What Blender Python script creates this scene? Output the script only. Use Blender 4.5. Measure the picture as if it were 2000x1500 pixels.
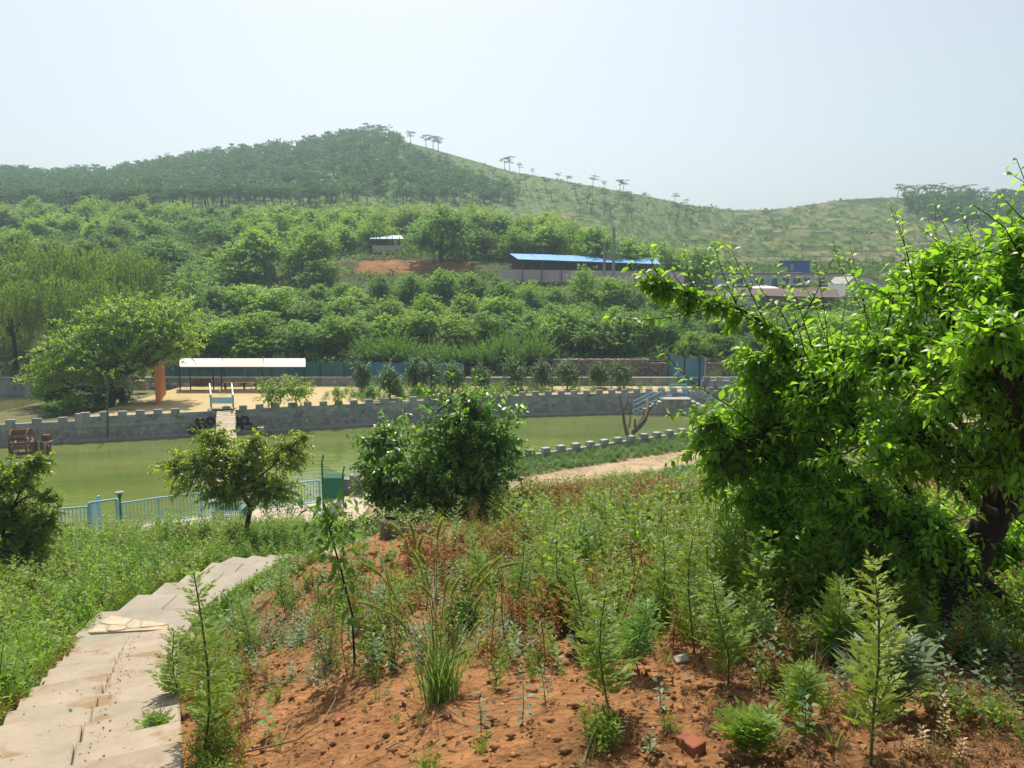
import bpy, math, random
import numpy as np
from mathutils import Vector, Matrix

for o in list(bpy.data.objects): bpy.data.objects.remove(o)
S = bpy.context.scene
R = math.radians

# ------------------------------------------------------------------ camera
FPX = 1500.0; PITCH = R(7.22)
CP, SP = math.cos(PITCH), math.sin(PITCH)
cam = bpy.data.cameras.new('camera'); cam.lens = 27.0; cam.sensor_width = 36.0; cam.clip_start = 0.05; cam.clip_end = 5000
camo = bpy.data.objects.new('camera', cam); S.collection.objects.link(camo)
camo.location = (0, 0, 0); camo.rotation_euler = (R(90) - PITCH, 0, 0)
S.camera = camo
# ------------------------------------------------------------------ world and sun
SUN_EL, SUN_AZ = R(57), R(-10)          # azimuth clockwise from +Y
w = bpy.data.worlds.new('World'); S.world = w; w.use_nodes = True
nt = w.node_tree; bg = nt.nodes['Background']
sky = nt.nodes.new('ShaderNodeTexSky'); sky.sky_type = 'NISHITA'; sky.sun_disc = False
sky.sun_elevation = SUN_EL; sky.sun_rotation = SUN_AZ
sky.air_density = 1.0; sky.dust_density = 3.0; sky.ozone_density = 1.0; sky.altitude = 100
hsv = nt.nodes.new('ShaderNodeHueSaturation'); hsv.inputs['Saturation'].default_value = .55; hsv.inputs['Hue'].default_value = .488; nt.links.new(sky.outputs[0], hsv.inputs['Color'])
nt.links.new(hsv.outputs[0], bg.inputs[0]); bg.inputs[1].default_value = 0.105
sun = bpy.data.lights.new('sun', 'SUN'); sun.energy = 4.8; sun.angle = R(0.6); sun.color = (1.0, 0.92, 0.76)
suno = bpy.data.objects.new('sun', sun); S.collection.objects.link(suno)
suno.rotation_euler = (R(90) - SUN_EL, 0, -SUN_AZ + R(180))
suno.location = (0, 0, 60)
S.view_settings.view_transform = 'Standard'; S.view_settings.look = 'None'
S.view_settings.exposure = 0.38; S.view_settings.gamma = 1; S.view_settings.use_curve_mapping = False
S.render.resolution_x = 1024; S.render.resolution_y = 768

# ------------------------------------------------------------------ small tools
C = S.collection
def P(u, v, Y):
    a = (u - 1000) / FPX; b = (750 - v) / FPX
    den = CP + b * SP
    return np.array([a * Y / den, Y, (b * CP - SP) / den * Y])
def tslope(v):
    b = (750 - v) / FPX
    return (b * CP - SP) / (CP + b * SP)
def tag(o, label=None, cat=None, group=None, kind=None):
    if label: o['label'] = label
    if cat: o['category'] = cat
    if group: o['group'] = group
    if kind: o['kind'] = kind
    return o
def thing(name, label, cat, loc, group=None):
    o = bpy.data.objects.new(name, None); C.objects.link(o)
    o.location = tuple(float(c) for c in loc); o.empty_display_size = 0.3
    return tag(o, label, cat, group)
def origin(o):
    p = Vector((0, 0, 0))
    while o is not None:
        p += o.location; o = o.parent
    return np.array(p)
def mesh_np(name, V, F, tint=None, smooth=False):
    """V (n,3), F (m,k) all faces of k corners"""
    me = bpy.data.meshes.new(name)
    V = np.asarray(V, dtype=np.float32); F = np.asarray(F, dtype=np.int32)
    me.vertices.add(len(V)); me.vertices.foreach_set('co', V.ravel())
    k = F.shape[1]
    me.loops.add(F.size); me.loops.foreach_set('vertex_index', F.ravel())
    me.polygons.add(len(F)); me.polygons.foreach_set('loop_start', np.arange(0, F.size, k, dtype=np.int32))
    me.polygons.foreach_set('loop_total', np.full(len(F), k, dtype=np.int32))
    if smooth: me.polygons.foreach_set('use_smooth', np.ones(len(F), dtype=bool))
    if tint is not None:
        at = me.attributes.new('tint', 'FLOAT', 'POINT'); at.data.foreach_set('value', np.asarray(tint, dtype=np.float32))
    me.update(calc_edges=True); me.validate()
    return me
def link(name, me, m, parent=None, world_coords=True):
    if parent is not None and world_coords:
        off = origin(parent); me.transform(Matrix.Translation(Vector(-off)))
    o = bpy.data.objects.new(name, me); C.objects.link(o)
    if m: me.materials.append(m)
    if parent is not None: o.parent = parent
    return o
def copy_tree(o, parent=None):
    c = o.copy(); C.objects.link(c); c.parent = parent
    for ch in list(o.children): copy_tree(ch, c)
    return c

class MB:
    """collects boxes, tubes, prisms -> one mesh"""
    def __init__(s): s.v = []; s.f = []
    def add(s, V, F):
        n = len(s.v); s.v += [tuple(float(c) for c in p) for p in V]; s.f += [tuple(int(i) + n for i in f) for f in F]; return s
    def box(s, c, size, rz=0, tilt=0):
        hx, hy, hz = size[0] / 2, size[1] / 2, size[2] / 2
        M = Matrix.Translation(Vector([float(q) for q in c])) @ Matrix.Rotation(rz, 4, 'Z') @ Matrix.Rotation(tilt, 4, 'X')
        V = [M @ Vector((x, y, z)) for x in (-hx, hx) for y in (-hy, hy) for z in (-hz, hz)]
        return s.add(V, [(0, 1, 3, 2), (4, 6, 7, 5), (0, 4, 5, 1), (2, 3, 7, 6), (0, 2, 6, 4), (1, 5, 7, 3)])
    def beam(s, a, b, w, h=None):
        a = Vector([float(q) for q in a]); b = Vector([float(q) for q in b]); h = h or w
        d = (b - a).normalized(); up = Vector((0, 0, 1)) if abs(d.z) < .95 else Vector((0, 1, 0))
        x = d.cross(up).normalized() * w / 2; y = x.normalized().cross(d).normalized() * h / 2
        V = [p + sx * x + sy * y for p in (a, b) for sx in (-1, 1) for sy in (-1, 1)]
        return s.add(V, [(0, 2, 3, 1), (4, 5, 7, 6), (0, 4, 6, 2), (1, 3, 7, 5), (0, 1, 5, 4), (2, 6, 7, 3)])
    def prism(s, poly, z0, z1):
        n = len(poly)
        V = [(p[0], p[1], z0) for p in poly] + [(p[0], p[1], z1) for p in poly]
        return s.add(V, [tuple(range(n - 1, -1, -1)), tuple(range(n, 2 * n))] + [(i, (i + 1) % n, n + (i + 1) % n, n + i) for i in range(n)])
    def tube(s, pts, rad, n=8):
        V, F = tube_np(pts, rad, n); return s.add(V, F)
    def torus(s, c, R_, r, axis='y', nu=20, nv=8, nrm=None):
        V = []; F = []
        for i in range(nu):
            a = 2 * math.pi * i / nu
            for j in range(nv):
                b = 2 * math.pi * j / nv
                rr = R_ + r * math.cos(b)
                V.append((c[0] + rr * math.cos(a), c[1] + 1.25 * r * math.sin(b), c[2] + rr * math.sin(a)))
                F.append((i * nv + j, i * nv + (j + 1) % nv, ((i + 1) % nu) * nv + (j + 1) % nv, ((i + 1) % nu) * nv + j))
        return s.add(V, F)
    def build(s, name, m, parent=None, bevel=0, smooth=False):
        me = bpy.data.meshes.new(name); me.from_pydata(s.v, [], s.f); me.update()
        if smooth: me.polygons.foreach_set('use_smooth', [True] * len(me.polygons))
        o = link(name, me, m, parent)
        if bevel:
            md = o.modifiers.new('bevel', 'BEVEL'); md.width = bevel; md.segments = 1; md.limit_method = 'ANGLE'
        return o

def tube_np(pts, rad, n=8):
    pts = np.asarray(pts, float); k = len(pts)
    rad = np.broadcast_to(np.asarray(rad, float), (k,))
    V, F = tubes(pts[None], rad[None], n)
    return V, F
def tubes(Pt, Rd, n=4):
    """Pt (N,k,3) Rd (N,k) -> verts, quads"""
    N, k, _ = Pt.shape
    T = np.gradient(Pt, axis=1); T /= np.linalg.norm(T, axis=2, keepdims=True) + 1e-9
    ref = np.where(np.abs(T[..., 2:3]) > .9, np.array([1., 0, 0]), np.array([0, 0, 1.]))
    # one reference per tube so that rings do not twist
    ref = np.repeat(ref[:, k // 2:k // 2 + 1], k, axis=1)
    X = np.cross(T, ref); X /= np.linalg.norm(X, axis=2, keepdims=True) + 1e-9
    Yv = np.cross(T, X)
    a = np.arange(n) * 2 * np.pi / n
    V = Pt[:, :, None, :] + Rd[:, :, None, None] * (np.cos(a)[None, None, :, None] * X[:, :, None, :] + np.sin(a)[None, None, :, None] * Yv[:, :, None, :])
    V = V.reshape(-1, 3)
    i = np.arange(N)[:, None, None] * k * n; j = np.arange(k - 1)[None, :, None] * n; q = np.arange(n)[None, None, :]
    q2 = (q + 1) % n
    F = np.stack([i + j + q, i + j + q2, i + j + n + q2, i + j + n + q], -1).reshape(-1, 4)
    return V, F

# value noise -------------------------------------------------------
_rs = np.random.RandomState(5); _tab = _rs.rand(256, 256)
def vnoise(x, y):
    xi = np.floor(x).astype(int); yi = np.floor(y).astype(int); fx = x - xi; fy = y - yi
    fx = fx * fx * (3 - 2 * fx); fy = fy * fy * (3 - 2 * fy)
    g = lambda i, j: _tab[i & 255, j & 255]
    return (g(xi, yi) * (1 - fx) + g(xi + 1, yi) * fx) * (1 - fy) + (g(xi, yi + 1) * (1 - fx) + g(xi + 1, yi + 1) * fx) * fy
def fbm(x, y, o=4):
    r = 0; a = .5; s = 0
    for i in range(o):
        r = r + a * vnoise(x * 2 ** i + 17.3 * i, y * 2 ** i + 5.1 * i); s += a; a *= .5
    return r / s * 2 - 1
def sstep(a, b, x):
    t = np.clip((x - a) / (b - a), 0, 1); return t * t * (3 - 2 * t)

# ------------------------------------------------------------------ materials
def nodes_of(m):
    m.use_nodes = True; nt = m.node_tree; return nt, nt.nodes['Principled BSDF'], nt.nodes['Material Output']
MATS = {}
def mat(name, c1, c2=None, rough=.8, scale=3.0, bump=.3, bscale=None, metal=0, spec=.3, stretch=(1, 1, 1), spots=None, coords='Object', bdist=.02):
    if name in MATS: return MATS[name]
    m = bpy.data.materials.new(name); nt, b, out = nodes_of(m); N = nt.nodes; L = nt.links
    c2 = c2 or tuple(c * .7 for c in c1)
    tc = N.new('ShaderNodeNewGeometry')
    mp = N.new('ShaderNodeMapping'); mp.inputs['Scale'].default_value = stretch
    L.new(tc.outputs['Position'], mp.inputs[0])
    n = N.new('ShaderNodeTexNoise'); n.inputs['Scale'].default_value = scale; n.inputs['Detail'].default_value = 8; n.inputs['Roughness'].default_value = .65
    L.new(mp.outputs[0], n.inputs['Vector'])
    r = N.new('ShaderNodeValToRGB'); r.color_ramp.elements[0].position = .35; r.color_ramp.elements[1].position = .65
    r.color_ramp.elements[0].color = (*c1, 1); r.color_ramp.elements[1].color = (*c2, 1)
    L.new(n.outputs[0], r.inputs[0]); col = r.outputs[0]
    if spots:
        n2 = N.new('ShaderNodeTexNoise'); n2.inputs['Scale'].default_value = spots[1]; n2.inputs['Detail'].default_value = 6
        L.new(mp.outputs[0], n2.inputs['Vector'])
        r2 = N.new('ShaderNodeValToRGB'); r2.color_ramp.elements[0].position = spots[2]; r2.color_ramp.elements[1].position = spots[2] + .08
        L.new(n2.outputs[0], r2.inputs[0])
        mx = N.new('ShaderNodeMixRGB'); mx.inputs[2].default_value = (*spots[0], 1)
        L.new(r2.outputs[0], mx.inputs[0]); L.new(col, mx.inputs[1]); col = mx.outputs[0]
    L.new(col, b.inputs['Base Color'])
    b.inputs['Roughness'].default_value = rough; b.inputs['Metallic'].default_value = metal
    b.inputs['Specular IOR Level'].default_value = spec
    if bump:
        n3 = N.new('ShaderNodeTexNoise'); n3.inputs['Scale'].default_value = bscale or scale * 4; n3.inputs['Detail'].default_value = 8
        L.new(mp.outputs[0], n3.inputs['Vector'])
        bp = N.new('ShaderNodeBump'); bp.inputs['Strength'].default_value = bump; bp.inputs['Distance'].default_value = bdist
        L.new(n3.outputs[0], bp.inputs['Height']); L.new(bp.outputs[0], b.inputs['Normal'])
    MATS[name] = m; return m
def leafmat(name, c1, c2, trans=.4, tboost=2.0, rough=.42, spec=.45, tcol=None, rnd=.25):
    if name in MATS: return MATS[name]
    m = bpy.data.materials.new(name); nt, b, out = nodes_of(m); N = nt.nodes; L = nt.links
    at = N.new('ShaderNodeAttribute'); at.attribute_name = 'tint'
    oi = N.new('ShaderNodeObjectInfo')
    ad = N.new('ShaderNodeMath'); ad.operation = 'MULTIPLY_ADD'; ad.inputs[1].default_value = rnd; 
    L.new(oi.outputs['Random'], ad.inputs[0]); 
    sc = N.new('ShaderNodeMath'); sc.operation = 'MULTIPLY'; sc.inputs[1].default_value = 1 - rnd
    L.new(at.outputs['Fac'], sc.inputs[0]); L.new(sc.outputs[0], ad.inputs[2])
    mx = N.new('ShaderNodeMixRGB'); mx.inputs[1].default_value = (*c1, 1); mx.inputs[2].default_value = (*c2, 1)
    L.new(ad.outputs[0], mx.inputs[0])
    L.new(mx.outputs[0], b.inputs['Base Color']); b.inputs['Roughness'].default_value = rough
    b.inputs['Specular IOR Level'].default_value = spec
    tr = N.new('ShaderNodeBsdfTranslucent')
    mc = N.new('ShaderNodeMixRGB'); mc.blend_type = 'MULTIPLY'; mc.inputs[0].default_value = 1
    tcol = tcol or (1.15, 1.2, .5)
    mc.inputs[2].default_value = (tcol[0] * tboost, tcol[1] * tboost, tcol[2] * tboost, 1)
    L.new(mx.outputs[0], mc.inputs[1]); L.new(mc.outputs[0], tr.inputs[0])
    ms = N.new('ShaderNodeMixShader'); ms.inputs[0].default_value = trans
    L.new(b.outputs[0], ms.inputs[1]); L.new(tr.outputs[0], ms.inputs[2]); L.new(ms.outputs[0], out.inputs[0])
    MATS[name] = m; return m

M_conc = mat('concrete_grey', (.40, .41, .41), (.28, .295, .31), .9, 1.2, .5, 14, spots=((.20, .21, .21), 1.6, .55), stretch=(1, 1, .45))
M_rubble = mat('rubble_facing', (.40, .385, .36), (.26, .255, .25), .9, 2.2, .9, 7, spots=((.14, .14, .145), 5, .62), bdist=.05)
M_merl = mat('merlon_concrete', (.42, .42, .40), (.30, .30, .29), .9, 3, .4, 18)
M_step = mat('step_concrete', (.39, .325, .255), (.30, .25, .195), .92, 1.6, .35, 30, spots=((.27, .19, .12), 2.3, .56), bdist=.015)
M_slab = mat('slab_concrete', (.36, .32, .26), (.28, .25, .21), .92, 1.6, .3, 30, bdist=.008)
M_flag = mat('flagstone', (.52, .44, .33), (.40, .32, .22), .9, 5, .5, 25, bdist=.01)
M_soil = mat('red_soil_clods', (.36, .17, .07), (.22, .10, .045), .95, 6, .5, 30)
M_brick = mat('brick_red', (.30, .10, .05), (.20, .07, .04), .9, 8, .5, 40)
M_rock = mat('rock_pale', (.42, .38, .32), (.28, .25, .21), .9, 5, .6, 15)
M_bark = mat('bark_dark', (.05, .035, .028), (.028, .02, .016), .95, 9, .9, 40, stretch=(1, 1, .25))
M_barkg = mat('bark_grey', (.15, .13, .11), (.08, .07, .06), .95, 9, .9, 30, stretch=(1, 1, .3))
M_dead = mat('dead_wood', (.24, .19, .15), (.13, .10, .08), .9, 6, .8, 20, stretch=(1, 1, .3))
M_twig = mat('twig_dry', (.33, .25, .19), (.2, .14, .1), .9, 10, .3)
M_wood = mat('weathered_wood', (.26, .14, .08), (.13, .075, .05), .85, 5, .6, 25, stretch=(1, 1, .3))
M_plank = mat('bleached_plank', (.55, .47, .36), (.36, .30, .22), .85, 4, .4, 22)
M_orange = mat('orange_varnish', (.52, .17, .03), (.38, .11, .02), .6, 6, .3, 20, stretch=(1, 1, .2))
M_black = mat('black_metal', (.02, .02, .022), (.03, .03, .03), .5, 5, 0)
M_white = mat('white_sheet', (.66, .65, .61), (.58, .57, .53), .6, 2, .1)
M_cream = mat('cream_sheet', (.64, .57, .48), (.58, .51, .43), .6, 2, .1)
M_tyre = mat('tyre_rubber', (.018, .018, .019), (.028, .028, .028), .75, 10, .3)
M_blue = mat('pale_blue_paint', (.24, .47, .62), (.32, .55, .68), .5, 8, .1, spots=((.30, .45, .52), 9, .66))
M_sky = mat('sky_blue_board', (.38, .66, .78), (.34, .62, .74), .5, 4, .05)
M_green = mat('green_paint', (.012, .16, .06), (.015, .2, .08), .45, 8, .1)
M_teal = mat('teal_board', (.03, .17, .13), (.02, .12, .10), .7, 4, .2)
M_roofb = mat('blue_steel_roof', (.10, .33, .80), (.16, .42, .85), .42, .6, .1)
M_roofd = mat('deep_blue_steel', (.015, .08, .42), (.02, .10, .48), .5, 1, .1)
M_pink = mat('pinkish_render', (.68, .52, .57), (.60, .46, .50), .9, 1.5, .2)
M_wall = mat('whitewash', (.80, .78, .76), (.66, .64, .63), .9, .8, .2, spots=((.34, .32, .30), 1.3, .66))
M_wallw = mat('white_render', (.85, .85, .85), (.78, .78, .79), .9, 1, .1)
M_glass = mat('window_dark', (.05, .07, .08), (.08, .10, .11), .15, 2, 0, spec=.6)
M_bdoor = mat('blue_door', (.05, .22, .45), None, .5, 2, 0)
M_brown = mat('brown_roof', (.10, .07, .065), (.14, .10, .09), .8, 3, .4)
M_pole = mat('pole_concrete', (.36, .36, .34), (.28, .28, .27), .9, 3, .2)
M_steel = mat('galvanised', (.5, .52, .54), None, .4, 5, 0, metal=.6)
M_flower = mat('purple_petal', (.42, .12, .35), None, .7, 5, 0)

def netmat(name, c1, c2, alpha, sx=1, scale=.8):
    m = mat(name, c1, c2, .8, scale, 0); nt = m.node_tree; N = nt.nodes; L = nt.links
    b = N['Principled BSDF']; out = N['Material Output']
    tr = N.new('ShaderNodeBsdfTransparent'); ms = N.new('ShaderNodeMixShader'); ms.inputs[0].default_value = alpha
    L.new(tr.outputs[0], ms.inputs[1]); L.new(b.outputs[0], ms.inputs[2]); L.new(ms.outputs[0], out.inputs[0]); return m
# rubble facing: stones set in mortar
nt_ = M_rubble.node_tree; N_ = nt_.nodes; b_ = N_['Principled BSDF']; g_ = N_.new('ShaderNodeNewGeometry'); v1 = N_.new('ShaderNodeTexVoronoi'); v1.inputs['Scale'].default_value = 3.2; v2 = N_.new('ShaderNodeTexVoronoi'); v2.feature = 'DISTANCE_TO_EDGE'; v2.inputs['Scale'].default_value = 3.2
for v_ in (v1, v2): nt_.links.new(g_.outputs['Position'], v_.inputs['Vector'])
old = b_.inputs['Base Color'].links[0].from_socket; hv = N_.new('ShaderNodeMixRGB'); hv.blend_type = 'MULTIPLY'; hv.inputs[0].default_value = .45; bwn = N_.new('ShaderNodeRGBToBW'); nt_.links.new(v1.outputs['Color'], bwn.inputs[0]); mrn = N_.new('ShaderNodeMapRange'); mrn.inputs[3].default_value = .5; mrn.inputs[4].default_value = 1.6
nt_.links.new(bwn.outputs[0], mrn.inputs[0]); nt_.links.new(old, hv.inputs[1]); nt_.links.new(mrn.outputs[0], hv.inputs[2]); rmp = N_.new('ShaderNodeValToRGB'); rmp.color_ramp.elements[0].color = (.55, .55, .55, 1); rmp.color_ramp.elements[0].position = .0; rmp.color_ramp.elements[1].position = .06
nt_.links.new(v2.outputs['Distance'], rmp.inputs[0]); h2 = N_.new('ShaderNodeMixRGB'); h2.blend_type = 'MULTIPLY'; h2.inputs[0].default_value = .8; nt_.links.new(hv.outputs[0], h2.inputs[1]); nt_.links.new(rmp.outputs[0], h2.inputs[2]); nt_.links.new(h2.outputs[0], b_.inputs['Base Color'])
M_block = mat('wall_block', (.42, .43, .43), (.32, .335, .345), .92, 3, .4, 20, spots=((.22, .23, .235), 1.3, .57))
nt_ = M_block.node_tree; N_ = nt_.nodes; b_ = N_['Principled BSDF']; oi_ = N_.new('ShaderNodeObjectInfo'); mrn = N_.new('ShaderNodeMapRange'); mrn.inputs[3].default_value = .72; mrn.inputs[4].default_value = 1.12; nt_.links.new(oi_.outputs['Random'], mrn.inputs[0]); vm_ = N_.new('ShaderNodeVectorMath'); vm_.operation = 'SCALE'
old = b_.inputs['Base Color'].links[0].from_socket; nt_.links.new(old, vm_.inputs[0]); nt_.links.new(mrn.outputs[0], vm_.inputs['Scale']); nt_.links.new(vm_.outputs[0], b_.inputs['Base Color'])
M_net_t = netmat('teal_net', (.03, .15, .16), (.04, .10, .24), .86, scale=.35)
M_net_b = netmat('blue_net', (.05, .17, .33), (.09, .26, .42), .8)

# foliage colours
L_near = leafmat('leaf_plum', (.085, .165, .024), (.20, .32, .035), .52, 2.4, .42, .38)
L_near2 = leafmat('leaf_jujube', (.095, .20, .025), (.23, .37, .035), .52, 2.4, .38, .5)
L_bush = leafmat('leaf_walnut_bush', (.06, .14, .032), (.16, .28, .045), .45, 2.1, .36, .5)
L_plum2 = leafmat('leaf_mid_plum', (.12, .18, .03), (.25, .31, .045), .47, 2.2, .4, .45)
L_orch = leafmat('leaf_orchard', (.10, .185, .03), (.22, .34, .045), .47, 2.2, .5, .35, rnd=.6)
L_orch2 = leafmat('leaf_orchard_dark', (.065, .14, .035), (.15, .26, .048), .45, 2.1, .5, .35, rnd=.6)
L_orch3 = leafmat('leaf_orchard_yellow', (.14, .22, .03), (.24, .33, .04), .42, 1.9, .5, .35, rnd=.5)
L_island = leafmat('leaf_island', (.12, .20, .03), (.23, .33, .04), .45, 2.1, .45, .4)
L_peach = leafmat('leaf_peach', (.05, .11, .035), (.10, .19, .05), .35, 1.7, .45, .4)
L_willow = leafmat('leaf_willow', (.12, .20, .045), (.23, .31, .08), .42, 1.8, .5, .3)
L_jun = leafmat('leaf_feathery', (.08, .17, .03), (.15, .27, .04), .4, 1.7, .5, .3)
L_pine = leafmat('needle_pine', (.035, .085, .032), (.065, .145, .045), .33, 1.6, .6, .25, rnd=.5)
L_weed = leafmat('leaf_mugwort', (.085, .165, .026), (.22, .30, .04), .45, 2.0, .5, .3)
L_weedb = leafmat('leaf_bluegreen', (.09, .15, .08), (.16, .23, .12), .35, 1.5, .5, .4)
L_weedy = leafmat('leaf_yellowgreen', (.15, .22, .03), (.25, .32, .04), .42, 1.8, .5, .3)
L_dry = leafmat('leaf_dry', (.16, .07, .03), (.32, .17, .07), .3, 1.3, .8, .15, tcol=(1.2, 1, .7))
L_litter = leafmat('leaf_litter', (.09, .05, .03), (.36, .22, .11), .15, 1.2, .85, .1, tcol=(1.1, 1, .8))
L_grass = leafmat('grass_blade', (.09, .17, .05), (.17, .26, .09), .4, 1.7, .45, .4)
L_seed = leafmat('foxtail_seed', (.20, .24, .07), (.38, .40, .16), .5, 1.7, .7, .2)
L_hill = leafmat('hill_shrub', (.06, .125, .03), (.11, .19, .045), .35, 1.6, .6, .2)
L_tan = leafmat('leaf_tan', (.20, .15, .06), (.36, .27, .11), .35, 1.6, .7, .2, tcol=(1.1, 1, .6))
L_crop = leafmat('crop_leaf', (.08, .17, .03), (.15, .27, .05), .4, 1.7, .5, .3)

# ------------------------------------------------------------------ terrain function
def interp(x, xs, ys): return np.interp(x, xs, ys)
def Yn(x): return interp(x, [-60, -30, -17.8, -14.5, -8.2, -6, 0, 9.3, 17, 40], [22, 25.5, 27.7, 28.7, 32.2, 34, 39.9, 46, 50.5, 60])
def Yf(x): return interp(x, [-60, -31, -20, -11, 0, 8, 14, 20, 40], [43, 46, 49.5, 52.7, 56.8, 58.2, 59.3, 60, 61])
YB = 63.4; WATER = -9.6; TERR = -8.15; GARD = -9.2
def stairR(Y): return -1.99 - .4547 * (Y - 4.3)
def stairZ(Y): return -2.88 - .343 * (Y - 4.3)
ctrl = [(-12, -6, -1.2), (0, -6, -1.2), (12, -6, -1.0), (-8, 0, -2.2), (-3, 0, -1.5), (0, 0, -1.68), (4, 0, -1.6), (10, 0, -1.3),
        (-8, 4, -3.5), (0, 4, -2.5), (3, 4, -2.4), (8, 4, -2.2), (-10, 7, -4.7), (-1.5, 7, -3.35), (0, 7, -3.2), (4, 7, -3.0), (9, 7, -2.7),
        (-14, 12, -6.2), (-3, 12, -4.4), (0, 12, -4.1), (5, 12, -3.8), (12, 12, -3.3), (-13, 16, -6.7), (-3, 16, -5.2), (0, 16, -4.65), (6, 16, -4.6), (14, 16, -4),
        (-14, 19.5, -7.1), (0, 20, -6.1), (3, 18, -5.05), (6, 20, -5.6), (14, 20, -5.2), (-16, 22.5, -8.0), (-17, 26, -9.05), (-13, 27.2, -9.15), (-22, 25, -9.0), (-8, 24, -7.9), (0, 24, -8), (6, 24, -7.4), (16, 24, -6.6),
        (-22, 29, -9.1), (-8, 29, -9.1), (0, 29, -9.15), (10, 29, -9.), (22, 29, -8.8), (-22, 34, -9.2), (-8, 34, -9.2), (0, 34, -9.2), (10, 34, -9.2), (22, 34, -9.1),
        (-25, 0, -2.6), (25, 0, -1.2), (-25, 14, -6.4), (25, 14, -3.6)]
for Yq in (2.5, 5, 7.5, 10, 11.8):
    for k in (-.1, -1.55): ctrl.append((stairR(Yq) + k, Yq, stairZ(Yq) - .36))
for (x, y, z) in ((-5.4, 13, -5.85), (-6.9, 13, -5.85), (-5.4, 15.5, -6.3), (-6.9, 15.5, -6.3), (-4.5, 18, -6.75), (-6, 18.6, -6.9), (-4.1, 20, -7.2)): ctrl.append((x, y, z))
_c = np.array(ctrl, float)
def _U(r2): return np.where(r2 > 1e-12, .5 * r2 * np.log(np.maximum(r2, 1e-12)), 0)
_n = len(_c); _d2 = ((_c[:, None, :2] - _c[None, :, :2]) ** 2).sum(-1)
_A = np.zeros((_n + 3, _n + 3)); _A[:_n, :_n] = _U(_d2) + np.eye(_n) * .02; _A[:_n, _n] = 1; _A[:_n, _n + 1:] = _c[:, :2]; _A[_n, :_n] = 1; _A[_n + 1:, :_n] = _c[:, :2].T
_w = np.linalg.solve(_A, np.concatenate([_c[:, 2], [0, 0, 0]]))
def tps(x, y):
    d2 = (x[..., None] - _c[:, 0]) ** 2 + (y[..., None] - _c[:, 1]) ** 2
    return _U(d2) @ _w[:_n] + _w[_n] + _w[_n + 1] * x + _w[_n + 2] * y
SKU = [-600, 0, 50, 90, 150, 220, 300, 400, 500, 600, 690, 740, 775, 850, 930, 1000, 1100, 1200, 1250, 1350, 1440, 1500, 1560, 1640, 1720, 1800, 1900, 2000, 2600]
SKV = [360, 343, 346, 352, 347, 346, 331, 314, 300, 287, 271, 265, 272, 292, 315, 335, 353, 371, 380, 401, 411, 410, 403, 391, 385, 387, 390, 392, 410]
_ska = [(u - 1000) / FPX / (CP + (750 - v) / FPX * SP) for u, v in zip(SKU, SKV)]; _skt = [tslope(v) for v in SKV]
def Yridge(a): return interp(a, [-1.2, -.3, .1, .3, .7], [340, 350, 335, 300, 300])
def H(x, y, detail=True):
    x = np.asarray(x, float); y = np.asarray(y, float); shp = np.broadcast(x, y).shape
    x = np.broadcast_to(x, shp).ravel(); y = np.broadcast_to(y, shp).ravel()
    z = np.empty(x.shape)
    near = y < 32
    zn = tps(np.clip(x[near], -26, 26), np.maximum(y[near], -7))
    zn = zn + (.05 * fbm(x[near] * 1.3, y[near] * 1.3, 3) + .05 * fbm(x[near] * 5, y[near] * 5, 4)) * np.clip(y[near] / 4 + .5, 0, 1)
    zn = np.maximum(zn, -9.25); s = sstep(27, 32, y[near]); z[near] = zn * (1 - s) + GARD * s
    bk_ = sstep(0, .3, y[near] - Yn(x[near])); z[near] = z[near] * (1 - bk_) - 11.2 * bk_
    far = ~near; xf = x[far]; yf = y[far]
    yn = Yn(xf)
    zz = np.where(yf < yn, GARD + .05 * fbm(xf, yf, 3), 0)
    bank = sstep(0, .3, yf - yn)
    pond = GARD * (1 - bank) - 11.2 * bank
    zz = np.where(yf >= yn, pond, zz)
    a = xf / np.maximum(yf, 1)
    Lp = interp(yf, [66, 75, 85, 95, 104, 112, 130, 150, 170], [-7.0, -5.5, -3.6, -1.2, .5, 3.3, 7.2, 10.2, 13.8])
    Rp = interp(yf, [66, 75, 85, 95, 104, 120, 140, 170], [-6.3, -5.3, -3.7, -1.9, -1.5, -.5, 2.2, 6])
    rb = sstep(.04, .2, a); vz = Lp * (1 - rb) + Rp * rb
    up = sstep(YB, YB + .35, yf)
    vz = np.where(yf < 66.3, np.where(xf > 3.5, -7.75, -7.6) , vz)
    # hill
    Yft = interp(a, [-.5, .1, .3], [168, 150, 138]); tf = interp(a, [-.5, .1, .3], [.082, .05, .018])
    yr = Yridge(a); ts = interp(a, _ska, _skt)
    wv = np.clip((yf - Yft) / (yr - Yft), 0, 1)
    th = tf + (ts - tf) * (1 - (1 - wv) ** 1.25)
    zh = th * np.minimum(yf, yr)
    zh = zh + fbm(xf / 28, yf / 28, 3) * 2.0 * np.sin(np.pi * wv) + .35 * fbm(xf / 4, yf / 4, 2) * wv * (1 - wv) * 4
    zh = zh - np.maximum(yf - yr, 0) * .4 * sstep(0, 12, yf - yr)
    # terraced banks on the open slopes
    op = sstep(-.12, .15, a) * (wv > 0) * (wv < .97)
    stp = 1.7; ph = zh / stp + .35 * fbm(xf / 30, yf / 60, 2); fr = ph - np.floor(ph)
    zh = zh + op * stp * (sstep(.6, 1, fr) - fr) * .95
    mixh = sstep(0, 14, yf - Yft)
    vz = vz + .12 * fbm(xf / 2.5, yf / 2.5, 3)
    hillz = vz * (1 - mixh) + zh * mixh
    z[far] = zz * (1 - up) + hillz * up
    return z.reshape(shp) if shp else float(z[0])
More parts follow.
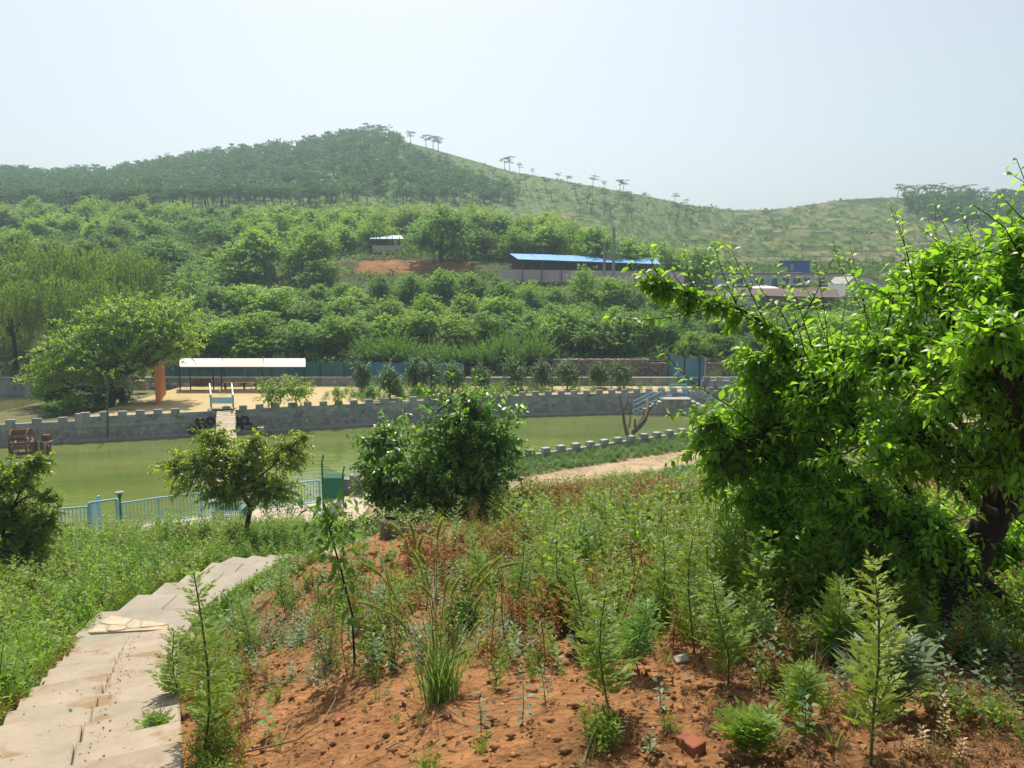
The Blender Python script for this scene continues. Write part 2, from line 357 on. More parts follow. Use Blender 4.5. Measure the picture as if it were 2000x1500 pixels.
def at(u, Y, dz=0):
    z = -5.0
    for _ in range(5):
        X = (u - 1000) / FPX * (Y * CP - z * SP); z = float(H(X, Y))
    return np.array([X, Y, z + dz])
def ray(u, v, Y0=2.0, Y1=420.0):
    """first ground point along the pixel's line of sight"""
    Ys = np.concatenate([np.arange(Y0, 35, .1), np.arange(35, Y1, .6)]); Ys = Ys[Ys >= Y0]
    a = (u - 1000) / FPX; b = (750 - v) / FPX; den = CP + b * SP
    X = a * Ys / den; Z = (b * CP - SP) / den * Ys
    hit = np.nonzero(H(X, Ys) >= Z)[0]
    if len(hit) == 0: return None
    i = hit[0]; return np.array([X[i], Ys[i], float(H(X[i], Ys[i]))])

# ------------------------------------------------------------------ ground sheet
th = np.radians(np.concatenate([np.linspace(-115, -48, 40, endpoint=False), np.linspace(-48, 48, 400, endpoint=False), np.linspace(48, 115, 40)]))
r1 = np.geomspace(.6, 34, 190); r2 = np.arange(34.25, 70, .28); r3 = np.geomspace(70.4, 640, 210)
rr = np.concatenate([r1, r2, r3]); OY = -2.5
TH, RR = np.meshgrid(th, rr); GX = RR * np.sin(TH); GY = RR * np.cos(TH) + OY
GZ = H(GX, GY)
V = np.stack([GX, GY, GZ], -1).reshape(-1, 3)
nr, nc = GX.shape
i = np.arange(nr - 1)[:, None] * nc + np.arange(nc - 1)[None]
F = np.stack([i, i + 1, i + nc + 1, i + nc], -1).reshape(-1, 4)[:, ::-1]
me = mesh_np('ground', V, F, smooth=True)
# ground cover colour
x, y, z = V.T
soil = np.array([.315, .155, .068]); sand = np.array([.46, .35, .23]); grass = np.array([.085, .125, .04]); dark = np.array([.06, .06, .03]); hillg = np.array([.10, .16, .045]); litter = np.array([.15, .085, .045])
col = np.tile(soil, (len(x), 1))
def mixc(col, c, m): m = np.clip(m, 0, 1)[:, None]; return col * (1 - m) + c * m
n1 = fbm(x / 2.2, y / 2.2, 4); n2 = fbm(x / 9 + 40, y / 9, 3)
col = mixc(col, litter, sstep(.5, 3.5, x - .1 * y) * sstep(13, 8, y) * (.75 + .6 * n1))
col = mixc(col, grass * 1.1, sstep(-.15, .3, n1 + sstep(-3, -7, x) * .8 - .12 - sstep(-5, -3.5, x) * sstep(17, 14, y) * .42))
lp = (y > 25.5) & (y < 62)
col = mixc(col, np.array([.36, .27, .18]), lp * sstep(27, 29, y))
# garden strip green except sandy path
d = Yn(x) - y
col = mixc(col, np.array([.12, .15, .05]), (x > -4) * lp * sstep(-.3, .1, n1 + .5 - sstep(3.2, 4.4, d) * sstep(7, 5.6, d) * 2))
col = mixc(col, sand, (x > -6) * lp * sstep(3.2, 4.2, d) * sstep(7.4, 6.2, d))
bk = y >= 62
cc = mixc(np.tile(grass, (len(x), 1)), soil * .6, sstep(.25, .6, n1 + .1) * .5)
cc = mixc(cc, dark, sstep(.0, .4, n2))
cc = mixc(cc, soil * 1.05, (np.abs(y - 111) < 3.5) * (np.abs(x + 14) < 8) * .9)
a_ = x / np.maximum(y, 1); yft = interp(a_, [-.5, .1, .3], [168, 150, 138])
hc = mixc(np.tile(hillg, (len(x), 1)), np.array([.17, .15, .085]), sstep(-.1, .5, n2) * .5)
hc = mixc(hc, np.array([.13, .21, .055]), sstep(.12, .0, a_) * .8)
zt = (z + 0) / 1.7
cc = mixc(cc, np.array([.21, .17, .12]), (np.hypot(x + 62, (y - 150)) < 11) * .9)
cc2 = mixc(cc, hc[0], np.zeros(len(x)))
m = np.clip((y - yft) / 14, 0, 1)[:, None]; cc = cc * (1 - m) + hc * m
# flats of the terraces read drier than the banks
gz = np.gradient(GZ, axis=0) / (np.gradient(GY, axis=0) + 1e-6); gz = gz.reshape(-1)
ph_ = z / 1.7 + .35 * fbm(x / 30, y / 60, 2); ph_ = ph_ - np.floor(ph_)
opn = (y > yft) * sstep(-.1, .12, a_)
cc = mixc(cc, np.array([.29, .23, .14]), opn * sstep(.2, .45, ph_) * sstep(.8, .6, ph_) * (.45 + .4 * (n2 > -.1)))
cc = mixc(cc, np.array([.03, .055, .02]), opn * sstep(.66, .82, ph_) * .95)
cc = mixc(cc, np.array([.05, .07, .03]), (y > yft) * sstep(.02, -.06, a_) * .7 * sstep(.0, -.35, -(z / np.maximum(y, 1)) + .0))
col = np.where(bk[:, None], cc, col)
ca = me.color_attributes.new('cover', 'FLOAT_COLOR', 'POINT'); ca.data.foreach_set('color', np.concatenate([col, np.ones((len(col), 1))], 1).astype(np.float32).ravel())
mg = bpy.data.materials.new('ground_cover'); nt, b, out = nodes_of(mg); N = nt.nodes; L = nt.links
at_ = N.new('ShaderNodeAttribute'); at_.attribute_name = 'cover'
ge = N.new('ShaderNodeNewGeometry')
nA = N.new('ShaderNodeTexNoise'); nA.inputs['Scale'].default_value = 5.5; nA.inputs['Detail'].default_value = 10; nA.inputs['Roughness'].default_value = .7
nB = N.new('ShaderNodeTexNoise'); nB.inputs['Scale'].default_value = .6; nB.inputs['Detail'].default_value = 8; nB.inputs['Roughness'].default_value = .75
vo = N.new('ShaderNodeTexVoronoi'); vo.inputs['Scale'].default_value = 22
for q in (nA, nB, vo): L.new(ge.outputs['Position'], q.inputs['Vector'])
hs = N.new('ShaderNodeMath'); hs.operation = 'MULTIPLY_ADD'; hs.inputs[1].default_value = 1.5; hs.inputs[2].default_value = -.25
ad = N.new('ShaderNodeMath'); ad.operation = 'ADD'; L.new(nA.outputs[0], ad.inputs[0]); L.new(nB.outputs[0], ad.inputs[1]); 
L.new(ad.outputs[0], hs.inputs[0])
vm = N.new('ShaderNodeVectorMath'); vm.operation = 'SCALE'; L.new(at_.outputs['Color'], vm.inputs[0]); 
mr = N.new('ShaderNodeMapRange'); mr.inputs[1].default_value = .75; mr.inputs[2].default_value = 1.25; mr.inputs[3].default_value = .5; mr.inputs[4].default_value = 1.4
L.new(ad.outputs[0], mr.inputs[0]); L.new(mr.outputs[0], vm.inputs['Scale']); L.new(vm.outputs[0], b.inputs['Base Color'])
b.inputs['Roughness'].default_value = .97; b.inputs['Specular IOR Level'].default_value = .1
bp = N.new('ShaderNodeBump'); bp.inputs['Strength'].default_value = 1.0; bp.inputs['Distance'].default_value = .06
bh = N.new('ShaderNodeMath'); bh.operation = 'MULTIPLY_ADD'; bh.inputs[1].default_value = .5
L.new(vo.outputs['Distance'], bh.inputs[0]); L.new(nA.outputs[0], bh.inputs[2]); L.new(bh.outputs[0], bp.inputs['Height']); L.new(bp.outputs[0], b.inputs['Normal'])
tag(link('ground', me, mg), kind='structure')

# ------------------------------------------------------------------ water
def watermat(name, c1, c2):
    m = bpy.data.materials.new(name); nt, b, out = nodes_of(m); N = nt.nodes; L = nt.links
    ge = N.new('ShaderNodeNewGeometry'); mp = N.new('ShaderNodeMapping'); mp.inputs['Scale'].default_value = (.5, 1.0, 1)
    L.new(ge.outputs['Position'], mp.inputs[0])
    n = N.new('ShaderNodeTexNoise'); n.inputs['Scale'].default_value = .35; n.inputs['Detail'].default_value = 5
    L.new(mp.outputs[0], n.inputs['Vector'])
    r = N.new('ShaderNodeValToRGB'); r.color_ramp.elements[0].position = .35; r.color_ramp.elements[1].position = .65
    r.color_ramp.elements[0].color = (*c1, 1); r.color_ramp.elements[1].color = (*c2, 1)
    L.new(n.outputs[0], r.inputs[0]); L.new(r.outputs[0], b.inputs['Base Color'])
    b.inputs['Roughness'].default_value = .04; b.inputs['IOR'].default_value = 1.42
    n2 = N.new('ShaderNodeTexNoise'); n2.inputs['Scale'].default_value = 2.2; n2.inputs['Detail'].default_value = 3
    L.new(mp.outputs[0], n2.inputs['Vector'])
    bp = N.new('ShaderNodeBump'); bp.inputs['Strength'].default_value = .22; bp.inputs['Distance'].default_value = .08
    L.new(n2.outputs[0], bp.inputs['Height']); L.new(bp.outputs[0], b.inputs['Normal'])
    return m
xs = np.arange(-60, 41, 2.0)
def strip(name, lo, hi, zz, m, kind='structure'):
    V = [(x, lo(x), zz) for x in xs] + [(x, hi(x), zz) for x in xs]; n = len(xs)
    F = [(i, i + 1, n + i + 1, n + i) for i in range(n - 1)]
    return tag(link(name, mesh_np(name, V, F), m), kind=kind)
strip('pond_water', lambda x: Yn(x) + .12, lambda x: Yf(x) + .15, WATER, watermat('pond_water', (.105, .148, .038), (.16, .19, .052)))
mb = MB(); mb.add([(-75, 40, -8.95), (-34.6, 44.5, -8.95), (-34.6, YB - .05, -8.95), (-75, YB - .05, -8.95)], [(0, 1, 2, 3)])
tag(mb.build('upper_pond_water', watermat('upper_pond_water', (.11, .10, .02), (.14, .13, .03))), kind='structure')

# ------------------------------------------------------------------ terrace platform behind the pond wall
M_terr = mat('terrace_earth', (.50, .37, .22), (.40, .33, .15), .95, .5, .5, 8, spots=((.20, .22, .06), .45, .60))
def slabpoly(x0, x1, back, z1, z0, name, m, off=.3):
    q = np.linspace(x0, x1, 30); poly = [(x, float(Yf(x)) + off) for x in q] + [(x1, back), (x0, back)]
    mb = MB(); n = len(q)
    top = [(x, float(Yf(x)) + off, z1) for x in q] + [(x, back, z1) for x in q]
    bot = [(p[0], p[1], z0) for p in top]
    mb.add(top + bot, [(i, i + 1, n + i + 1, n + i) for i in range(n - 1)] + [(i + 1, i, 2 * n + i, 2 * n + i + 1) for i in range(n - 1)] + [(0, n, 3 * n, 2 * n), (2 * n - 1, n - 1, 3 * n - 1, 4 * n - 1)])
    return tag(mb.build(name, m), kind='structure')
slabpoly(-27.2, 40, YB - .02, TERR, -11, 'terrace_ground', M_terr)
slabpoly(-34.6, -27.2, YB - .02, -8.4, -11, 'bank_ground', mat('bank_earth', (.10, .12, .04), (.16, .13, .07), .95, 1, .4))

# far pond wall: one thing; rubble base, block parapet, coping ledge, merlons
wall = thing('pond_wall', 'long grey crenellated concrete wall along the far side of the green pond', 'wall', (0, 56.8, WATER), 'crenellated pond walls')
def wallstrip(name, m, x0, x1, z0, z1, front, back, step=1.0, parent=wall, fn=Yf):
    q = np.arange(x0, x1 + 1e-6, step); n = len(q); mb = MB()
    a = [(x, fn(x) - front, z0) for x in q]; b_ = [(x, fn(x) - front, z1) for x in q]; c_ = [(x, fn(x) + back, z1) for x in q]; d_ = [(x, fn(x) + back, z0) for x in q]
    V = a + b_ + c_ + d_; F = []
    for k in range(4):
        o1, o2 = k * n, ((k + 1) % 4) * n
        F += [(o1 + i, o1 + i + 1, o2 + i + 1, o2 + i) for i in range(n - 1)]
    F += [(0, n, 2 * n, 3 * n), (n - 1, 4 * n - 1, 3 * n - 1, 2 * n - 1)]
    mb.add(V, F); return mb.build(name, m, parent)
wallstrip('footing_ledge', M_merl, -60, 21, -10.5, WATER + .16, .28, 0)
wallstrip('rubble_base', M_rubble, -60, 21, -10.5, -8.78, .10, .3)
hi = wallstrip('block_parapet', M_conc, -27.0, 21, -8.78, -8.07, .05, .2)
wallstrip('low_parapet', M_conc, -60, -27.0, -8.78, -8.3, .05, .2)
# block courses of the parapet proud of each other by a few mm
rng = random.Random(3)
def merl(x, z0, h, wdt, m, parent, fn, name='merlon', mesh=None, depth=.25, off=.075):
    y = float(fn(x)) + off; dx = .2; ang = math.atan2(float(fn(x + dx) - fn(x - dx)), 2 * dx)
    if mesh is None:
        mb = MB(); mb.box((0, 0, 0), (wdt, depth, h)); me = bpy.data.meshes.new(name); me.from_pydata(mb.v, [], mb.f); mesh = me; me.materials.append(m)
    o = bpy.data.objects.new(name, mesh); C.objects.link(o); o.parent = parent
    p = np.array([x, y, z0 + h / 2]) - origin(parent); o.location = tuple(p); o.rotation_euler = (rng.gauss(0, .008), rng.gauss(0, .012), ang)
    return mesh
mm = None; x = -26.7
mm = merl(x, -8.068, .27, .5, M_conc, wall, Yf)
x += 1.02
while x < 20.5:
    if not (-21.6 < x < -19.4): merl(x, -8.068 + rng.uniform(-.02, .01), .27, .5, M_conc, wall, Yf, mesh=mm)
    x += .98
x = -27.9
while x > -50:
    merl(x, -8.298, .25, .5, M_conc, wall, Yf, mesh=mm); x -= 1.35
mb = MB(); mb.box((-27.0, float(Yf(-27)) + .075, -8.3), (.5, .26, .9)); mb.build('corner_block', M_conc, wall)

# parapet blocks, each a little proud of the joint plane
bl_me = None; cnt = 0; extra_b = MB(); r_ = random.Random(12); pos_b = []
for row in range(3):
    x = -26.6 + (.24 if row % 2 else 0)
    while x < 20.4: pos_b.append((x, row)); x += .48
pos_b.sort(key=lambda q: q[0] ** 2 + 56 ** 2 if q[0] > -22 else 1e4 + q[0])
for x, row in pos_b:
    y = float(Yf(x)) - .052; ang = math.atan2(float(Yf(x + .2) - Yf(x - .2)), .4); zc = -8.78 + .045 + .22 * row + .1
    if cnt < 290:
        if bl_me is None: mb = MB(); mb.box((0, 0, 0), (.462, .04, .205)); bl_me = bpy.data.meshes.new('block'); bl_me.from_pydata(mb.v, [], mb.f); bl_me.materials.append(M_block)
        o = bpy.data.objects.new('block', bl_me); C.objects.link(o); o.parent = wall; o.location = tuple(np.array([x, y + r_.uniform(-.008, .004), zc]) - origin(wall)); o.rotation_euler = (0, r_.gauss(0, .006), ang)
    else: extra_b.box((x, y + r_.uniform(-.008, .004), zc), (.462, .04, .205), ang)
    cnt += 1
tag(extra_b.build('block', M_block, wall), kind='stuff')
# near pond wall
def Ynw(x): return Yn(x) - .18
nw = thing('low_wall', 'low pale crenellated wall between the green pond and the garden strip', 'wall', (4, 43, GARD), 'crenellated pond walls')
wallstrip('wall_base', M_merl, -5.4, 19, -11, -8.92, .13, .13, .5, nw, Ynw)
x = .1; mm2 = merl(x, -8.918, .26, .42, M_merl, nw, Ynw, depth=.36, off=0); x += .86
while x < 18.5:
    merl(x, -8.918 + rng.uniform(-.015, .01), .26, .42, M_merl, nw, Ynw, mesh=mm2, depth=.36, off=0); x += .86

# back retaining wall
bw = thing('retaining_wall', 'low weathered retaining wall at the back of the terrace below the net fence', 'wall', (-10, YB, TERR))
MB().box((-10, YB + .15, -8.4), (66, .3, 1.7)).build('wall_body', M_conc, bw)
MB().box((-10, YB + .12, -7.51), (66, .42, .08)).build('coping', M_merl, bw)
lw = thing('concrete_wall', 'grey concrete wall behind the upper pond at the left edge', 'wall', (-50, YB, -9))
MB().box((-59.05, YB + .15, -8.3), (32, .3, 1.9)).build('wall_body', M_conc, lw)
MB().box((-59.05, YB + .12, -7.31), (32, .42, .08)).build('coping', M_merl, lw)

# dry stone wall: every stone its own piece
dw = thing('dry_stone_wall', 'brown dry stone wall of rough stacked rocks behind the peach trees', 'wall', (14, 66.2, -7.7))
MB().box((16, 66.45, -7.2), (26, .3, 1.7)).build('wall_core', mat('wall_core', (.05, .045, .04), None), dw)
stn = []
for k in range(6):
    r_ = random.Random(50 + k); mb = MB(); V = []; 
    for sx in (-1, 1):
        for sy in (-1, 1):
            for sz in (-1, 1): V.append((sx * (.5 + r_.uniform(-.12, .1)), sy * (.5 + r_.uniform(-.1, .1)), sz * (.5 + r_.uniform(-.15, .1))))
    mb.add(V, [(0, 1, 3, 2), (4, 6, 7, 5), (0, 4, 5, 1), (2, 3, 7, 6), (0, 2, 6, 4), (1, 5, 7, 3)])
    me = bpy.data.meshes.new('stone'); me.from_pydata(mb.v, [], mb.f); me.materials.append(mat('wall_stone', (.40, .31, .25), (.20, .155, .13), .9, 2.5, .6, 12)); stn.append(me)
r_ = random.Random(9); cnt = 0; zc = -7.95
while zc < -6.35 and cnt < 296:
    hh = r_.uniform(.2, .3); xx = 3.4 + r_.uniform(0, .3)
    while xx < 27 and cnt < 296:
        ww = r_.uniform(.3, .75); o = bpy.data.objects.new('stone', r_.choice(stn)); C.objects.link(o); o.parent = dw
        o.location = (xx + ww / 2 - 14, .02 + r_.uniform(-.05, .05), zc + hh / 2 + 7.7); o.scale = (ww * .95, .42, hh * .93); o.rotation_euler = (0, r_.uniform(-.12, .12), r_.uniform(-.1, .1))
        xx += ww; cnt += 1
    zc += hh

# ------------------------------------------------------------------ stairs: every slab a part
st = thing('concrete_steps', 'long pale concrete staircase curving down the slope at the lower left', 'steps', (stairR(4.3), 4.3, -2.9))
hd = math.atan2(.413, .911)          # heading left of +Y
dirv = np.array([-.413, .911]); perp = np.array([-.911, -.413])
r_ = random.Random(2)
for k in range(-5, 13):
    Yk = 4.3 + .577 * (k + .5); zk = stairZ(4.3 + .577 * (k + 1))
    Rp_ = np.array([stairR(Yk), Yk])
    for s_, (o0, o1) in enumerate(((.0, .70), (.712, 1.45))):
        cpt = Rp_ + perp * (o0 + o1) / 2
        mb = MB(); mb.box((cpt[0] + r_.uniform(-.01, .01), cpt[1], zk - .14), (o1 - o0, .70, .28), hd + r_.uniform(-.012, .012), r_.uniform(-.008, .008))
        mb.build('step', M_step, st, bevel=.012)
# flagstone landing
FZ = -5.55
def onz(u, v, z): t = tslope(v); return P(u, v, z / t)
stones = [[(480, 780), (545, 745), (652, 762), (608, 795), (520, 790)], [(425, 832), (478, 792), (520, 796), (515, 828)], [(520, 822), (540, 793), (612, 797), (618, 815), (560, 824)],
          [(612, 796), (655, 764), (690, 770), (678, 808), (622, 810)], [(682, 806), (694, 771), (770, 780), (815, 786), (825, 792), (760, 802)], [(430, 838), (520, 832), (560, 830), (640, 815), (700, 812), (850, 795), (850, 815), (640, 825)]]
for k, poly in enumerate(stones):
    pts = [onz(px / 2.5, 900 + py / 2.5, FZ) for px, py in poly]; c_ = np.mean(pts, 0)
    pts = [c_ + (p - c_) * .97 for p in pts]
    if np.cross(pts[1][:2] - pts[0][:2], pts[2][:2] - pts[1][:2]) < 0: pts = pts[::-1]
    MB().prism([(p[0], p[1]) for p in pts], FZ - .12, FZ - .027 + .006 * (k % 3)).build('flagstone', M_flag, st, bevel=.01)
MB().box((-6.2, 12.0, FZ - .165), (1.75, 1.6, .25), .1).build('landing_bed', M_slab, st)
for k in range(4):
    zk = -5.6 - .19 * k; y0 = 12.35 + 1.06 * k
    for (xa, xb) in ((-6.86, -6.13), (-6.12, -5.38)):
        MB().box(((xa + xb) / 2 + .03 * k, y0 + .55, zk - .12), (xb - xa, 1.12, .26), r_.uniform(-.01, .01)).build('slab', M_slab, st, bevel=.012)
for k in range(7):
    t_ = k / 6; cx = -6.0 + 1.55 * t_ ; cy = 16.95 + 3.1 * t_; zk = -6.33 - .16 * k
    for s_ in (-.37, .37):
        MB().box((cx + s_ * .93, cy - s_ * .3, zk - .14), (.73, .66, .3), -.35 + r_.uniform(-.02, .02)).build('slab', M_slab, st, bevel=.012)
for k in range(12):
    t_ = k / 11; cx = -4.3 - .9 * t_; cy = 20.6 + 8 * t_; zk = -7.25 - 1.85 * t_
    MB().box((cx, cy, zk - .1), (1.4, .76, .3), .1).build('slab', M_slab, st, bevel=.012)

# ------------------------------------------------------------------ foliage tools
TIP4_V = np.array([(0, 0, 0), (-.28, .42, .07), (0, .5, -.02), (.28, .42, .07), (0, 1, -.12)])
TIP4_F = np.array([(0, 2, 1), (0, 3, 2), (1, 2, 4), (2, 3, 4)])
TIP8_V = np.array([(0, 0, 0), (-.17, .22, .05), (0, .3, 0), (.17, .22, .05), (-.23, .52, .05), (0, .62, -.05), (.23, .52, .05), (0, 1, -.2)])
TIP8_F = np.array([(0, 2, 1), (0, 3, 2), (1, 2, 4), (2, 5, 4), (2, 3, 6), (2, 6, 5), (4, 5, 7), (5, 6, 7)])
TIP2_V = np.array([(0, 0, 0), (-.3, .45, .06), (.3, .45, .06), (0, 1, -.08)])
TIP2_F = np.array([(0, 2, 1), (1, 2, 3)])
BL_V = np.array([(0, 0, 0), (-.11, .4, .02), (.11, .4, .02), (0, 1, -.05)]); BL_F = TIP2_F
def norm(a): return a / (np.linalg.norm(a, axis=-1, keepdims=True) + 1e-9)
def leafcloud(Pp, D, Nn, Sz, tv, tf, tint):
    D = norm(D); X = norm(np.cross(D, Nn)); Z = np.cross(X, D)
    V = Pp[:, None] + Sz[:, None, None] * (tv[None, :, 0:1] * X[:, None] + tv[None, :, 1:2] * D[:, None] + tv[None, :, 2:3] * Z[:, None])
    n = len(Pp); F = (np.arange(n)[:, None, None] * len(tv) + tf[None]).reshape(-1, 3)
    return V.reshape(-1, 3), F, np.repeat(tint, len(tv))
def rdir(rng, n): return norm(rng.normal(size=(n, 3)))
def shoots(rng, Pts, lper, lsize, droop=.35, spread=.9, t0=.12, jitter=.3):
    """Pts (N,k,3) polylines carrying alternate leaves -> pos, dir, normal, size"""
    N, k, _ = Pts.shape
    t = np.linspace(t0, 1, lper)[None] + rng.uniform(-.02, .02, (N, lper)); t = np.clip(t, 0, 1) * (k - 1)
    i = np.minimum(t.astype(int), k - 2); f = (t - i)[..., None]
    A = np.take_along_axis(Pts, i[..., None], 1); B = np.take_along_axis(Pts, (i + 1)[..., None], 1)
    pos = A * (1 - f) + B * f; tw = norm(B - A)
    ref = rdir(rng, N)[:, None] * np.ones((1, lper, 1)); s1 = norm(np.cross(tw, ref)); s2 = np.cross(tw, s1)
    ph = np.arange(lper)[None, :, None] * 2.4 + rng.uniform(0, 6, (N, 1, 1)) + rng.normal(0, .3, (N, lper, 1))
    side = np.cos(ph) * s1 + np.sin(ph) * s2
    D = norm(tw * .55 + side * spread + rng.normal(0, jitter, (N, lper, 3)) * .6 - np.array([0, 0, droop]))
    Nn = norm(np.array([0, 0, 1.0]) + rng.normal(0, .45, (N, lper, 3)))
    Sz = lsize * rng.uniform(.5, 1.2, (N, lper)) * (1 - .35 * (t / (k - 1)) ** 3)
    return pos.reshape(-1, 3), D.reshape(-1, 3), Nn.reshape(-1, 3), Sz.reshape(-1)
def crown_twigs(rng, blobs, ntw, tlen, sag=.25, up=.25, inner=.35, rough=.28):
    bl = np.array(blobs, float); bl[:, 3:6] *= 1.13; wgt = (bl[:, 3] * bl[:, 4] * bl[:, 5]) ** .67; wgt /= wgt.sum()
    bi = rng.choice(len(bl), ntw, p=wgt); c = bl[bi, :3]; r = bl[bi, 3:6]
    d = rdir(rng, ntw); rho = rng.uniform(inner ** 2, 1, ntw) ** .5
    k1 = rng.normal(0, 3, (len(bl), 3)); k2 = rng.normal(0, 5, (len(bl), 3))
    bump = 1 + rough * (np.sin((k1[bi] * d).sum(1) + bi) * .6 + np.sin((k2[bi] * d).sum(1) * 1.7 + bi * 2) * .5)
    e = c + r * d * (rho * bump)[:, None]
    tl = tlen * rng.uniform(.6, 1.25, ntw)
    dr = norm(norm(e - c) + np.array([0, 0, up * .6]) + rng.normal(0, .22, (ntw, 3))); tl = np.minimum(tl, np.linalg.norm(e - c, axis=1) * .9 + .05)
    s = e - dr * tl[:, None]
    T = np.linspace(0, 1, 4)[None, :, None]
    Pts = s[:, None] + dr[:, None] * tl[:, None, None] * T; Pts[..., 2] -= sag * tl[:, None] * T[..., 0] ** 2
    return Pts, bi
def limb(a, b, rng, bend=.12, k=6):
    a = np.asarray(a, float); b = np.asarray(b, float); t = np.linspace(0, 1, k)[:, None]
    p = a * (1 - t) + b * t; L_ = np.linalg.norm(b - a)
    off = rng.normal(0, bend * L_, 3); p = p + np.sin(np.pi * t) * off; p[:, 2] -= (np.sin(np.pi * t[:, 0])) * .05 * L_
    return p
def merge(parts):
    """parts of (V,F[,tint])"""
    Vs, Fs, Ts = [], [], []; n = 0
    for p in parts:
        Vs.append(p[0]); Fs.append(p[1] + n); n += len(p[0]); Ts.append(p[2] if len(p) > 2 else np.zeros(len(p[0])))
    return np.concatenate(Vs), np.concatenate(Fs), np.concatenate(Ts)
def make_tree(name, label, cat, base, trunk, tr_r, blobs, ntw, lper, lsize, tlen, Lm, wood=None, tmpl='4', seed=0, sag=.25, droop=.35, up=.25, connect=False, inner=.35,
              group=None, extra=None, twr=.006, n_single=0, rough=.28, limb_r=None, free=99, skel_extra=None):
    """trunk: polyline; blobs in the same coordinates; everything ends up under one thing"""
    rng = np.random.RandomState(seed); wood = wood or M_bark
    root = thing(name, label, cat, base, group)
    trunk = np.asarray(trunk, float); parts = []
    parts.append(tubes(trunk[None], np.linspace(tr_r, tr_r * .55, len(trunk))[None], 8))
    skel = [trunk[len(trunk) // 3:]]
    if skel_extra is not None: skel.append(np.asarray(skel_extra))
    for b_ in blobs[:free]:
        dd_ = np.linalg.norm(trunk - np.array(b_[:3]), axis=1); j = max(int(dd_.argmin()) - 1, len(trunk) // 3) if len(trunk) > 3 else len(trunk) - 1
        lb = limb(trunk[j], b_[:3], rng); lr = (limb_r or tr_r * .5) * np.linspace(1, .35, 6)
        parts.append(tubes(lb[None], lr[None], 6)); skel.append(lb)
        for q in range(5 if connect else 3):
            d = rdir(rng, 1)[0]; d[2] = abs(d[2]) * .7
            e = np.array(b_[:3]) + np.array(b_[3:6]) * d * .4
            sb = limb(lb[rng.randint(2, 6)], e, rng, .1, 5); parts.append(tubes(sb[None], (min(lr[-1], .05 if tr_r > .18 else .011) * np.linspace(.9, .3, 5))[None], 5)); skel.append(sb)
    sk = np.concatenate(skel)
    if ntw: Pts, bi = crown_twigs(rng, blobs, ntw, tlen, sag, up, inner, rough)
    if not ntw: pass
    elif connect:
        s0 = Pts[:, 0]; d2 = ((s0[:, None] - sk[None]) ** 2).sum(-1); nn = sk[d2.argmin(1)]
        far_ = np.sqrt(d2.min(1)) < 1.2
        Pw = np.concatenate([nn[:, None], Pts], 1)
        Rw = np.tile(np.array([twr * 1.5, twr * 1.2, twr, twr * .7, twr * .3]), (len(Pw), 1))
        parts.append(tubes(Pw[far_], Rw[far_], 3)); 
        if (~far_).any(): parts.append(tubes(Pw[~far_][:, 1:], Rw[~far_][:, 1:], 3))
    else:
        sel = rng.rand(ntw) < .35; parts.append(tubes(Pts[sel], np.tile(np.linspace(twr * 1.6, twr * .4, 4), (sel.sum(), 1)), 3))
    if ntw: pos, D, Nn, Sz = shoots(rng, Pts, lper, lsize, droop)
    else: pos = np.zeros((0, 3)); D = np.zeros((0, 3)); Nn = np.zeros((0, 3)); Sz = np.zeros(0)
    if extra is not None:
        for (pl, l2, ls, dr_, spr, rad) in extra:
            pl = np.asarray(pl, float)
            # resample
            seg = np.concatenate([[0], np.cumsum(np.linalg.norm(np.diff(pl, axis=0), axis=1))]); q = np.linspace(0, seg[-1], 8)
            pr = np.stack([np.interp(q, seg, pl[:, c_]) for c_ in range(3)], 1)
            parts.append(tubes(pr[None], np.linspace(rad, rad * .25, 8)[None], 6))
            a_, b_, c_, d_ = shoots(rng, pr[None], l2, ls, dr_, spr, .05)
            pos = np.concatenate([pos, a_]); D = np.concatenate([D, b_]); Nn = np.concatenate([Nn, c_]); Sz = np.concatenate([Sz, d_])
    V, F, T = merge(parts)
    link('trunk', mesh_np('trunk', V, F, smooth=True), wood, root)
    tint = np.clip(rng.normal(.4, .28, len(pos)), 0, 1)
    tv, tf = {'2': (TIP2_V, TIP2_F), '4': (TIP4_V, TIP4_F), '8': (TIP8_V, TIP8_F)}[tmpl]
    if n_single:
        order = np.argsort((pos ** 2).sum(1)); near = order[:n_single]; rest = order[n_single:]
        sm = []
        for k in range(4):
            me = mesh_np('leaf', tv, tf, np.full(len(tv), .15 + .25 * k)); me.materials.append(Lm); sm.append(me)
        rb = origin(root)
        for q in near:
            o = bpy.data.objects.new('leaf', sm[rng.randint(0, 4)]); C.objects.link(o); o.parent = root
            d = Vector(D[q]).normalized(); xx = d.cross(Vector(Nn[q])).normalized(); zz_ = xx.cross(d)
            Mx = Matrix((xx, d, zz_)).transposed().to_4x4()
            o.matrix_local = Matrix.Translation(Vector(pos[q] - rb)) @ Mx @ Matrix.Scale(float(Sz[q]), 4)
        pos, D, Nn, Sz, tint = pos[rest], D[rest], Nn[rest], Sz[rest], tint[rest]
        nm = 'leaf'
    else: nm = 'crown'
    V, F, T = leafcloud(pos, D, Nn, Sz, tv, tf, tint)
    o = link(nm, mesh_np(nm, V, F, T), Lm, root)
    if n_single: o['kind'] = 'stuff'
    return root
def blob(u, v, Y, ru, rv, ry=None):
    c = P(u, v, Y); k = Y / FPX
    return (*c, ru * k, (ry if ry else (ru + rv) / 2 * k), rv * k)
def place(o, loc, rz=0, sc=(1, 1, 1)):
    o.location = tuple(float(q) for q in loc); o.rotation_euler = (0, 0, rz); o.scale = sc; return o

# ------------------------------------------------------------------ the two near trees at the right
def pl(*pts): return [P(*p) for p in pts]
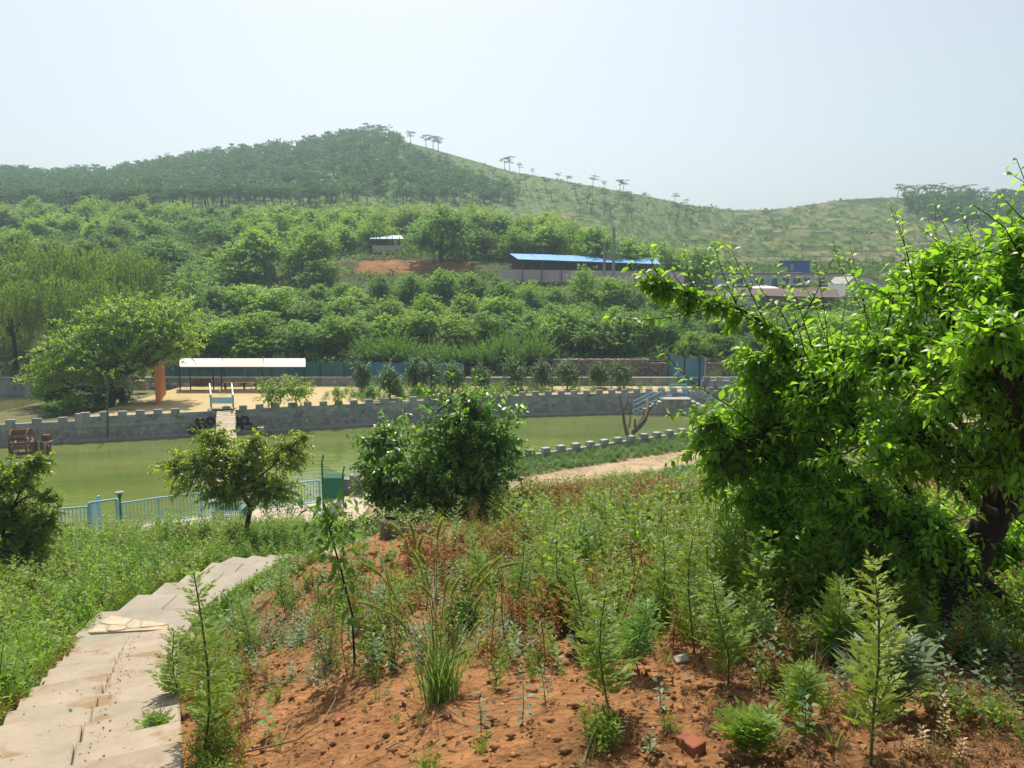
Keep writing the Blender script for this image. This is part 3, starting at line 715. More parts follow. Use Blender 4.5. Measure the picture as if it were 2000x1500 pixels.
# right-hand tree (small pointed leaves), trunk leaning to the right
tb = ray(1850, 1235, 4)
trunkR = [tb, P(1890, 1100, 6.3), P(1945, 1000, 6.1), P(2010, 880, 5.9), P(2060, 780, 5.8)]
blR = [blob(*q) for q in [(1770, 555, 6.3, 70, 60), (1850, 520, 6.0, 110, 80), (1950, 560, 5.4, 110, 100), (1650, 690, 6.9, 100, 75), (1760, 680, 6.0, 150, 110), (1900, 720, 5.3, 150, 130), (1640, 800, 6.8, 140, 110),
       (1790, 860, 5.8, 150, 120), (1950, 880, 5.6, 110, 110), (1560, 900, 7.2, 110, 100), (1680, 980, 6.6, 130, 110), (1810, 1030, 6.3, 120, 100), (1580, 1050, 6.9, 100, 90), (1720, 1120, 6.4, 110, 70), (2050, 700, 5.0, 90, 200), (1500, 980, 7.4, 80, 80),
       (1620, 1120, 6.7, 100, 55), (1790, 1120, 6.3, 90, 55), (1520, 1060, 7.2, 70, 50), (2000, 480, 5.4, 80, 70), (1510, 760, 7.3, 90, 80), (2260, 450, 5.2, 170, 120), (2230, 800, 4.7, 120, 150), (2080, 560, 5.0, 70, 90), (1930, 640, 4.9, 110, 80), (2060, 1000, 7.6, 130, 150), (1960, 1060, 7.4, 70, 90), (2060, 1150, 7.0, 110, 70)]]
extR = [(pl((1790, 760, 6.2), (1775, 600, 6.1), (1762, 425, 6.0)), 22, .085, .2, .9, .007),
        (pl((2050, 600, 5.2), (1960, 440, 5.1), (1900, 400, 5.1)), 22, .08, .2, .9, .008),
        (pl((2080, 560, 4.9), (2020, 400, 4.9), (1985, 310, 4.9)), 26, .09, .35, .9, .008),
        (pl((2060, 480, 5.0), (1990, 420, 5.0), (1945, 372, 5.0)), 20, .085, .35, .9, .006),
        (pl((2040, 380, 5.0), (1990, 350, 5.0), (1965, 332, 5.0)), 12, .075, .35, .9, .004),
        (pl((1900, 560, 6), (1830, 470, 6), (1790, 440, 6)), 18, .08, .2, .9, .006),
        (pl((2040, 520, 5.4), (1930, 490, 5.4), (1840, 520, 5.6), (1790, 560, 5.8)), 30, .08, .2, .9, .007),
        (pl((1700, 640, 6.8), (1640, 520, 6.8), (1626, 465, 6.8)), 20, .08, .2, .9, .006)]
# plum with the long arching branch
pb = ray(1555, 1085, 6)
Yp = pb[1]
trunkP = [pb, P(1545, 1050, Yp), P(1570, 940, Yp - .1), P(1600, 830, Yp - .2), P(1590, 740, Yp - .2)]
blP = [blob(1420, 880, 7.4, 90, 70), blob(1500, 820, 7.6, 120, 90), blob(1390, 830, 7.2, 60, 50), blob(1560, 950, 7.8, 110, 90), blob(1480, 960, 7.8, 70, 70), blob(1560, 730, 7.4, 100, 90), blob(1490, 700, 7.2, 80, 60), blob(1580, 720, 7.2, 45, 40), blob(1540, 672, 7.1, 42, 36), blob(1490, 635, 7.0, 40, 32), blob(1440, 607, 6.9, 38, 30), blob(1390, 590, 6.85, 36, 28), blob(1345, 575, 6.8, 34, 26), blob(1300, 558, 6.75, 30, 24), blob(1272, 545, 6.7, 22, 18)]
arch = pl((1600, 760, 7.3), (1540, 660, 7.1), (1440, 600, 6.9), (1350, 575, 6.8), (1270, 545, 6.7))
extP = [(arch, 120, .088, .9, .8, .022), ([p + np.array([.05, .1, .02]) for p in arch], 120, .085, .9, .8, .01), ([p + np.array([-.04, -.1, -.03]) for p in arch], 110, .085, .8, .9, .008),
        (pl((1370, 590, 6.8), (1345, 540, 6.8), (1335, 480, 6.8)), 17, .12, .2, .9, .006),
        (pl((1440, 600, 6.8), (1410, 530, 6.7), (1395, 475, 6.6)), 22, .12, .3, .9, .006),
        (pl((1510, 660, 6.9), (1460, 560, 6.7), (1430, 490, 6.6), (1400, 470, 6.6)), 35, .12, .3, .9, .007),
        (pl((1590, 720, 6.9), (1520, 600, 6.7), (1480, 560, 6.7), (1455, 510, 6.6)), 30, .12, .3, .9, .007),
        (pl((1300, 560, 6.8), (1275, 520, 6.8), (1262, 470, 6.8)), 16, .12, .3, .9, .005),
        (pl((1290, 560, 6.8), (1240, 530, 6.7), (1225, 520, 6.7)), 15, .12, .3, .9, .005),
        (pl((1400, 600, 6.8), (1300, 622, 6.7), (1240, 625, 6.6), (1190, 618, 6.5)), 30, .12, .3, .9, .006),
        (pl((1560, 640, 6.8), (1600, 560, 6.6), (1640, 480, 6.5)), 22, .12, .3, .9, .006),
        (pl((1500, 850, 7.2), (1420, 790, 7.0), (1340, 740, 6.9), (1300, 690, 6.8)), 32, .12, .3, .9, .008),
        (pl((1420, 880, 7.2), (1350, 880, 7.1), (1300, 905, 7.0)), 25, .12, .5, .9, .006),
        (pl((1450, 960, 7.4), (1420, 1000, 7.3), (1405, 1010, 7.3)), 12, .12, .8, .9, .006),
        (pl((1480, 900, 7.2), (1370, 960, 7.1), (1290, 965, 7.0)), 27, .12, .6, .9, .006),
        (pl((1430, 830, 7.2), (1350, 800, 7.1), (1305, 810, 7.0)), 25, .12, .3, .9, .006)]
rq = random.Random(5)
for k in range(26):   # airy upright shoots over the left shoulder of the large tree
    u0 = rq.uniform(1560, 1960); v0 = 700 - (u0 - 1560) * .35 + rq.uniform(-30, 30); Yq = rq.uniform(5.6, 6.9); du = rq.uniform(-70, 25); dv = -rq.uniform(90, 190)
    extR.append((pl((u0, v0, Yq), (u0 + du * .4, v0 + dv * .55, Yq), (u0 + du, v0 + dv, Yq)), 22, .095, .25, .9, .005))
for k in range(11):   # short upright spurs along the arch
    t = k / 10; q = (1 - t) * np.array(arch[1]) + t * np.array(arch[3]) if k % 2 else (1 - t) * np.array(arch[2]) + t * np.array(arch[4])
    extP.append(([q, q + np.array([-.05 + .1 * math.sin(k * 3), 0, .16]), q + np.array([.12 * math.sin(k * 2.1), .05, .34])], 9, .09, .2, .9, .004))
make_tree('fruit_tree', 'large bright green leafy tree with a dark leaning trunk filling the right side', 'tree', tb, trunkR, .17, blR, 2750, 18, .1, .5, L_near2, M_bark, '8', 11,
          sag=.2, droop=.3, inner=.1, rough=.45, connect=True, extra=extR, twr=.005, n_single=290, limb_r=.05)
limb_pts = np.concatenate([np.linspace(arch[i], arch[i + 1], 8) for i in range(4)])
make_tree('plum_tree', 'dark plum tree with one long arching branch reaching left over the orchard', 'tree', pb, trunkP, .06, blP, 620, 19, .11, .38, L_near, M_bark, '8', 23, free=7, skel_extra=limb_pts,
          sag=.3, droop=.5, connect=True, extra=extP, twr=.005, n_single=290, limb_r=.03)

# ------------------------------------------------------------------ bush in the middle
Yb_ = 15.0; bb = at(885, Yb_)
blB = [blob(740, 950, 14.8, 50, 45), blob(840, 960, 14.6, 90, 40), blob(905, 800, 15, 95, 75), blob(900, 880, 15, 120, 90), blob(960, 860, 14.7, 70, 60), blob(850, 930, 14.6, 110, 65), blob(750, 860, 15.3, 60, 50), blob(760, 930, 15, 75, 60), blob(940, 940, 14.5, 80, 45), blob(720, 900, 15.4, 35, 45)]
trB = [bb, bb + [0, 0, .5], bb + [.05, 0, 1.0]]
extB = [(pl((980, 850, 14.8), (1010, 830, 14.8), (1032, 795, 14.8)), 14, .14, .2, .9, .007), (pl((960, 900, 14.6), (1000, 930, 14.5), (1020, 925, 14.5)), 12, .14, .2, .9, .007),
        (pl((900, 800, 15), (915, 750, 15), (925, 722, 15)), 14, .14, .2, .9, .007), (pl((800, 870, 15), (790, 810, 15.2), (790, 760, 15.3)), 16, .14, .2, .9, .007),
        (pl((760, 870, 15), (735, 830, 15.2), (700, 845, 15.3)), 14, .13, .2, .9, .006), (pl((870, 780, 15), (850, 750, 15), (848, 735, 15)), 12, .13, .2, .9, .006)]
make_tree('walnut_bush', 'big rounded walnut bush with glossy leaves standing in front of the pond centre', 'bush', bb, trB, .07, blB, 900, 13, .165, .5, L_bush, M_barkg, '4', 31,
          sag=.2, droop=.35, connect=True, extra=extB, twr=.007, n_single=290, limb_r=.035)

# ------------------------------------------------------------------ two trees on the left bank
tb2 = at(475, 21.5)
blM = [blob(400, 905, 21.5, 75, 50), blob(480, 900, 21.5, 70, 55), blob(420, 850, 21.7, 45, 35), blob(560, 880, 21.3, 55, 40), blob(520, 950, 21.3, 75, 40), blob(440, 960, 21.5, 60, 35), blob(345, 905, 21.6, 30, 25), blob(500, 860, 21.5, 25, 30), blob(590, 850, 21.3, 22, 16)]
trM = [tb2, P(490, 990, 21.5), P(465, 955, 21.5), P(470, 930, 21.5)]
extM = [(pl((410, 860, 21.5), (395, 830, 21.5), (388, 815, 21.5)), 16, .1, .2, .9, .008), (pl((520, 870, 21.4), (518, 845, 21.4), (516, 832, 21.4)), 14, .1, .2, .9, .008),
        (pl((570, 860, 21.4), (590, 835, 21.4), (600, 822, 21.4)), 16, .1, .2, .9, .008), (pl((370, 900, 21.5), (330, 900, 21.5), (302, 918, 21.5)), 16, .1, .4, .9, .008)]
make_tree('plum_tree', 'small spreading plum tree with a crooked trunk in front of the plank bridge', 'tree', tb2, trM, .08, blM, 1150, 15, .13, .45, L_plum2, M_bark, '4', 41, sag=.35, droop=.5, connect=True, extra=extM, limb_r=.04, rough=.35)
tb3 = at(20, 17.5)
blL = [blob(90, 1010, 17.4, 45, 35), blob(20, 930, 17.5, 65, 45), blob(70, 900, 17.5, 40, 25), blob(10, 1000, 17.5, 70, 45), blob(60, 1040, 17.5, 60, 35), blob(-60, 960, 17.5, 60, 60), blob(95, 965, 17.3, 30, 18), blob(40, 1080, 17.2, 70, 30)]
trL = [tb3, tb3 + [0, 0, .5], tb3 + [-.1, 0, 1.0]]
make_tree('plum_tree', 'leafy plum tree cut off by the left edge in front of the water wheel', 'tree', tb3, trL, .07, blL, 1150, 15, .115, .4, L_plum2, M_bark, '4', 43, sag=.35, droop=.45, connect=True, limb_r=.035, rough=.35)

# ------------------------------------------------------------------ island tree and shrubs on the terrace
ib = np.array([-27.6, 52.2, -8.4])
blI = [blob(150, 690, 54, 90, 55), blob(240, 650, 55, 100, 60), blob(330, 640, 55, 60, 55), blob(200, 720, 53, 100, 50), blob(290, 675, 54, 75, 42), blob(100, 730, 54, 60, 40), blob(250, 610, 56, 70, 40), blob(340, 600, 58, 50, 35), blob(90, 770, 54, 30, 20), blob(355, 672, 54, 38, 25)]
make_tree('elm_tree', 'wide spreading light green tree on the bank left of the orange board', 'tree', ib, [ib, ib + [0, .3, 1.2], ib + [-.2, .5, 2.2], ib + [0, .8, 3]], .28, blI, 2700, 14, .25, .95, L_island, M_bark, '2', 51, sag=.3, droop=.35, twr=.02, rough=.35)
def shrubfrom(u, vt, vb, wpx, Y, label, name, cat, Lm, ntw, lper, ls, seed, group=None, zb=TERR, wood=M_bark, up=.25, tmpl='2', tl=.35):
    k = Y / FPX; h = (vb - vt) * k; wd = wpx * k; X = P(u, vb, Y)[0]
    b0 = np.array([X, Y, zb]); rng = np.random.RandomState(seed); bl = []
    for q in range(5):
        a = q * 2.5 + seed; bl.append((X + math.cos(a) * wd * .22, Y + math.sin(a) * wd * .22, zb + h * (.5 + .12 * math.sin(q * 1.7 + seed)), wd * .28, wd * .28, h * .36))
    bl.append((X, Y, zb + h * .68, wd * .25, wd * .25, h * .3))
    return make_tree(name, label, cat, b0, [b0, b0 + [0, 0, h * .2], b0 + [.02, 0, h * .35]], max(.025, h * .02), bl, ntw, lper, ls, tl, Lm, wood, tmpl, seed, sag=.15, up=up, twr=.008, group=group)
shrubfrom(530, 722, 788, 75, 51.2, 'rounded light green shrub right of the bridge gate, left of two', 'shrub', 'shrub', L_island, 200, 12, .15, 61)
shrubfrom(578, 716, 786, 85, 51.8, 'rounded light green shrub on the terrace, right one of two beside the bridge', 'shrub', 'shrub', L_island, 260, 12, .15, 63)
shrubfrom(660, 742, 788, 40, 52.6, 'small pale yellowish shrub standing alone on the terrace edge', 'shrub', 'shrub', L_orch3, 90, 10, .12, 65)
gb = 'leafy bushes overgrowing the bank by the upper pond'
for k, (u, vt, vb, wd, Y, lb) in enumerate([(105, 778, 812, 60, 49.5, 'lowest leafy bush on the bank beside the upper pond'), (150, 765, 808, 70, 51, 'leafy bush on the bank left of the green pole'), (190, 762, 802, 55, 52.5, 'dense bush at the foot of the spreading tree'), (130, 750, 790, 60, 55, 'bush behind the bank bushes near the upper pond water'), (240, 742, 790, 50, 53.5, 'dark bush around the trunk of the spreading tree')]):
    shrubfrom(u, vt, vb, wd, Y, lb, 'shrub', 'bush', L_jun if k != 4 else L_orch2, 200, 11, .16, 70 + k, gb, zb=-8.4)
gp_ = 'young peach trees along the terrace'
ords = ['first', 'second', 'third', 'fourth', 'fifth', 'sixth', 'seventh', 'eighth', 'ninth', 'tenth', 'eleventh', 'twelfth', 'thirteenth', 'fourteenth', 'fifteenth', 'sixteenth', 'seventeenth', 'eighteenth', 'nineteenth', 'twentieth']
for k, (u, vt, vb, wd, Y) in enumerate([(708, 690, 765, 48, 58.5), (762, 705, 782, 60, 55.5), (810, 698, 775, 48, 58), (842, 690, 770, 60, 58.5), (885, 700, 770, 55, 58.5), (940, 705, 768, 50, 59.5), (1004, 690, 766, 64, 60), (1058, 697, 762, 56, 60.8), (1108, 700, 762, 58, 60.8), (1168, 697, 755, 52, 61.8), (1212, 697, 758, 56, 61.4)]):
    shrubfrom(u, vt, vb, wd, Y, 'young peach tree with upright branches on the terrace, %s from the left' % ords[k], 'peach_tree', 'tree', L_peach, 280, 11, .17, 80 + k, gp_, wood=M_barkg, up=.6)
for k, (u, vt, vb, wd, Y, lb) in enumerate([(725, 750, 785, 36, 54.3, 'leftmost low green bush behind the crenellated wall centre'), (775, 752, 782, 48, 55.8, 'wide low bush behind the crenellated wall, second of three'), (815, 750, 778, 40, 56.5, 'low bush behind the crenellated wall, rightmost of three')]):
    shrubfrom(u, vt, vb, wd, Y, lb, 'shrub', 'bush', L_jun, 110, 9, .13, 100 + k, 'low bushes behind the crenellated wall')

# ------------------------------------------------------------------ prototypes for the orchard
def proto(name, Lm, seed, h=5.0, wd=5.0, ntw=950, lper=13, ls=.21, wood=M_bark, trunk_h=.2, tl=.7):
    rng = np.random.RandomState(seed); bl = []
    for q in range(7):
        a = q * 2.4 + seed; rad = wd * .27 * (1 if q else 0)
        bl.append((math.cos(a) * rad, math.sin(a) * rad, h * (.42 + .18 * math.sin(q * 2.1 + seed)), wd * .27, wd * .27, h * .3))
    bl.append((rng.uniform(-.3, .3), rng.uniform(-.3, .3), h * .76, wd * .24, wd * .24, h * .22))
    return make_tree(name, 'tree', 'tree', (0, 0, 0), [(0, 0, -.4), (0, .05, h * trunk_h * .6), (.05, 0, h * trunk_h), (0, 0, h * .45)], .035 * h, bl, ntw, lper, ls, tl, Lm, wood, '2', seed, sag=.25, twr=.012, rough=.35)
def willow(seed):
    rng = np.random.RandomState(seed); root = thing('willow_tree', 'w', 'tree', (0, 0, 0))
    bl = [(math.cos(q * 2.2) * 2.2, math.sin(q * 2.2) * 2.2, 6 + .9 * math.sin(q * 3 + seed), 1.3, 1.3, 1.2) for q in range(6)] + [(0, 0, 7.4, 1.3, 1.3, 1.1)]
    parts = [tubes(np.array([[(0, 0, -.5), (.1, 0, 1.5), (0, .1, 3), (0, 0, 5)]], float), np.array([[.28, .22, .18, .12]]), 8)]
    P4 = []
    for b_ in bl:
        parts.append(tubes(limb((0, 0, 3.2), b_[:3], rng)[None], np.linspace(.1, .03, 6)[None], 5))
        n = 60
        s = np.array(b_[:3]) + rdir(rng, n) * np.array(b_[3:6]) * rng.uniform(.5, 1, (n, 1))
        out_ = norm(s - np.array([0, 0, s[:, 2].mean()])) * rng.uniform(.2, .7, (n, 1)); ln = rng.uniform(1.5, 3.6, n)
        pts = np.stack([s, s + out_ * .6 + [0, 0, .25], s + out_ - np.stack([0 * ln, 0 * ln, ln * .45], 1), s + out_ * 1.1 - np.stack([0 * ln, 0 * ln, ln], 1)], 1); P4.append(pts)
    P4 = np.concatenate(P4); parts.append(tubes(P4[::4], np.tile(np.linspace(.012, .004, 4), (len(P4[::4]), 1)), 3))
    V, F, T = merge(parts); link('trunk', mesh_np('trunk', V, F), M_bark, root)
    pos, D, Nn, Sz = shoots(rng, P4, 36, .25, 1.2, .6, .05)
    V, F, T = leafcloud(pos, D, Nn, Sz, TIP2_V * [.6, 1, 1], TIP2_F, np.clip(rng.normal(.5, .3, len(pos)), 0, 1))
    link('crown', mesh_np('crown', V, F, T), L_willow, root); return root
def feathery(seed):
    rng = np.random.RandomState(seed); root = thing('feathery_shrub', 'f', 'shrub', (0, 0, 0))
    n = 150; d = rdir(rng, n); d[:, 2] = np.abs(d[:, 2]) * 1.0 + .45; d = norm(d); ln = rng.uniform(1.3, 2.5, n)
    s = rdir(rng, n) * [.6, .6, .05]; s[:, 2] = np.abs(s[:, 2]); T = np.linspace(0, 1, 5)[None, :, None]
    pts = s[:, None] + d[:, None] * ln[:, None, None] * T; pts[..., 2] -= .15 * T[..., 0] ** 3
    V, F = tubes(pts, np.tile(np.linspace(.015, .004, 5), (n, 1)), 3); link('stem', mesh_np('stem', V, F), M_barkg, root)
    pos, D, Nn, Sz = shoots(rng, pts, 34, .2, -.3, .6, .15)
    V, F, T = leafcloud(pos, D, Nn, Sz, TIP2_V * [.55, 1, 1], TIP2_F, np.clip(rng.normal(.5, .3, len(pos)), 0, 1))
    link('crown', mesh_np('crown', V, F, T), L_jun, root); return root
pool = {'a': [proto('walnut_tree', L_orch, 201), proto('walnut_tree', L_orch, 202, ls=.18, tl=.5), proto('walnut_tree', L_orch, 212, ls=.24, wd=4.6), proto('walnut_tree', L_orch, 213, trunk_h=.3)], 'd': [proto('walnut_tree', L_orch2, 203), proto('walnut_tree', L_orch2, 204, ntw=700), proto('walnut_tree', L_orch2, 214, wd=4.7, ls=.19)],
        'y': [proto('walnut_tree', L_orch3, 205)], 'w': [willow(206)], 'f': [feathery(207), feathery(208)]}
ph = {'a': 5., 'd': 5., 'y': 5., 'w': 8.3, 'f': 1.8}; pw = {'a': 5.4, 'd': 5.4, 'y': 5.4, 'w': 7.2, 'f': 3.2}
used = {}
rt = random.Random(77)
def put(kind, u, vt, wpx, Y, label, cat='tree', group=None, name=None):
    b0 = at(u, Y); top = tslope(vt) * Y; h = max(1.2, top - b0[2]); wd = wpx * Y / FPX
    k = rt.randrange(len(pool[kind])); pr = pool[kind][k]
    if (kind, k) in used: o = copy_tree(pr)
    else: o = pr; used[(kind, k)] = 1
    sxy = wd / pw[kind]; sz = h / ph[kind]; sxy = min(sxy, sz * 1.7); sz = min(sz, sxy * 1.7)
    place(o, b0, rt.uniform(0, 6.28), (sxy, sxy * rt.uniform(.9, 1.1), sz)); o['label'] = label; o['category'] = cat
    if group: o['group'] = group
    elif 'group' in o: del o['group']
    return o
ONE = ['', 'first', 'second', 'third', 'fourth', 'fifth', 'sixth', 'seventh', 'eighth', 'ninth', 'tenth', 'eleventh', 'twelfth', 'thirteenth', 'fourteenth', 'fifteenth', 'sixteenth', 'seventeenth', 'eighteenth', 'nineteenth']
def ordn(n): return ONE[n] if n < 20 else (['twentieth', 'thirtieth', 'fortieth', 'fiftieth', 'sixtieth'][n // 10 - 2] if n % 10 == 0 else ['twenty', 'thirty', 'forty', 'fifty', 'sixty'][n // 10 - 2] + '-' + ONE[n % 10])
rows = [
 ('row below the pine wood', 'trees below the pine wood', [(kd_, u_, v_ - 3, w_, Y_ - 17) for kd_, u_, v_, w_, Y_ in [('d', 50, 405, 150, 168), ('a', 150, 412, 150, 165), ('d', 262, 418, 165, 150), ('a', 395, 418, 90, 165), ('d', 440, 420, 120, 150), ('a', 515, 402, 140, 158), ('y', 565, 392, 90, 170), ('a', 640, 398, 130, 155), ('a', 705, 405, 130, 145), ('y', 770, 392, 110, 165), ('y', 700, 395, 80, 170), ('y', 820, 395, 120, 165), ('y', 950, 402, 110, 150), ('a', 1020, 410, 130, 145), ('y', 1110, 425, 110, 140), ('y', 1060, 415, 110, 150)]]),
 ('row on the red terrace', 'trees along the red terrace', [('a', 640, 438, 110, 122), ('a', 700, 428, 110, 125), ('d', 862, 387, 130, 113), ('d', 985, 440, 120, 116), ('d', 1040, 428, 140, 114), ('a', 1110, 430, 140, 114), ('d', 1170, 438, 130, 113), ('a', 1225, 452, 110, 113), ('a', 1290, 466, 100, 125), ('a', 1350, 475, 110, 125)]),
 ('tall row left of the lamp', 'tall trees at the left of the orchard', [('a', 20, 440, 130, 120), ('a', 130, 460, 120, 118), ('d', 330, 455, 140, 105), ('d', 395, 470, 120, 108), ('a', 470, 468, 120, 104), ('a', 560, 432, 190, 106), ('d', 625, 500, 90, 102)]),
 ('row before the blue-roofed shed', 'upper orchard row', [('a', 655, 545, 100, 92), ('a', 725, 555, 100, 90), ('d', 775, 528, 110, 92), ('d', 835, 520, 110, 95), ('a', 895, 516, 110, 95), ('d', 950, 528, 100, 93), ('a', 1005, 540, 100, 90), ('d', 1065, 552, 100, 88), ('a', 1140, 512, 66, 92), ('a', 1180, 535, 66, 90), ('a', 1225, 538, 66, 90), ('d', 1275, 560, 100, 86), ('a', 1340, 575, 110, 84)]),
 ('middle orchard row', 'middle orchard row', [('a', 375, 528, 130, 84), ('d', 430, 545, 130, 80), ('a', 500, 548, 130, 82), ('a', 565, 552, 130, 80), ('d', 625, 575, 110, 78), ('a', 690, 572, 110, 80), ('y', 745, 580, 90, 80), ('a', 800, 568, 120, 82), ('a', 860, 562, 120, 82), ('d', 925, 572, 110, 82), ('a', 985, 570, 110, 81), ('a', 1045, 580, 120, 80), ('d', 1110, 578, 120, 79), ('a', 1170, 585, 120, 78), ('d', 1235, 585, 120, 78), ('a', 1300, 600, 120, 77), ('d', 1370, 605, 130, 76), ('a', 1440, 600, 130, 76), ('d', 1520, 605, 130, 76), ('a', 1600, 600, 130, 76)]),
 ('front orchard row', 'front orchard row', [('d', 405, 600, 120, 73), ('a', 465, 612, 130, 70), ('a', 530, 600, 130, 72), ('d', 590, 615, 120, 70), ('a', 645, 605, 110, 72), ('d', 700, 612, 100, 73), ('a', 765, 605, 100, 74), ('a', 825, 600, 110, 75), ('y', 885, 606, 100, 74), ('d', 945, 600, 90, 76), ('d', 1040, 606, 100, 74), ('a', 1090, 592, 120, 73), ('d', 1150, 612, 120, 71), ('d', 1215, 600, 130, 71), ('d', 1280, 612, 120, 70), ('a', 1370, 640, 90, 68.5), ('d', 1450, 640, 120, 69), ('a', 1540, 640, 120, 69)]),
]
for rn, gr, lst in rows:
    desc = {'a': 'leafy green walnut tree', 'd': 'dark green walnut tree', 'y': 'yellowish green tree'}
    ex_ = []
    for (kd, u, vt, wpx, Y) in lst:
        h_ = max(1.2, tslope(vt) * Y - at(u, Y)[2]); nn_ = max(1, math.ceil(wpx * 1.15 * Y / FPX / (1.7 * 1.08 * h_)))
        for q in range(nn_): ex_.append((kd, u + ((q + .5) / nn_ - .5) * wpx + rt.uniform(-6, 6) * (nn_ > 1), vt + rt.uniform(0, 8) * (nn_ > 1), wpx / nn_ * (1.15 if nn_ > 1 else 1), Y + rt.uniform(-2, 2) * (nn_ > 1)))
    lst = sorted(ex_, key=lambda q: q[1])
    for k, (kd, u, vt, wpx, Y) in enumerate(lst):
        lb = '%s, %s from the left in the %s' % (desc[kd], ordn(k + 1), rn)
        if 855 < u < 870 and Y == 113: lb = 'biggest dark round tree, standing on the red earth left of the blue-roofed shed'
        put(kd, u, vt, wpx * 1.2, Y, lb, group=gr)
for k, (u, vt, wpx, Y) in enumerate([(-20, 500, 150, 70), (60, 468, 130, 76), (130, 478, 120, 74), (205, 482, 120, 73), (262, 490, 100, 75), (120, 540, 120, 68), (30, 560, 110, 66.5), (200, 545, 120, 67)]):
    put('w', u, vt, wpx * 1.15, Y, 'drooping pale willow on the left shore, %s of the willows by distance' % ords[k], group='willows behind the upper pond')
for k, (u, vt, wpx, Y) in enumerate([(725, 655, 85, 67.5), (770, 650, 90, 68), (800, 668, 70, 66.8), (850, 668, 80, 66.8), (895, 672, 80, 66.8), (940, 668, 70, 67), (985, 648, 70, 68.5), (1045, 648, 80, 67.5), (1010, 672, 60, 66.9)]):
    put('f', u, vt, wpx, Y, 'feathery bright green shrub above the net fence, %s placed from the left' % ords[k], 'shrub', 'feathery shrubs above the net fence')
# more trees of the same orchard filling the slope behind those rows
for k in range(60):
    Y = rt.uniform(97, 165); u = rt.choice([rt.uniform(-150, 640), rt.uniform(640, 2150)])
    if u > 640 and Y < 125 : Y = rt.uniform(126, 160)
    if 1250 < u < 1800: continue
    put(rt.choice('aad'), u, 750 - FPX * math.tan(math.atan2(float(at(u, Y)[2]) + rt.uniform(3.2, 4.6), Y) + PITCH), 6 * FPX / Y, Y, 'leafy green tree among the crowded trees of the far slope', group='crowded trees of the far slope')
for k in range(64):
    Y = rt.uniform(150, 184); u = -120 + k * 17 + rt.uniform(-8, 8); g0 = float(at(u, Y)[2])
    put(rt.choice('aady'), u, 750 - FPX * math.tan(math.atan2(g0 + rt.uniform(3.2, 5.8), Y) + PITCH), rt.uniform(5, 8) * FPX / Y, Y, 'x', group='broadleaved trees at the foot of the pine wood')
for k in range(26):
    Y = rt.uniform(68, 96); u = rt.uniform(-100, 420) if k % 2 else rt.uniform(1500, 2200)
    if u < 420 : Y = rt.uniform(84, 100)
    if 1280 < u < 1760: Y = rt.uniform(67.5, 74)
    put(rt.choice('aad'), u, 750 - FPX * math.tan(math.atan2(float(at(u, Y)[2]) + rt.uniform(3.5, 5), Y) + PITCH), 6 * FPX / Y, Y, 'leafy green tree half hidden behind the nearer trees of the orchard', group='half hidden orchard trees')

# ------------------------------------------------------------------ pines
def pine(seed, n=240, ls=.75, h=6.0, lean=.3):
    rng = np.random.RandomState(seed); root = thing('pine_tree', 'p', 'tree', (0, 0, 0))
    tr = np.array([(0, 0, -.5), (lean * .3, 0, h * .35), (lean, .1, h * .65), (lean * 1.2, 0, h * .9)])
    parts = [tubes(tr[None], np.array([[.16, .12, .09, .05]]), 6)]; pos = []
    for q in range(7):
        a = q * 2.3 + seed; rad = rng.uniform(.7, 2.1); zc = h * rng.uniform(.5, .98); c_ = np.array([lean + math.cos(a) * rad, math.sin(a) * rad, zc])
        parts.append(tubes(limb(tr[2], c_ - [0, 0, .1], rng)[None], np.linspace(.06, .02, 6)[None], 4))
        m_ = n // 7; dd = rdir(rng, m_) * [1.25, 1.25, .3] * rng.uniform(.3, 1, (m_, 1)); pos.append(c_ + dd)
    V, F, T = merge(parts); link('trunk', mesh_np('trunk', V, F), M_bark, root)
    pos = np.concatenate(pos); D = norm(rdir(rng, len(pos)) * [1, 1, .5] + [0, 0, .25]); Nn = rdir(rng, len(pos))
    V, F, T = leafcloud(pos, D, Nn, ls * rng.uniform(.5, 1, len(pos)), TIP2_V, TIP2_F, rng.rand(len(pos)))
    link('crown', mesh_np('crown', V, F, T), L_pine, root); return root
pines = [pine(s, 260, .6, 6, l) for s, l in ((301, .3), (302, -.5), (303, .8), (304, 0))]
pused = [False] * 4
def putpine(p, sc, label, group):
    k = rt.randrange(4)
    if pused[k]: o = copy_tree(pines[k])
    else: o = pines[k]; pused[k] = True
    place(o, p, rt.uniform(0, 6.28), (sc * rt.uniform(.95, 1.25), sc * rt.uniform(.95, 1.25), sc * rt.uniform(.85, 1.1)))
    o['label'] = label; o['category'] = 'tree'; o['group'] = group
def ridge(u, back=2):
    a = (u - 1000) / FPX / 1.03; Y = float(Yridge(np.array(a))) - back; X = a * Y; return np.array([X, Y, float(H(X, Y))])
rg = [(20, 1.1), (45, 1.0), (115, 1.1), (140, 1.0), (160, 1.2), (180, 1.1), (240, 1), (262, 1), (290, 1.1), (330, 1.1), (350, .8), (372, 1), (402, 1.05), (425, 1), (470, 1), (505, .8), (550, .8), (590, .8), (640, .8), (690, .9), (706, 1), (722, 1.2), (738, 1.2), (748, 1)]
for k, (u, sc) in enumerate(rg): putpine(ridge(u, rt.uniform(1, 5)), sc * .82, 'pine on the skyline of the wooded left hill, near its %s' % ('far left end' if u < 60 else 'low left saddle' if u < 200 else 'long left shoulder' if u < 560 else 'summit approach' if u < 700 else 'summit'), 'pines along the wooded skyline')
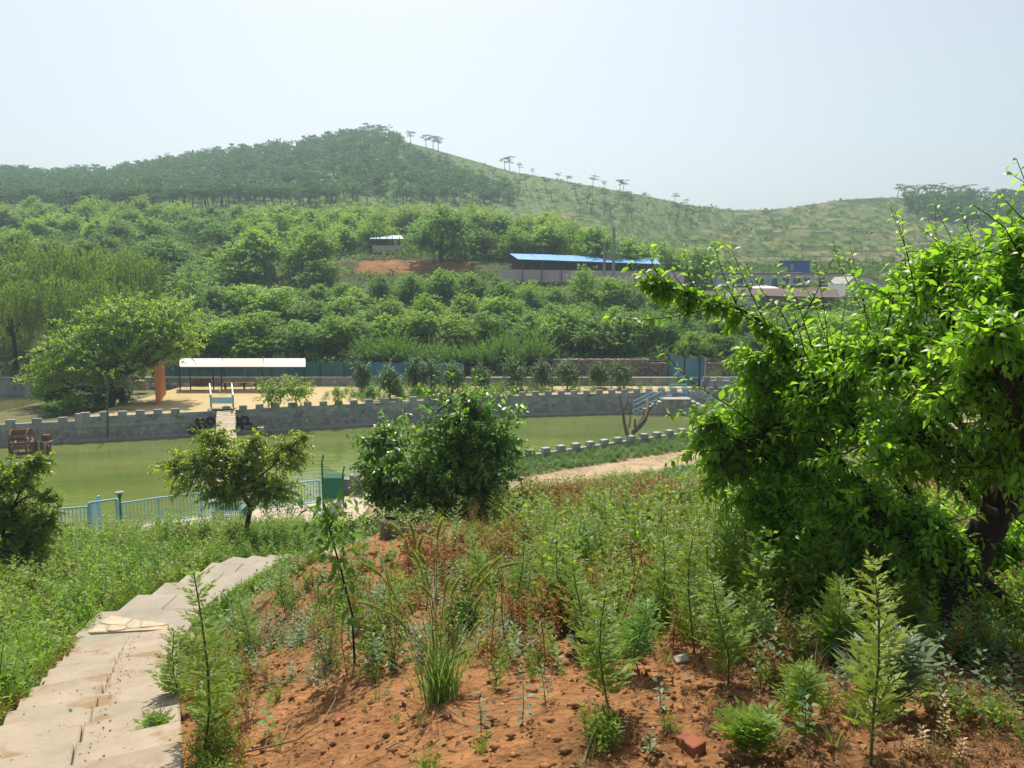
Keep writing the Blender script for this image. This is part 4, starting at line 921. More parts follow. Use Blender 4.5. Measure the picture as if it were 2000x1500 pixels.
rg2 = [(803, 1.15), (832, 1.2), (846, 1.35), (856, 1.2), (985, 1.1), (995, 1.2), (1015, .8), (1040, .55), (1090, .7), (1108, .6), (1115, .6), (1158, 1.0), (1182, .7), (1212, 1.0), (1218, 1.1), (1320, .8), (1345, .6)]
for k, (u, sc) in enumerate(rg2): putpine(ridge(u, rt.uniform(1, 4)), sc * .8, 'flat-topped pine on the grassy ridge right of the summit, %s from the left' % ords[k], 'pines along the grassy ridge')
rg3 = [(1758, 1.0), (1772, .95), (1788, 1), (1800, .95), (1815, 1.1), (1826, 1.3), (1840, 1.2), (1856, 1.1), (1868, 1.1), (1880, 1.1), (1894, 1.25), (1912, .7), (1930, .9), (1950, .9), (1970, .9)]
for k, (u, sc) in enumerate(rg3): putpine(ridge(u, rt.uniform(1, 4)), sc * .82, 'flat-topped pine on the right-hand hilltop, %s from the left' % ords[k], 'pines on the right-hand hilltop')
def inpoly(p, poly):
    c_ = False; n = len(poly); j = n - 1
    for i in range(n):
        if (poly[i][1] > p[1]) != (poly[j][1] > p[1]) and p[0] < (poly[j][0] - poly[i][0]) * (p[1] - poly[i][1]) / (poly[j][1] - poly[i][1]) + poly[i][0]: c_ = not c_
        j = i
    return c_
for k in range(44):    # scattered on the open slope
    u = rt.uniform(860, 1380); v = 0
    v = np.interp(u, [850, 1000, 1200, 1400], [320, 360, 395, 420]) + rt.uniform(0, 32)
    p = ray(u, v, 140)
    if p is not None and p[1] < 345: putpine(p, rt.uniform(.6, 1.0) * p[1] / 320, 'pine scattered on the open slope below the grassy ridge', 'pines scattered below the grassy ridge')
FOR = [(-200, 335), (0, 335), (90, 345), (215, 338), (300, 320), (400, 303), (600, 274), (700, 257), (755, 262), (800, 300), (850, 325), (930, 355), (1000, 385), (1010, 402), (860, 398), (700, 400), (600, 408), (420, 412), (200, 418), (0, 412), (-200, 410)]
FOR2 = [(1760, 395), (1920, 395), (2100, 400), (2100, 450), (1900, 445), (1800, 430), (1770, 415)]
cand = []
# uniform in ground area: sample the slope itself
nF = 9000; aa = np.array([rt.uniform(-.8, .75) for _ in range(nF)]); YY = np.array([math.sqrt(rt.uniform(150 ** 2, 352 ** 2)) for _ in range(nF)])
XX = aa * YY; ZZ = H(XX, YY); dep = YY * CP - ZZ * SP; uu = 1000 + FPX * XX / dep; vv = 750 - FPX * (YY * SP + ZZ * CP) / dep
for q in range(nF):
    if inpoly((uu[q], vv[q]), FOR) or inpoly((uu[q], vv[q]), FOR2): cand.append((XX[q], YY[q], ZZ[q]))
cand.sort(key=lambda c_: c_[1])
for c_ in cand[:150]: putpine(c_, rt.uniform(.75, 1.05), 'dark pine standing in the dense wood on the hillside', 'pines of the hillside wood')
rest = cand[150:1900] if len(cand) > 1900 else cand[150:]
rng = np.random.RandomState(8); rest = [cand[150:][i] for i in rng.permutation(len(cand) - 150)[:1750]]
parts = []
for c_ in rest:
    n = 110; s_ = rt.uniform(.8, 1.15); h = 5.6 * s_
    q = rng.randint(0, 5, n); cx = np.cos(q * 2.3 + c_[0]) * 1.2 * s_; cy = np.sin(q * 2.3 + c_[0]) * 1.2 * s_; cz = h * (.38 + .13 * (q % 4))
    pos = np.stack([c_[0] + cx, c_[1] + cy, c_[2] + cz], 1) + rdir(rng, n) * [1.4, 1.4, .5] * rng.uniform(.3, 1, (n, 1))
    D = norm(rdir(rng, n) * [1, 1, .5] + [0, 0, .25]); parts.append(leafcloud(pos, D, rdir(rng, n), rng.uniform(.55, 1.1, n), TIP2_V, TIP2_F, np.full(n, rng.rand())))
    tt = tubes(np.array([[(c_[0], c_[1], c_[2] - .5), (c_[0] + .3, c_[1], c_[2] + h * .6)]]), np.array([[.17, .08]]), 4)
    Vt, Ft = tt; Ft3 = np.concatenate([Ft[:, [0, 1, 2]], Ft[:, [0, 2, 3]]]); parts.append((Vt, Ft3, np.zeros(len(Vt))))
V, F, T = merge(parts); tag(link('pine_wood', mesh_np('pine_wood', V, F, T), L_pine), 'dense dark pine wood covering the left hill', 'wood', kind='stuff')
# shrubs and tussocks of the open hillside
nS = 6500; aa = rng.uniform(-.75, .75, nS); YY = np.sqrt(rng.uniform(140 ** 2, 335 ** 2, nS)); XX = aa * YY; ZZ = H(XX, YY)
n = 16; parts = []
ctr = np.stack([XX, YY, ZZ], 1); sc = rng.uniform(.2, .5, nS) * (1 + (rng.rand(nS) < .06) * 1.8)
pos = ctr[:, None] + rdir(rng, nS * n).reshape(nS, n, 3) * sc[:, None, None] * [1.3, 1.3, .6] + np.stack([0 * sc, 0 * sc, sc * .5], 1)[:, None]
V, F, T = leafcloud(pos.reshape(-1, 3), rdir(rng, nS * n) + [0, 0, .4], rdir(rng, nS * n), np.repeat(sc, n) * .9, TIP2_V, TIP2_F, np.repeat(rng.rand(nS), n))
tag(link('hillside_scrub', mesh_np('hillside_scrub', V, F, T), L_hill), 'low green scrub dotted over the terraced hillside', 'scrub', kind='stuff')
# undergrowth of the orchard floor
nS = 8000; XX = rng.uniform(-90, 80, nS); YY = rng.uniform(66.6, 160, nS); ok = ~((np.abs(YY - 111) < 3) & (np.abs(XX + 13) < 14)); ok &= ~((XX > 6) & (YY > 95) & (YY < 125)); XX = XX[ok]; YY = YY[ok]; nS = len(XX); ZZ = H(XX, YY)
n = 16; sc = rng.uniform(.25, .8, nS); ctr = np.stack([XX, YY, ZZ], 1)
pos = ctr[:, None] + rdir(rng, nS * n).reshape(nS, n, 3) * sc[:, None, None] * [1.3, 1.3, .6] + np.stack([0 * sc, 0 * sc, sc * .5], 1)[:, None]
V, F, T = leafcloud(pos.reshape(-1, 3), rdir(rng, nS * n) + [0, 0, .5], rdir(rng, nS * n), np.repeat(sc, n) * .8, TIP2_V, TIP2_F, np.repeat(rng.rand(nS), n))
tag(link('undergrowth', mesh_np('undergrowth', V, F, T), L_hill), 'rank green undergrowth between the orchard trees', 'undergrowth', kind='stuff')
# ------------------------------------------------------------------ shelter on the terrace
def G_(u, Y, z): return np.array([(u - 1000) / FPX * (Y * CP - z * SP), Y, z])
sh = thing('shelter', 'open shelter with a white three-panel roof on thin black posts', 'shelter', (-21, 60.5, TERR))
us = (350, 433.5, 514, 597); zF, zB = -6.2, -5.78
for k in range(3):
    a, b_ = G_(us[k], 59.8, zF), G_(us[k + 1] - .4, 59.8, zF); c_, d_ = G_(us[k + 1] - .4, 62.2, zB), G_(us[k] + 1, 62.2, zB)
    mb = MB(); top = [a, b_, c_, d_]; mb.add([tuple(p) for p in top] + [tuple(p - np.array([0, 0, .05])) for p in top], [(0, 1, 2, 3), (7, 6, 5, 4), (0, 4, 5, 1), (1, 5, 6, 2), (2, 6, 7, 3), (3, 7, 4, 0)])
    o = mb.build('roof_panel', M_cream if k == 1 else M_white, sh)
for u in us:
    for (Y, zt) in ((60.0, zF - .05), (62.1, zB - .08)):
        p = G_(u + (2 if u < 400 else -2 if u > 590 else 0), Y, TERR); MB().box((p[0], Y, (TERR + zt) / 2), (.07, .07, zt - TERR)).build('post', M_black, sh)
for Y, zt in ((60.0, zF - .06), (62.1, zB - .06)): MB().beam(G_(352, Y, zt), G_(595, Y, zt), .06).build('beam', M_black, sh)
fr = thing('metal_frame', 'black square metal frame with a brown board standing under the shelter roof', 'frame', G_(394, 60.6, TERR))
for u in (371.5, 416.5): MB().box(G_(u, 60.6, TERR + .82), (.07, .07, 1.64)).build('post', M_black, fr)
MB().beam(G_(371, 60.6, -6.5), G_(417, 60.6, -6.5), .07).build('top_bar', M_black, fr)
MB().box(G_(394, 60.9, TERR + .55), (1.45, .05, .55)).build('board', M_wood, fr)
bn = thing('bench', 'long brown bench standing under the right half of the shelter', 'bench', G_(470, 61.2, TERR))
MB().box(G_(470, 61.2, TERR + .5), (2.7, .35, .06)).build('seat', M_wood, bn)
for u in (440, 477, 500): MB().box(G_(u, 61.2, TERR + .235), (.06, .3, .47)).build('leg', M_black, bn)
sb = None
for k, u in enumerate((303, 320, 341, 365, 390, 441, 463, 488)):
    p = G_(u, 62.7, TERR); mb = MB(); mb.box((0, 0, .12), (.5, .3, .24))
    if sb is None: sb = mb.build('stone_block', M_merl, bevel=.02)
    else:
        c_ = sb.copy(); C.objects.link(c_); sbb = c_
    o = sb if k == 0 else sbb
    o.location = tuple(p); o.rotation_euler = (0, 0, .1 * math.sin(k * 3)); tag(o, 'pale stone block seat along the back wall, %s from the left' % ords[k], 'block', 'stone block seats')
ob = thing('timber_screen', 'tall orange varnished timber screen standing edge-on beside the terrace', 'screen', G_(296, 54, TERR))
fA, fB = G_(291.5, 52.6, 0), G_(312, 58.2, 0)
for k in range(9):
    t0, t1 = k / 9 + .006, (k + 1) / 9 - .006; a = fA * (1 - t0) + fB * t0; b_ = fA * (1 - t1) + fB * t1; c_ = (a + b_) / 2; L_ = np.linalg.norm((b_ - a)[:2]); ang = math.atan2(b_[1] - a[1], b_[0] - a[0])
    MB().box((c_[0] + .012 * (k % 2), c_[1], TERR + 1.35 - .03 * (k % 3)), (L_, .05, 2.7), ang).build('board', M_orange, ob)
# stacked pale stone at the far left of the terrace
o = MB().box(G_(277, 60.5, TERR + .4), (.9, .7, .8)).build('stone_pillar', M_flag, bevel=.05); tag(o, 'short pale stone pillar in the shade at the terrace corner', 'pillar')

# net fence on the retaining wall
nf = thing('net_fence', 'long low fence of teal and blue netting on the retaining wall', 'fence', (-15, YB + .2, -7.5))
xq = np.arange(-30, -3.0, 2.0)
for k, x in enumerate(xq):
    MB().box((x, YB + .2, -6.85), (.05, .05, 1.3)).build('post', M_black, nf)
    if k < len(xq) - 1:
        q = np.linspace(0, 2, 12); mb = MB(); V = []
        for zz in (-7.46, -7.0, -6.6, -6.28): V += [(x + s, YB + .2 + .03 * math.sin(s * 5 + k) + .02, zz + (.04 * math.sin(s * 1.6) if zz > -6.4 else 0)) for s in q]
        mb.add(V, [(r * 12 + i, r * 12 + i + 1, (r + 1) * 12 + i + 1, (r + 1) * 12 + i) for r in range(3) for i in range(11)]); mb.build('net', M_net_t if k < 9 else M_net_b, nf)
bf = thing('net_screen', 'blue net screen on black posts at the right end of the terrace', 'fence', (14.5, 62, -7.7))
pp = [G_(1309, 65.5, 0), G_(1341, 62, 0), G_(1371, 61.4, 0), G_(1382, 61.3, 0)]
for k, p in enumerate(pp):
    MB().box((p[0], p[1], -6.85), (.09, .09, 2.5)).build('post', M_steel if k == 3 else M_black, bf)
    if k < 3:
        q = pp[k + 1]; mb = MB(); V = []
        for zz in (-8.0, -7.2, -6.4, -5.7):
            for s in np.linspace(0, 1, 8): r_ = p * (1 - s) + q * s; V.append((r_[0], r_[1] + .03 * math.sin(s * 9), zz))
        mb.add(V, [(r * 8 + i, r * 8 + i + 1, (r + 1) * 8 + i + 1, (r + 1) * 8 + i) for r in range(3) for i in range(7)]); mb.build('net', M_net_b, bf)
# taller wall piece right of the landing
cw = thing('corner_wall', 'taller grey concrete wall piece beyond the landing steps', 'wall', (18, 60, WATER))
MB().box((19.0, 60.35, -8.6), (8, .3, 2.5)).build('wall_body', M_conc, cw)
x = 15.4
mw = None
while x < 23:
    o = MB().box((x, 60.35, -7.21), (.5, .25, .27)).build('merlon', M_conc, cw); x += 1.0

# ------------------------------------------------------------------ bridge
br = thing('plank_bridge', 'narrow ramp of bleached planks running from the far wall down across the pond', 'bridge', (-18.6, 49.3, -8.0))
pA, pB, pC = np.array([-18.75, 49.75, -7.98]), np.array([-16.0, 42.2, -9.22]), np.array([-12.2, 31.9, -9.05])
def along(pa, pb, n):
    return [(pa * (1 - (i + .5) / n) + pb * (i + .5) / n) for i in range(n)]
rb_ = random.Random(4); sme = None
for pa, pb, n in ((pA, pB, 44), (pB, pC, 60)):
    d = pb - pa; ang = math.atan2(d[1], d[0]) - math.pi / 2; ln = np.linalg.norm(d) / n; sl = math.atan2(d[2], math.hypot(d[0], d[1]))
    for c_ in along(pa, pb, n):
        if sme is None:
            mb = MB(); mb.box((0, 0, 0), (1.14, ln * .82, .05)); sme = bpy.data.meshes.new('plank'); sme.from_pydata(mb.v, [], mb.f); sme.materials.append(M_plank)
        o = bpy.data.objects.new('plank', sme); C.objects.link(o); o.parent = br; p = c_ - origin(br)
        o.location = (p[0] + rb_.uniform(-.03, .03), p[1], p[2] + rb_.uniform(-.008, .012)); o.rotation_euler = (sl + rb_.uniform(-.02, .02), 0, ang + rb_.uniform(-.02, .02)); o.scale = (rb_.uniform(.94, 1.04), 1, 1)
    nrm = np.array([-d[1], d[0], 0]) / math.hypot(d[0], d[1])
    for s in (-.42, .42): MB().beam(pa + nrm * s - [0, 0, .1], pb + nrm * s - [0, 0, .1], .08, .12).build('beam', M_black, br)
for c_ in (pB, (pB + pC) / 2):
    for s in (-.4, .4): MB().box((c_[0] + s, c_[1], -10.2), (.1, .1, 2.0)).build('pile', M_wood, br)
gt = thing('bridge_gate', 'pale blue railings and board at the head of the plank bridge', 'gate', (-18.9, 50.6, TERR))
for ua, ub in ((413.5, 411.5), (456.5, 454.5)):
    a = G_(ua, 49.6, -8.05); b_ = G_(ub, 51.6, -8.05)
    MB().box((a[0], a[1], -7.55), (.07, .07, 1.1)).build('post', M_steel, gt); MB().box((b_[0], b_[1], -7.3), (.07, .07, 1.6)).build('post', M_blue, gt)
    MB().beam((a[0], a[1], -7.0), (b_[0], b_[1], -6.5), .06).build('handrail', M_steel, gt); MB().beam((a[0], a[1], -7.45), (b_[0], b_[1], -7.0), .04).build('rail', M_blue, gt)
MB().box(G_(434.5, 50.9, -7.55), (1.38, .05, .42)).build('board', M_sky, gt)
MB().box(G_(434.5, 50.3, -8.06), (1.45, 1.3, .06)).build('deck', M_plank, gt)
MB().beam(G_(415, 49.35, -7.93), G_(455, 49.35, -7.93), .09).build('front_bar', M_black, gt)
# tyres
tm = None
for k, (u, v) in enumerate([(375.5, 840), (390.5, 824), (397, 838), (411, 822.5), (460, 822), (478, 821), (467, 835), (487, 834)]):
    p = P(u, v, float(Yf((u - 1000) / 1500 * 49.8)) - .24)
    if tm is None:
        mb = MB(); mb.torus((0, 0, 0), .225, .085); tm = mb.build('tyre', M_tyre, smooth=True); o = tm
    else: o = tm.copy(); C.objects.link(o)
    o.location = tuple(p); side = 'left' if u < 430 else 'right'
    o.rotation_euler = (.1 * math.sin(k), .3 * k, .06 * math.cos(k * 2))
    posn = {0: 'lowest and outermost', 1: 'upper middle', 2: 'lower one', 3: 'upper one nearest the planks', 4: 'upper one nearest the planks', 5: 'upper outer', 6: 'lower one nearest the planks', 7: 'lower outermost'}[k]
    tag(o, 'black tyre hung on the wall %s of the bridge, %s' % (side, posn), 'tyre', 'tyres hung on the pond wall')
    if k == 0: tm = o
o = MB().tube([G_(210, 47.55, -9.7), G_(210, 47.55, -7), G_(210, 47.55, -5.6)], .05, 8).build('green_pole', M_teal); tag(o, 'thin teal pole standing against the pond wall at the left', 'pole')

# ------------------------------------------------------------------ landing stairs on the far wall
ls = thing('landing_steps', 'grey stone landing with short flights going down both ways to the water', 'steps', (12.4, 58.3, WATER))
MB().box((12.45, 58.15, -9.5), (2.2, 1.5, 2.0)).build('landing', M_rubble, ls); MB().box((12.45, 58.12, -8.46), (2.26, 1.56, .08)).build('landing_top', M_merl, ls)
for k in range(6):
    MB().box((11.16 - .36 * k, 57.95, -8.64 - .17 * k - .5), (.37, 1.1, 1.0)).build('step', M_merl, ls); MB().box((13.75 + .36 * k, 57.95, -8.64 - .17 * k - .5), (.37, 1.1, 1.0)).build('step', M_merl, ls)
for k in range(4): MB().box((11.9, 58.75 + .2 * k, -8.42 + .1 * (k + .5) + .0), (1.0, .5, .1)).build('step', M_merl, ls)
rl = thing('stair_railing', 'pale blue sloping railing on the landing steps', 'railing', (12, 57.4, WATER))
def rail(pts, m=M_blue, w=.06, par=rl, nm='rail'):
    for a, b_ in zip(pts[:-1], pts[1:]): MB().beam(a, b_, w).build(nm, m, par)
for dz in (.95, .65): rail([(9.2, 57.42, -9.55 + dz), (11.35, 57.42, -8.45 + dz)])
rail([(9.1, 57.42, -9.35), (11.3, 57.42, -8.25)]); rail([(13.5, 57.42, -7.55), (15.6, 57.42, -8.5)]); rail([(13.5, 57.42, -7.9), (15.6, 57.42, -8.9)])
for zz in (-7.5, -7.8, -8.15): rail([(12.3, 58.95, zz), (13.5, 58.95, zz)])
for x_, y_, z0, z1 in ((9.2, 57.42, -9.7, -8.5), (10.3, 57.42, -9.1, -8.0), (11.35, 57.42, -8.5, -7.45), (13.5, 57.42, -8.45, -7.5), (15.6, 57.42, -9.5, -8.45), (13.5, 58.95, -8.45, -7.45), (12.3, 58.95, -8.45, -7.45)):
    MB().box((x_, y_, (z0 + z1) / 2), (.07, .07, z1 - z0)).build('post', M_blue, rl)
rng = np.random.RandomState(4); fp = thing('flower_clump', 'small purple flower clump on the wall beyond the landing', 'flowers', G_(1401, 60, -8.6))
n = 120; V, F, T = leafcloud(G_(1401, 60, -8.6) + rdir(rng, n) * [.35, .2, .35], rdir(rng, n), rdir(rng, n), np.full(n, .16), TIP2_V, TIP2_F, rng.rand(n)); link('petals', mesh_np('petals', V, F, T), M_flower, fp)
n = 60; V, F, T = leafcloud(G_(1401, 60, -9.0) + rdir(rng, n) * [.25, .2, .4], rdir(rng, n), rdir(rng, n), np.full(n, .2), TIP2_V, TIP2_F, rng.rand(n)); link('leaves', mesh_np('leaves', V, F, T), L_peach, fp)

# ------------------------------------------------------------------ dead forked tree
dt = thing('dead_tree', 'bare forked dead tree standing at the near edge of the pond', 'tree', P(1231, 860, 44.9))
br_ = [([(1231, 862), (1232, 852), (1228, 845)], .20, .16), ([(1231, 855), (1225, 848), (1220, 829), (1216, 802), (1210, 781)], .15, .04), ([(1220, 801), (1225, 785), (1228, 766)], .05, .02), ([(1228, 834), (1231, 820), (1230.5, 799)], .06, .03),
       ([(1232, 852), (1236, 844), (1248, 834), (1260, 820), (1266, 802), (1264, 785), (1263, 781)], .18, .07), ([(1267, 801), (1279.5, 788), (1288, 774)], .07, .03), ([(1240, 838), (1248, 825), (1257, 813), (1258, 802)], .06, .03), ([(1239, 840), (1240, 832), (1240.5, 820)], .08, .05)]
for k, (pts, r0, r1_) in enumerate(br_):
    Pq = np.array([P(u, v, 44.9 + .35 * math.sin(k * 2 + i)) if i else P(u, v, 44.9) for i, (u, v) in enumerate(pts)])
    MB().tube(Pq, np.linspace(r0, r1_, len(pts)), 8).build('trunk' if k == 0 else 'branch', M_dead, dt, smooth=True)

# ------------------------------------------------------------------ water wheel
ww = thing('water_wheel', 'old brown wooden water wheel standing in the pond by the wall at the left', 'water wheel', P(42, 885, 43.6))
wc = P(43, 866, 43.6); ax = np.array([math.cos(.3), math.sin(.3), 0]); e1 = np.array([-math.sin(.3), math.cos(.3), 0]); e2 = np.array([0, 0, 1.]); WR = .86
for s in (-.42, .42):
    pts = [wc + ax * s + WR * (math.cos(t) * e1 + math.sin(t) * e2) for t in np.linspace(0, 2 * math.pi, 17)]
    mb = MB()
    for a, b_ in zip(pts[:-1], pts[1:]): mb.beam(a, b_, .06, .1)
    mb.build('rim', M_wood, ww)
for k in range(8):
    t = k * math.pi / 4 + .2; d = math.cos(t) * e1 + math.sin(t) * e2; tn = -math.sin(t) * e1 + math.cos(t) * e2
    for s in (-.42, .42): MB().beam(wc + ax * s, wc + ax * s + d * WR, .05).build('spoke', M_plank if k % 3 == 0 else M_wood, ww)
    a = wc + d * (WR - .16); mb = MB(); q = [a + ax * sx * .42 + d * sy * .16 for sx, sy in ((-1, -1), (1, -1), (1, 1), (-1, 1))]; mb.add([tuple(p) for p in q] + [tuple(p + tn * .03) for p in q], [(0, 1, 2, 3), (7, 6, 5, 4), (0, 4, 5, 1), (1, 5, 6, 2), (2, 6, 7, 3), (3, 7, 4, 0)])
    mb.build('paddle', M_wood, ww)
MB().beam(wc - ax * .7, wc + ax * .7, .12).build('axle', M_wood, ww)
for s in (-.6, .6):
    for q in (-.5, .5): MB().beam(wc + ax * s + e1 * q + [0, 0, -1.3], wc + ax * s, .08).build('support', M_wood, ww)
wb = thing('sluice_boards', 'fan of worn upright boards in the water beside the water wheel', 'boards', P(78, 890, 43.8))
for k in range(9):
    u = 63 + 4.1 * k; top = 861.5 + (0 if k < 4 else (k - 4) ** 1.6 * 1.1); p = P(u, top, 43.9 - .05 * k); b0 = -10.2
    MB().box((p[0], p[1], (p[2] + b0) / 2), (.112, .04, p[2] - b0), .1).build('board', M_wood if k % 3 else M_plank, wb)
wx = thing('wooden_crate', 'small reddish wooden box on a post stand right of the water wheel', 'box', P(91, 862, 44.4))
MB().box(P(91, 855, 44.4), (.42, .3, .36)).build('box_body', mat('red_wood', (.22, .08, .045), None), wx); MB().box(P(90.5, 862, 44.3), (.55, .4, .05)).build('shelf', M_plank, wx)
for s in (-.2, .2): MB().box(P(91, 862, 44.3) + [s, 0, -.8], (.06, .06, 1.5)).build('leg', M_wood, wx)

# ------------------------------------------------------------------ near shore: paving, fences, lamp
q = np.arange(-19, -5.4, 1.0); mb = MB(); n = len(q)
V = [(x, 25.2 + .3 * (x + 19), -9.13) for x in q] + [(x, float(Yn(x)) - .02, -9.13) for x in q]; V += [(p[0], p[1], -9.6) for p in V]
mb.add(V, [(i, i + 1, n + i + 1, n + i) for i in range(n - 1)] + [(n + i, n + i + 1, 3 * n + i + 1, 3 * n + i) for i in range(n - 1)] + [(i, i + 1, 2 * n + i + 1, 2 * n + i) for i in range(n - 1)])
tag(mb.build('pavement', mat('shore_paving', (.50, .42, .34), (.42, .34, .27), .95, 1.2, .4, 12)), kind='structure')
def fence(name, label, cat, pts, h=1.05, z0=-9.12, gap=.12, bar=.022, posts=True, group='pale blue pond fences'):
    f = thing(name, label, cat, (pts[0][0], pts[0][1], z0), group); me_b = None
    for a, b_ in zip(pts[:-1], pts[1:]):
        a = np.array([a[0], a[1], z0]); b_ = np.array([b_[0], b_[1], z0]); d = b_ - a; L_ = np.linalg.norm(d)
        MB().beam(a + [0, 0, h], b_ + [0, 0, h], .06).build('top_rail', M_blue, f); MB().beam(a + [0, 0, .12], b_ + [0, 0, .12], .045).build('bottom_rail', M_blue, f)
        for e in ((a, b_) if (b_[0] == pts[-1][0]) else (a,)): MB().box(e + [0, 0, h / 2], (.07, .07, h)).build('post', M_blue, f)
        nb = int(L_ / gap)
        for i in range(1, nb):
            if me_b is None: mb = MB(); mb.box((0, 0, 0), (bar, bar, h - .12)); me_b = bpy.data.meshes.new('bar'); me_b.from_pydata(mb.v, [], mb.f); me_b.materials.append(M_blue)
            o = bpy.data.objects.new('bar', me_b); C.objects.link(o); o.parent = f; p = a + d * i / nb + [0, 0, .12 + (h - .12) / 2]; o.location = tuple(p - origin(f))
    return f
def gx(u, Y, z=-9.1): return G_(u, Y, z)
fence('railing', 'short pale blue railing left of the open gate frame', 'fence', [gx(122, 27.3), gx(175, 27.6)])
fence('railing', 'long pale blue railing between the gate frame and the plum tree', 'fence', [gx(235, 28.0), gx(312, 28.8), gx(395, 29.5), gx(470, 30.1)])
fence('railing', 'pale blue railing right of the plum tree, ending at the green wire fence', 'fence', [gx(520, 30.5), gx(572, 31.0), gx(625, 31.5)])
gf = thing('gate_frame', 'pale blue open gate frame at the shore beside the green lamp', 'gate', gx(205, 27.8), 'pale blue pond fences')
gA, gB = gx(179, 27.4), gx(232, 27.9)
for p in (gA, gB, gA + [-.15, .9, 0]): MB().box((p[0], p[1], -8.5), (.09, .09, 1.3)).build('post', M_blue, gf)
MB().beam((gA[0], gA[1], -7.87), (gB[0], gB[1], -7.87), .07).build('top_bar', M_blue, gf)
for k in range(5):
    p = gA + np.array([-.15, .9, 0]) * k / 4; MB().box((p[0], p[1], -8.55), (.03, .03, 1.2)).build('bar', M_blue, gf)
lt = thing('lattice_cage', 'pale blue lattice crate standing behind the trunk of the plum tree', 'crate', gx(445, 26.6))
a = gx(418, 26.6); b_ = gx(470, 26.6); z0, z1 = -8.85, -7.95
for k in range(15): x_ = a[0] + (b_[0] - a[0]) * k / 14; MB().box((x_, 26.6, (z0 + z1) / 2), (.018, .02, z1 - z0)).build('bar', M_blue, lt)
for k in range(13): zz = z0 + (z1 - z0) * k / 12; MB().box(((a[0] + b_[0]) / 2, 26.62, zz), (b_[0] - a[0], .02, .018)).build('bar', M_blue, lt)
for x_ in (a[0], b_[0]): MB().box((x_, 27.1, (z0 + z1) / 2 - .15), (.04, .9, z1 - z0 + .3)).build('side', M_teal, lt)
lp_ = thing('garden_lamp', 'short dark green garden lamp post with a pale cap by the shore', 'lamp', gx(239, 27.2))
p = gx(239, 27.2); MB().tube([(p[0], p[1], -9.2), (p[0], p[1], -7.6)], [.045, .035], 8).build('post', M_green, lp_); MB().tube([(p[0], p[1], -7.62), (p[0], p[1], -7.45)], [.06, .09], 8).build('lantern', M_green, lp_)
MB().tube([(p[0], p[1], -7.45), (p[0], p[1], -7.40), (p[0], p[1], -7.36)], [.17, .15, .03], 10).build('cap', M_merl, lp_)
wf = thing('wire_fence', 'green wire mesh fence with two bent-top posts beside the walnut bush', 'fence', gx(632, 29.6))
qa = gx(632, 29.6); qb = gx(671, 31.4)
for p, zt, b in ((qa, -6.85, 1), (qb, -7.75, 1)):
    MB().tube([(p[0], p[1], -9.3), (p[0], p[1], zt), (p[0] + .1, p[1] - .1, zt + .3)], .035, 8).build('post', M_green, wf)
mb = MB()
for k in range(22): t = k / 21; p = qa * (1 - t) + qb * t; mb.beam((p[0], p[1], -9.0), (p[0], p[1], -6.95 * (1 - t) - 7.8 * t), .008)
for k in range(15): t = k / 14; mb.beam((qa[0], qa[1], -9.0 + t * 2.05), (qb[0], qb[1], -9.0 + t * 1.2), .008)
mb.build('mesh', M_green, wf)['kind'] = 'stuff'
tx = thing('teal_tank', 'dark teal board box behind the green wire fence', 'tank', gx(652, 33)); MB().box(gx(652, 32.9, -8.75), (.75, .8, .95)).build('tank_body', M_teal, tx)
MB().box(gx(652, 32.9, -8.25), (.79, .84, .05)).build('lid', mat('teal_lid', (.03, .14, .11), None), tx)
cb = thing('concrete_block_wall', 'dark concrete block wall with a rounded hump between tank and walnut bush', 'wall', gx(690, 33.4))
MB().box(gx(690, 33.4, -8.85), (.95, .35, .75)).build('wall_body', M_rubble, cb); MB().tube([gx(693, 33.4, -8.55), gx(693, 33.4, -8.3), gx(693, 33.4, -8.2)], [.26, .22, .08], 10).build('hump', M_rubble, cb)
o = MB().box(gx(643, 30.0, -8.95), (.22, 2.4, .4), -.12).build('kerb_block', M_merl, bevel=.02); tag(o, 'pale concrete kerb at the foot of the green wire fence', 'kerb')

# ------------------------------------------------------------------ lamp, poles
sl = thing('street_lamp', 'thin white street lamp rising above the orchard', 'street lamp', at(699, 85)); b0 = at(699, 85)
MB().tube([b0, (b0[0], 85, 2.2), (b0[0] - .15, 85, 2.6), (b0[0] - .7, 85, 2.85)], [.09, .06, .05, .04], 8).build('pole', M_white, sl); MB().box((b0[0] - .85, 85, 2.83), (.5, .16, .06)).build('lamp_head', M_white, sl)
pz = thing('power_pole', 'tall concrete power pole with a crossarm of insulators in front of the blue roof', 'power pole', at(1197, 95)); b0 = at(1197, 95)
zt = tslope(444) * 95; MB().tube([b0, (b0[0], 95, zt)], [.24, .13], 10).build('pole', M_pole, pz)
for (x0_, x1_, zz) in ((-.3, 1.0, tslope(446) * 95), (0, 1.15, tslope(487) * 95)):
    MB().beam((b0[0] + x0_, 94.85, zz), (b0[0] + x1_, 94.85, zz), .08).build('crossarm', M_steel, pz)
    for k in range(3): MB().tube([(b0[0] + .45 + .28 * k, 94.85, zz), (b0[0] + .45 + .28 * k, 94.85, zz + .26)], [.045, .07], 6).build('insulator', M_white, pz)
pz2 = thing('transformer_pole', 'shorter concrete pole carrying a transformer platform left of the power pole', 'power pole', at(1179.5, 95.5)); b1 = at(1179.5, 95.5)
MB().tube([b1, (b1[0], 95.5, tslope(474) * 95.5)], [.2, .13], 10).build('pole', M_pole, pz2); zz = tslope(508) * 95
MB().box(((b0[0] + b1[0]) / 2, 95.1, zz), (1.3, .5, .1)).build('platform', M_steel, pz2); MB().box(((b0[0] + b1[0]) / 2 + .02, 95.1, zz + .4), (.52, .4, .66)).build('transformer', M_pole, pz2)
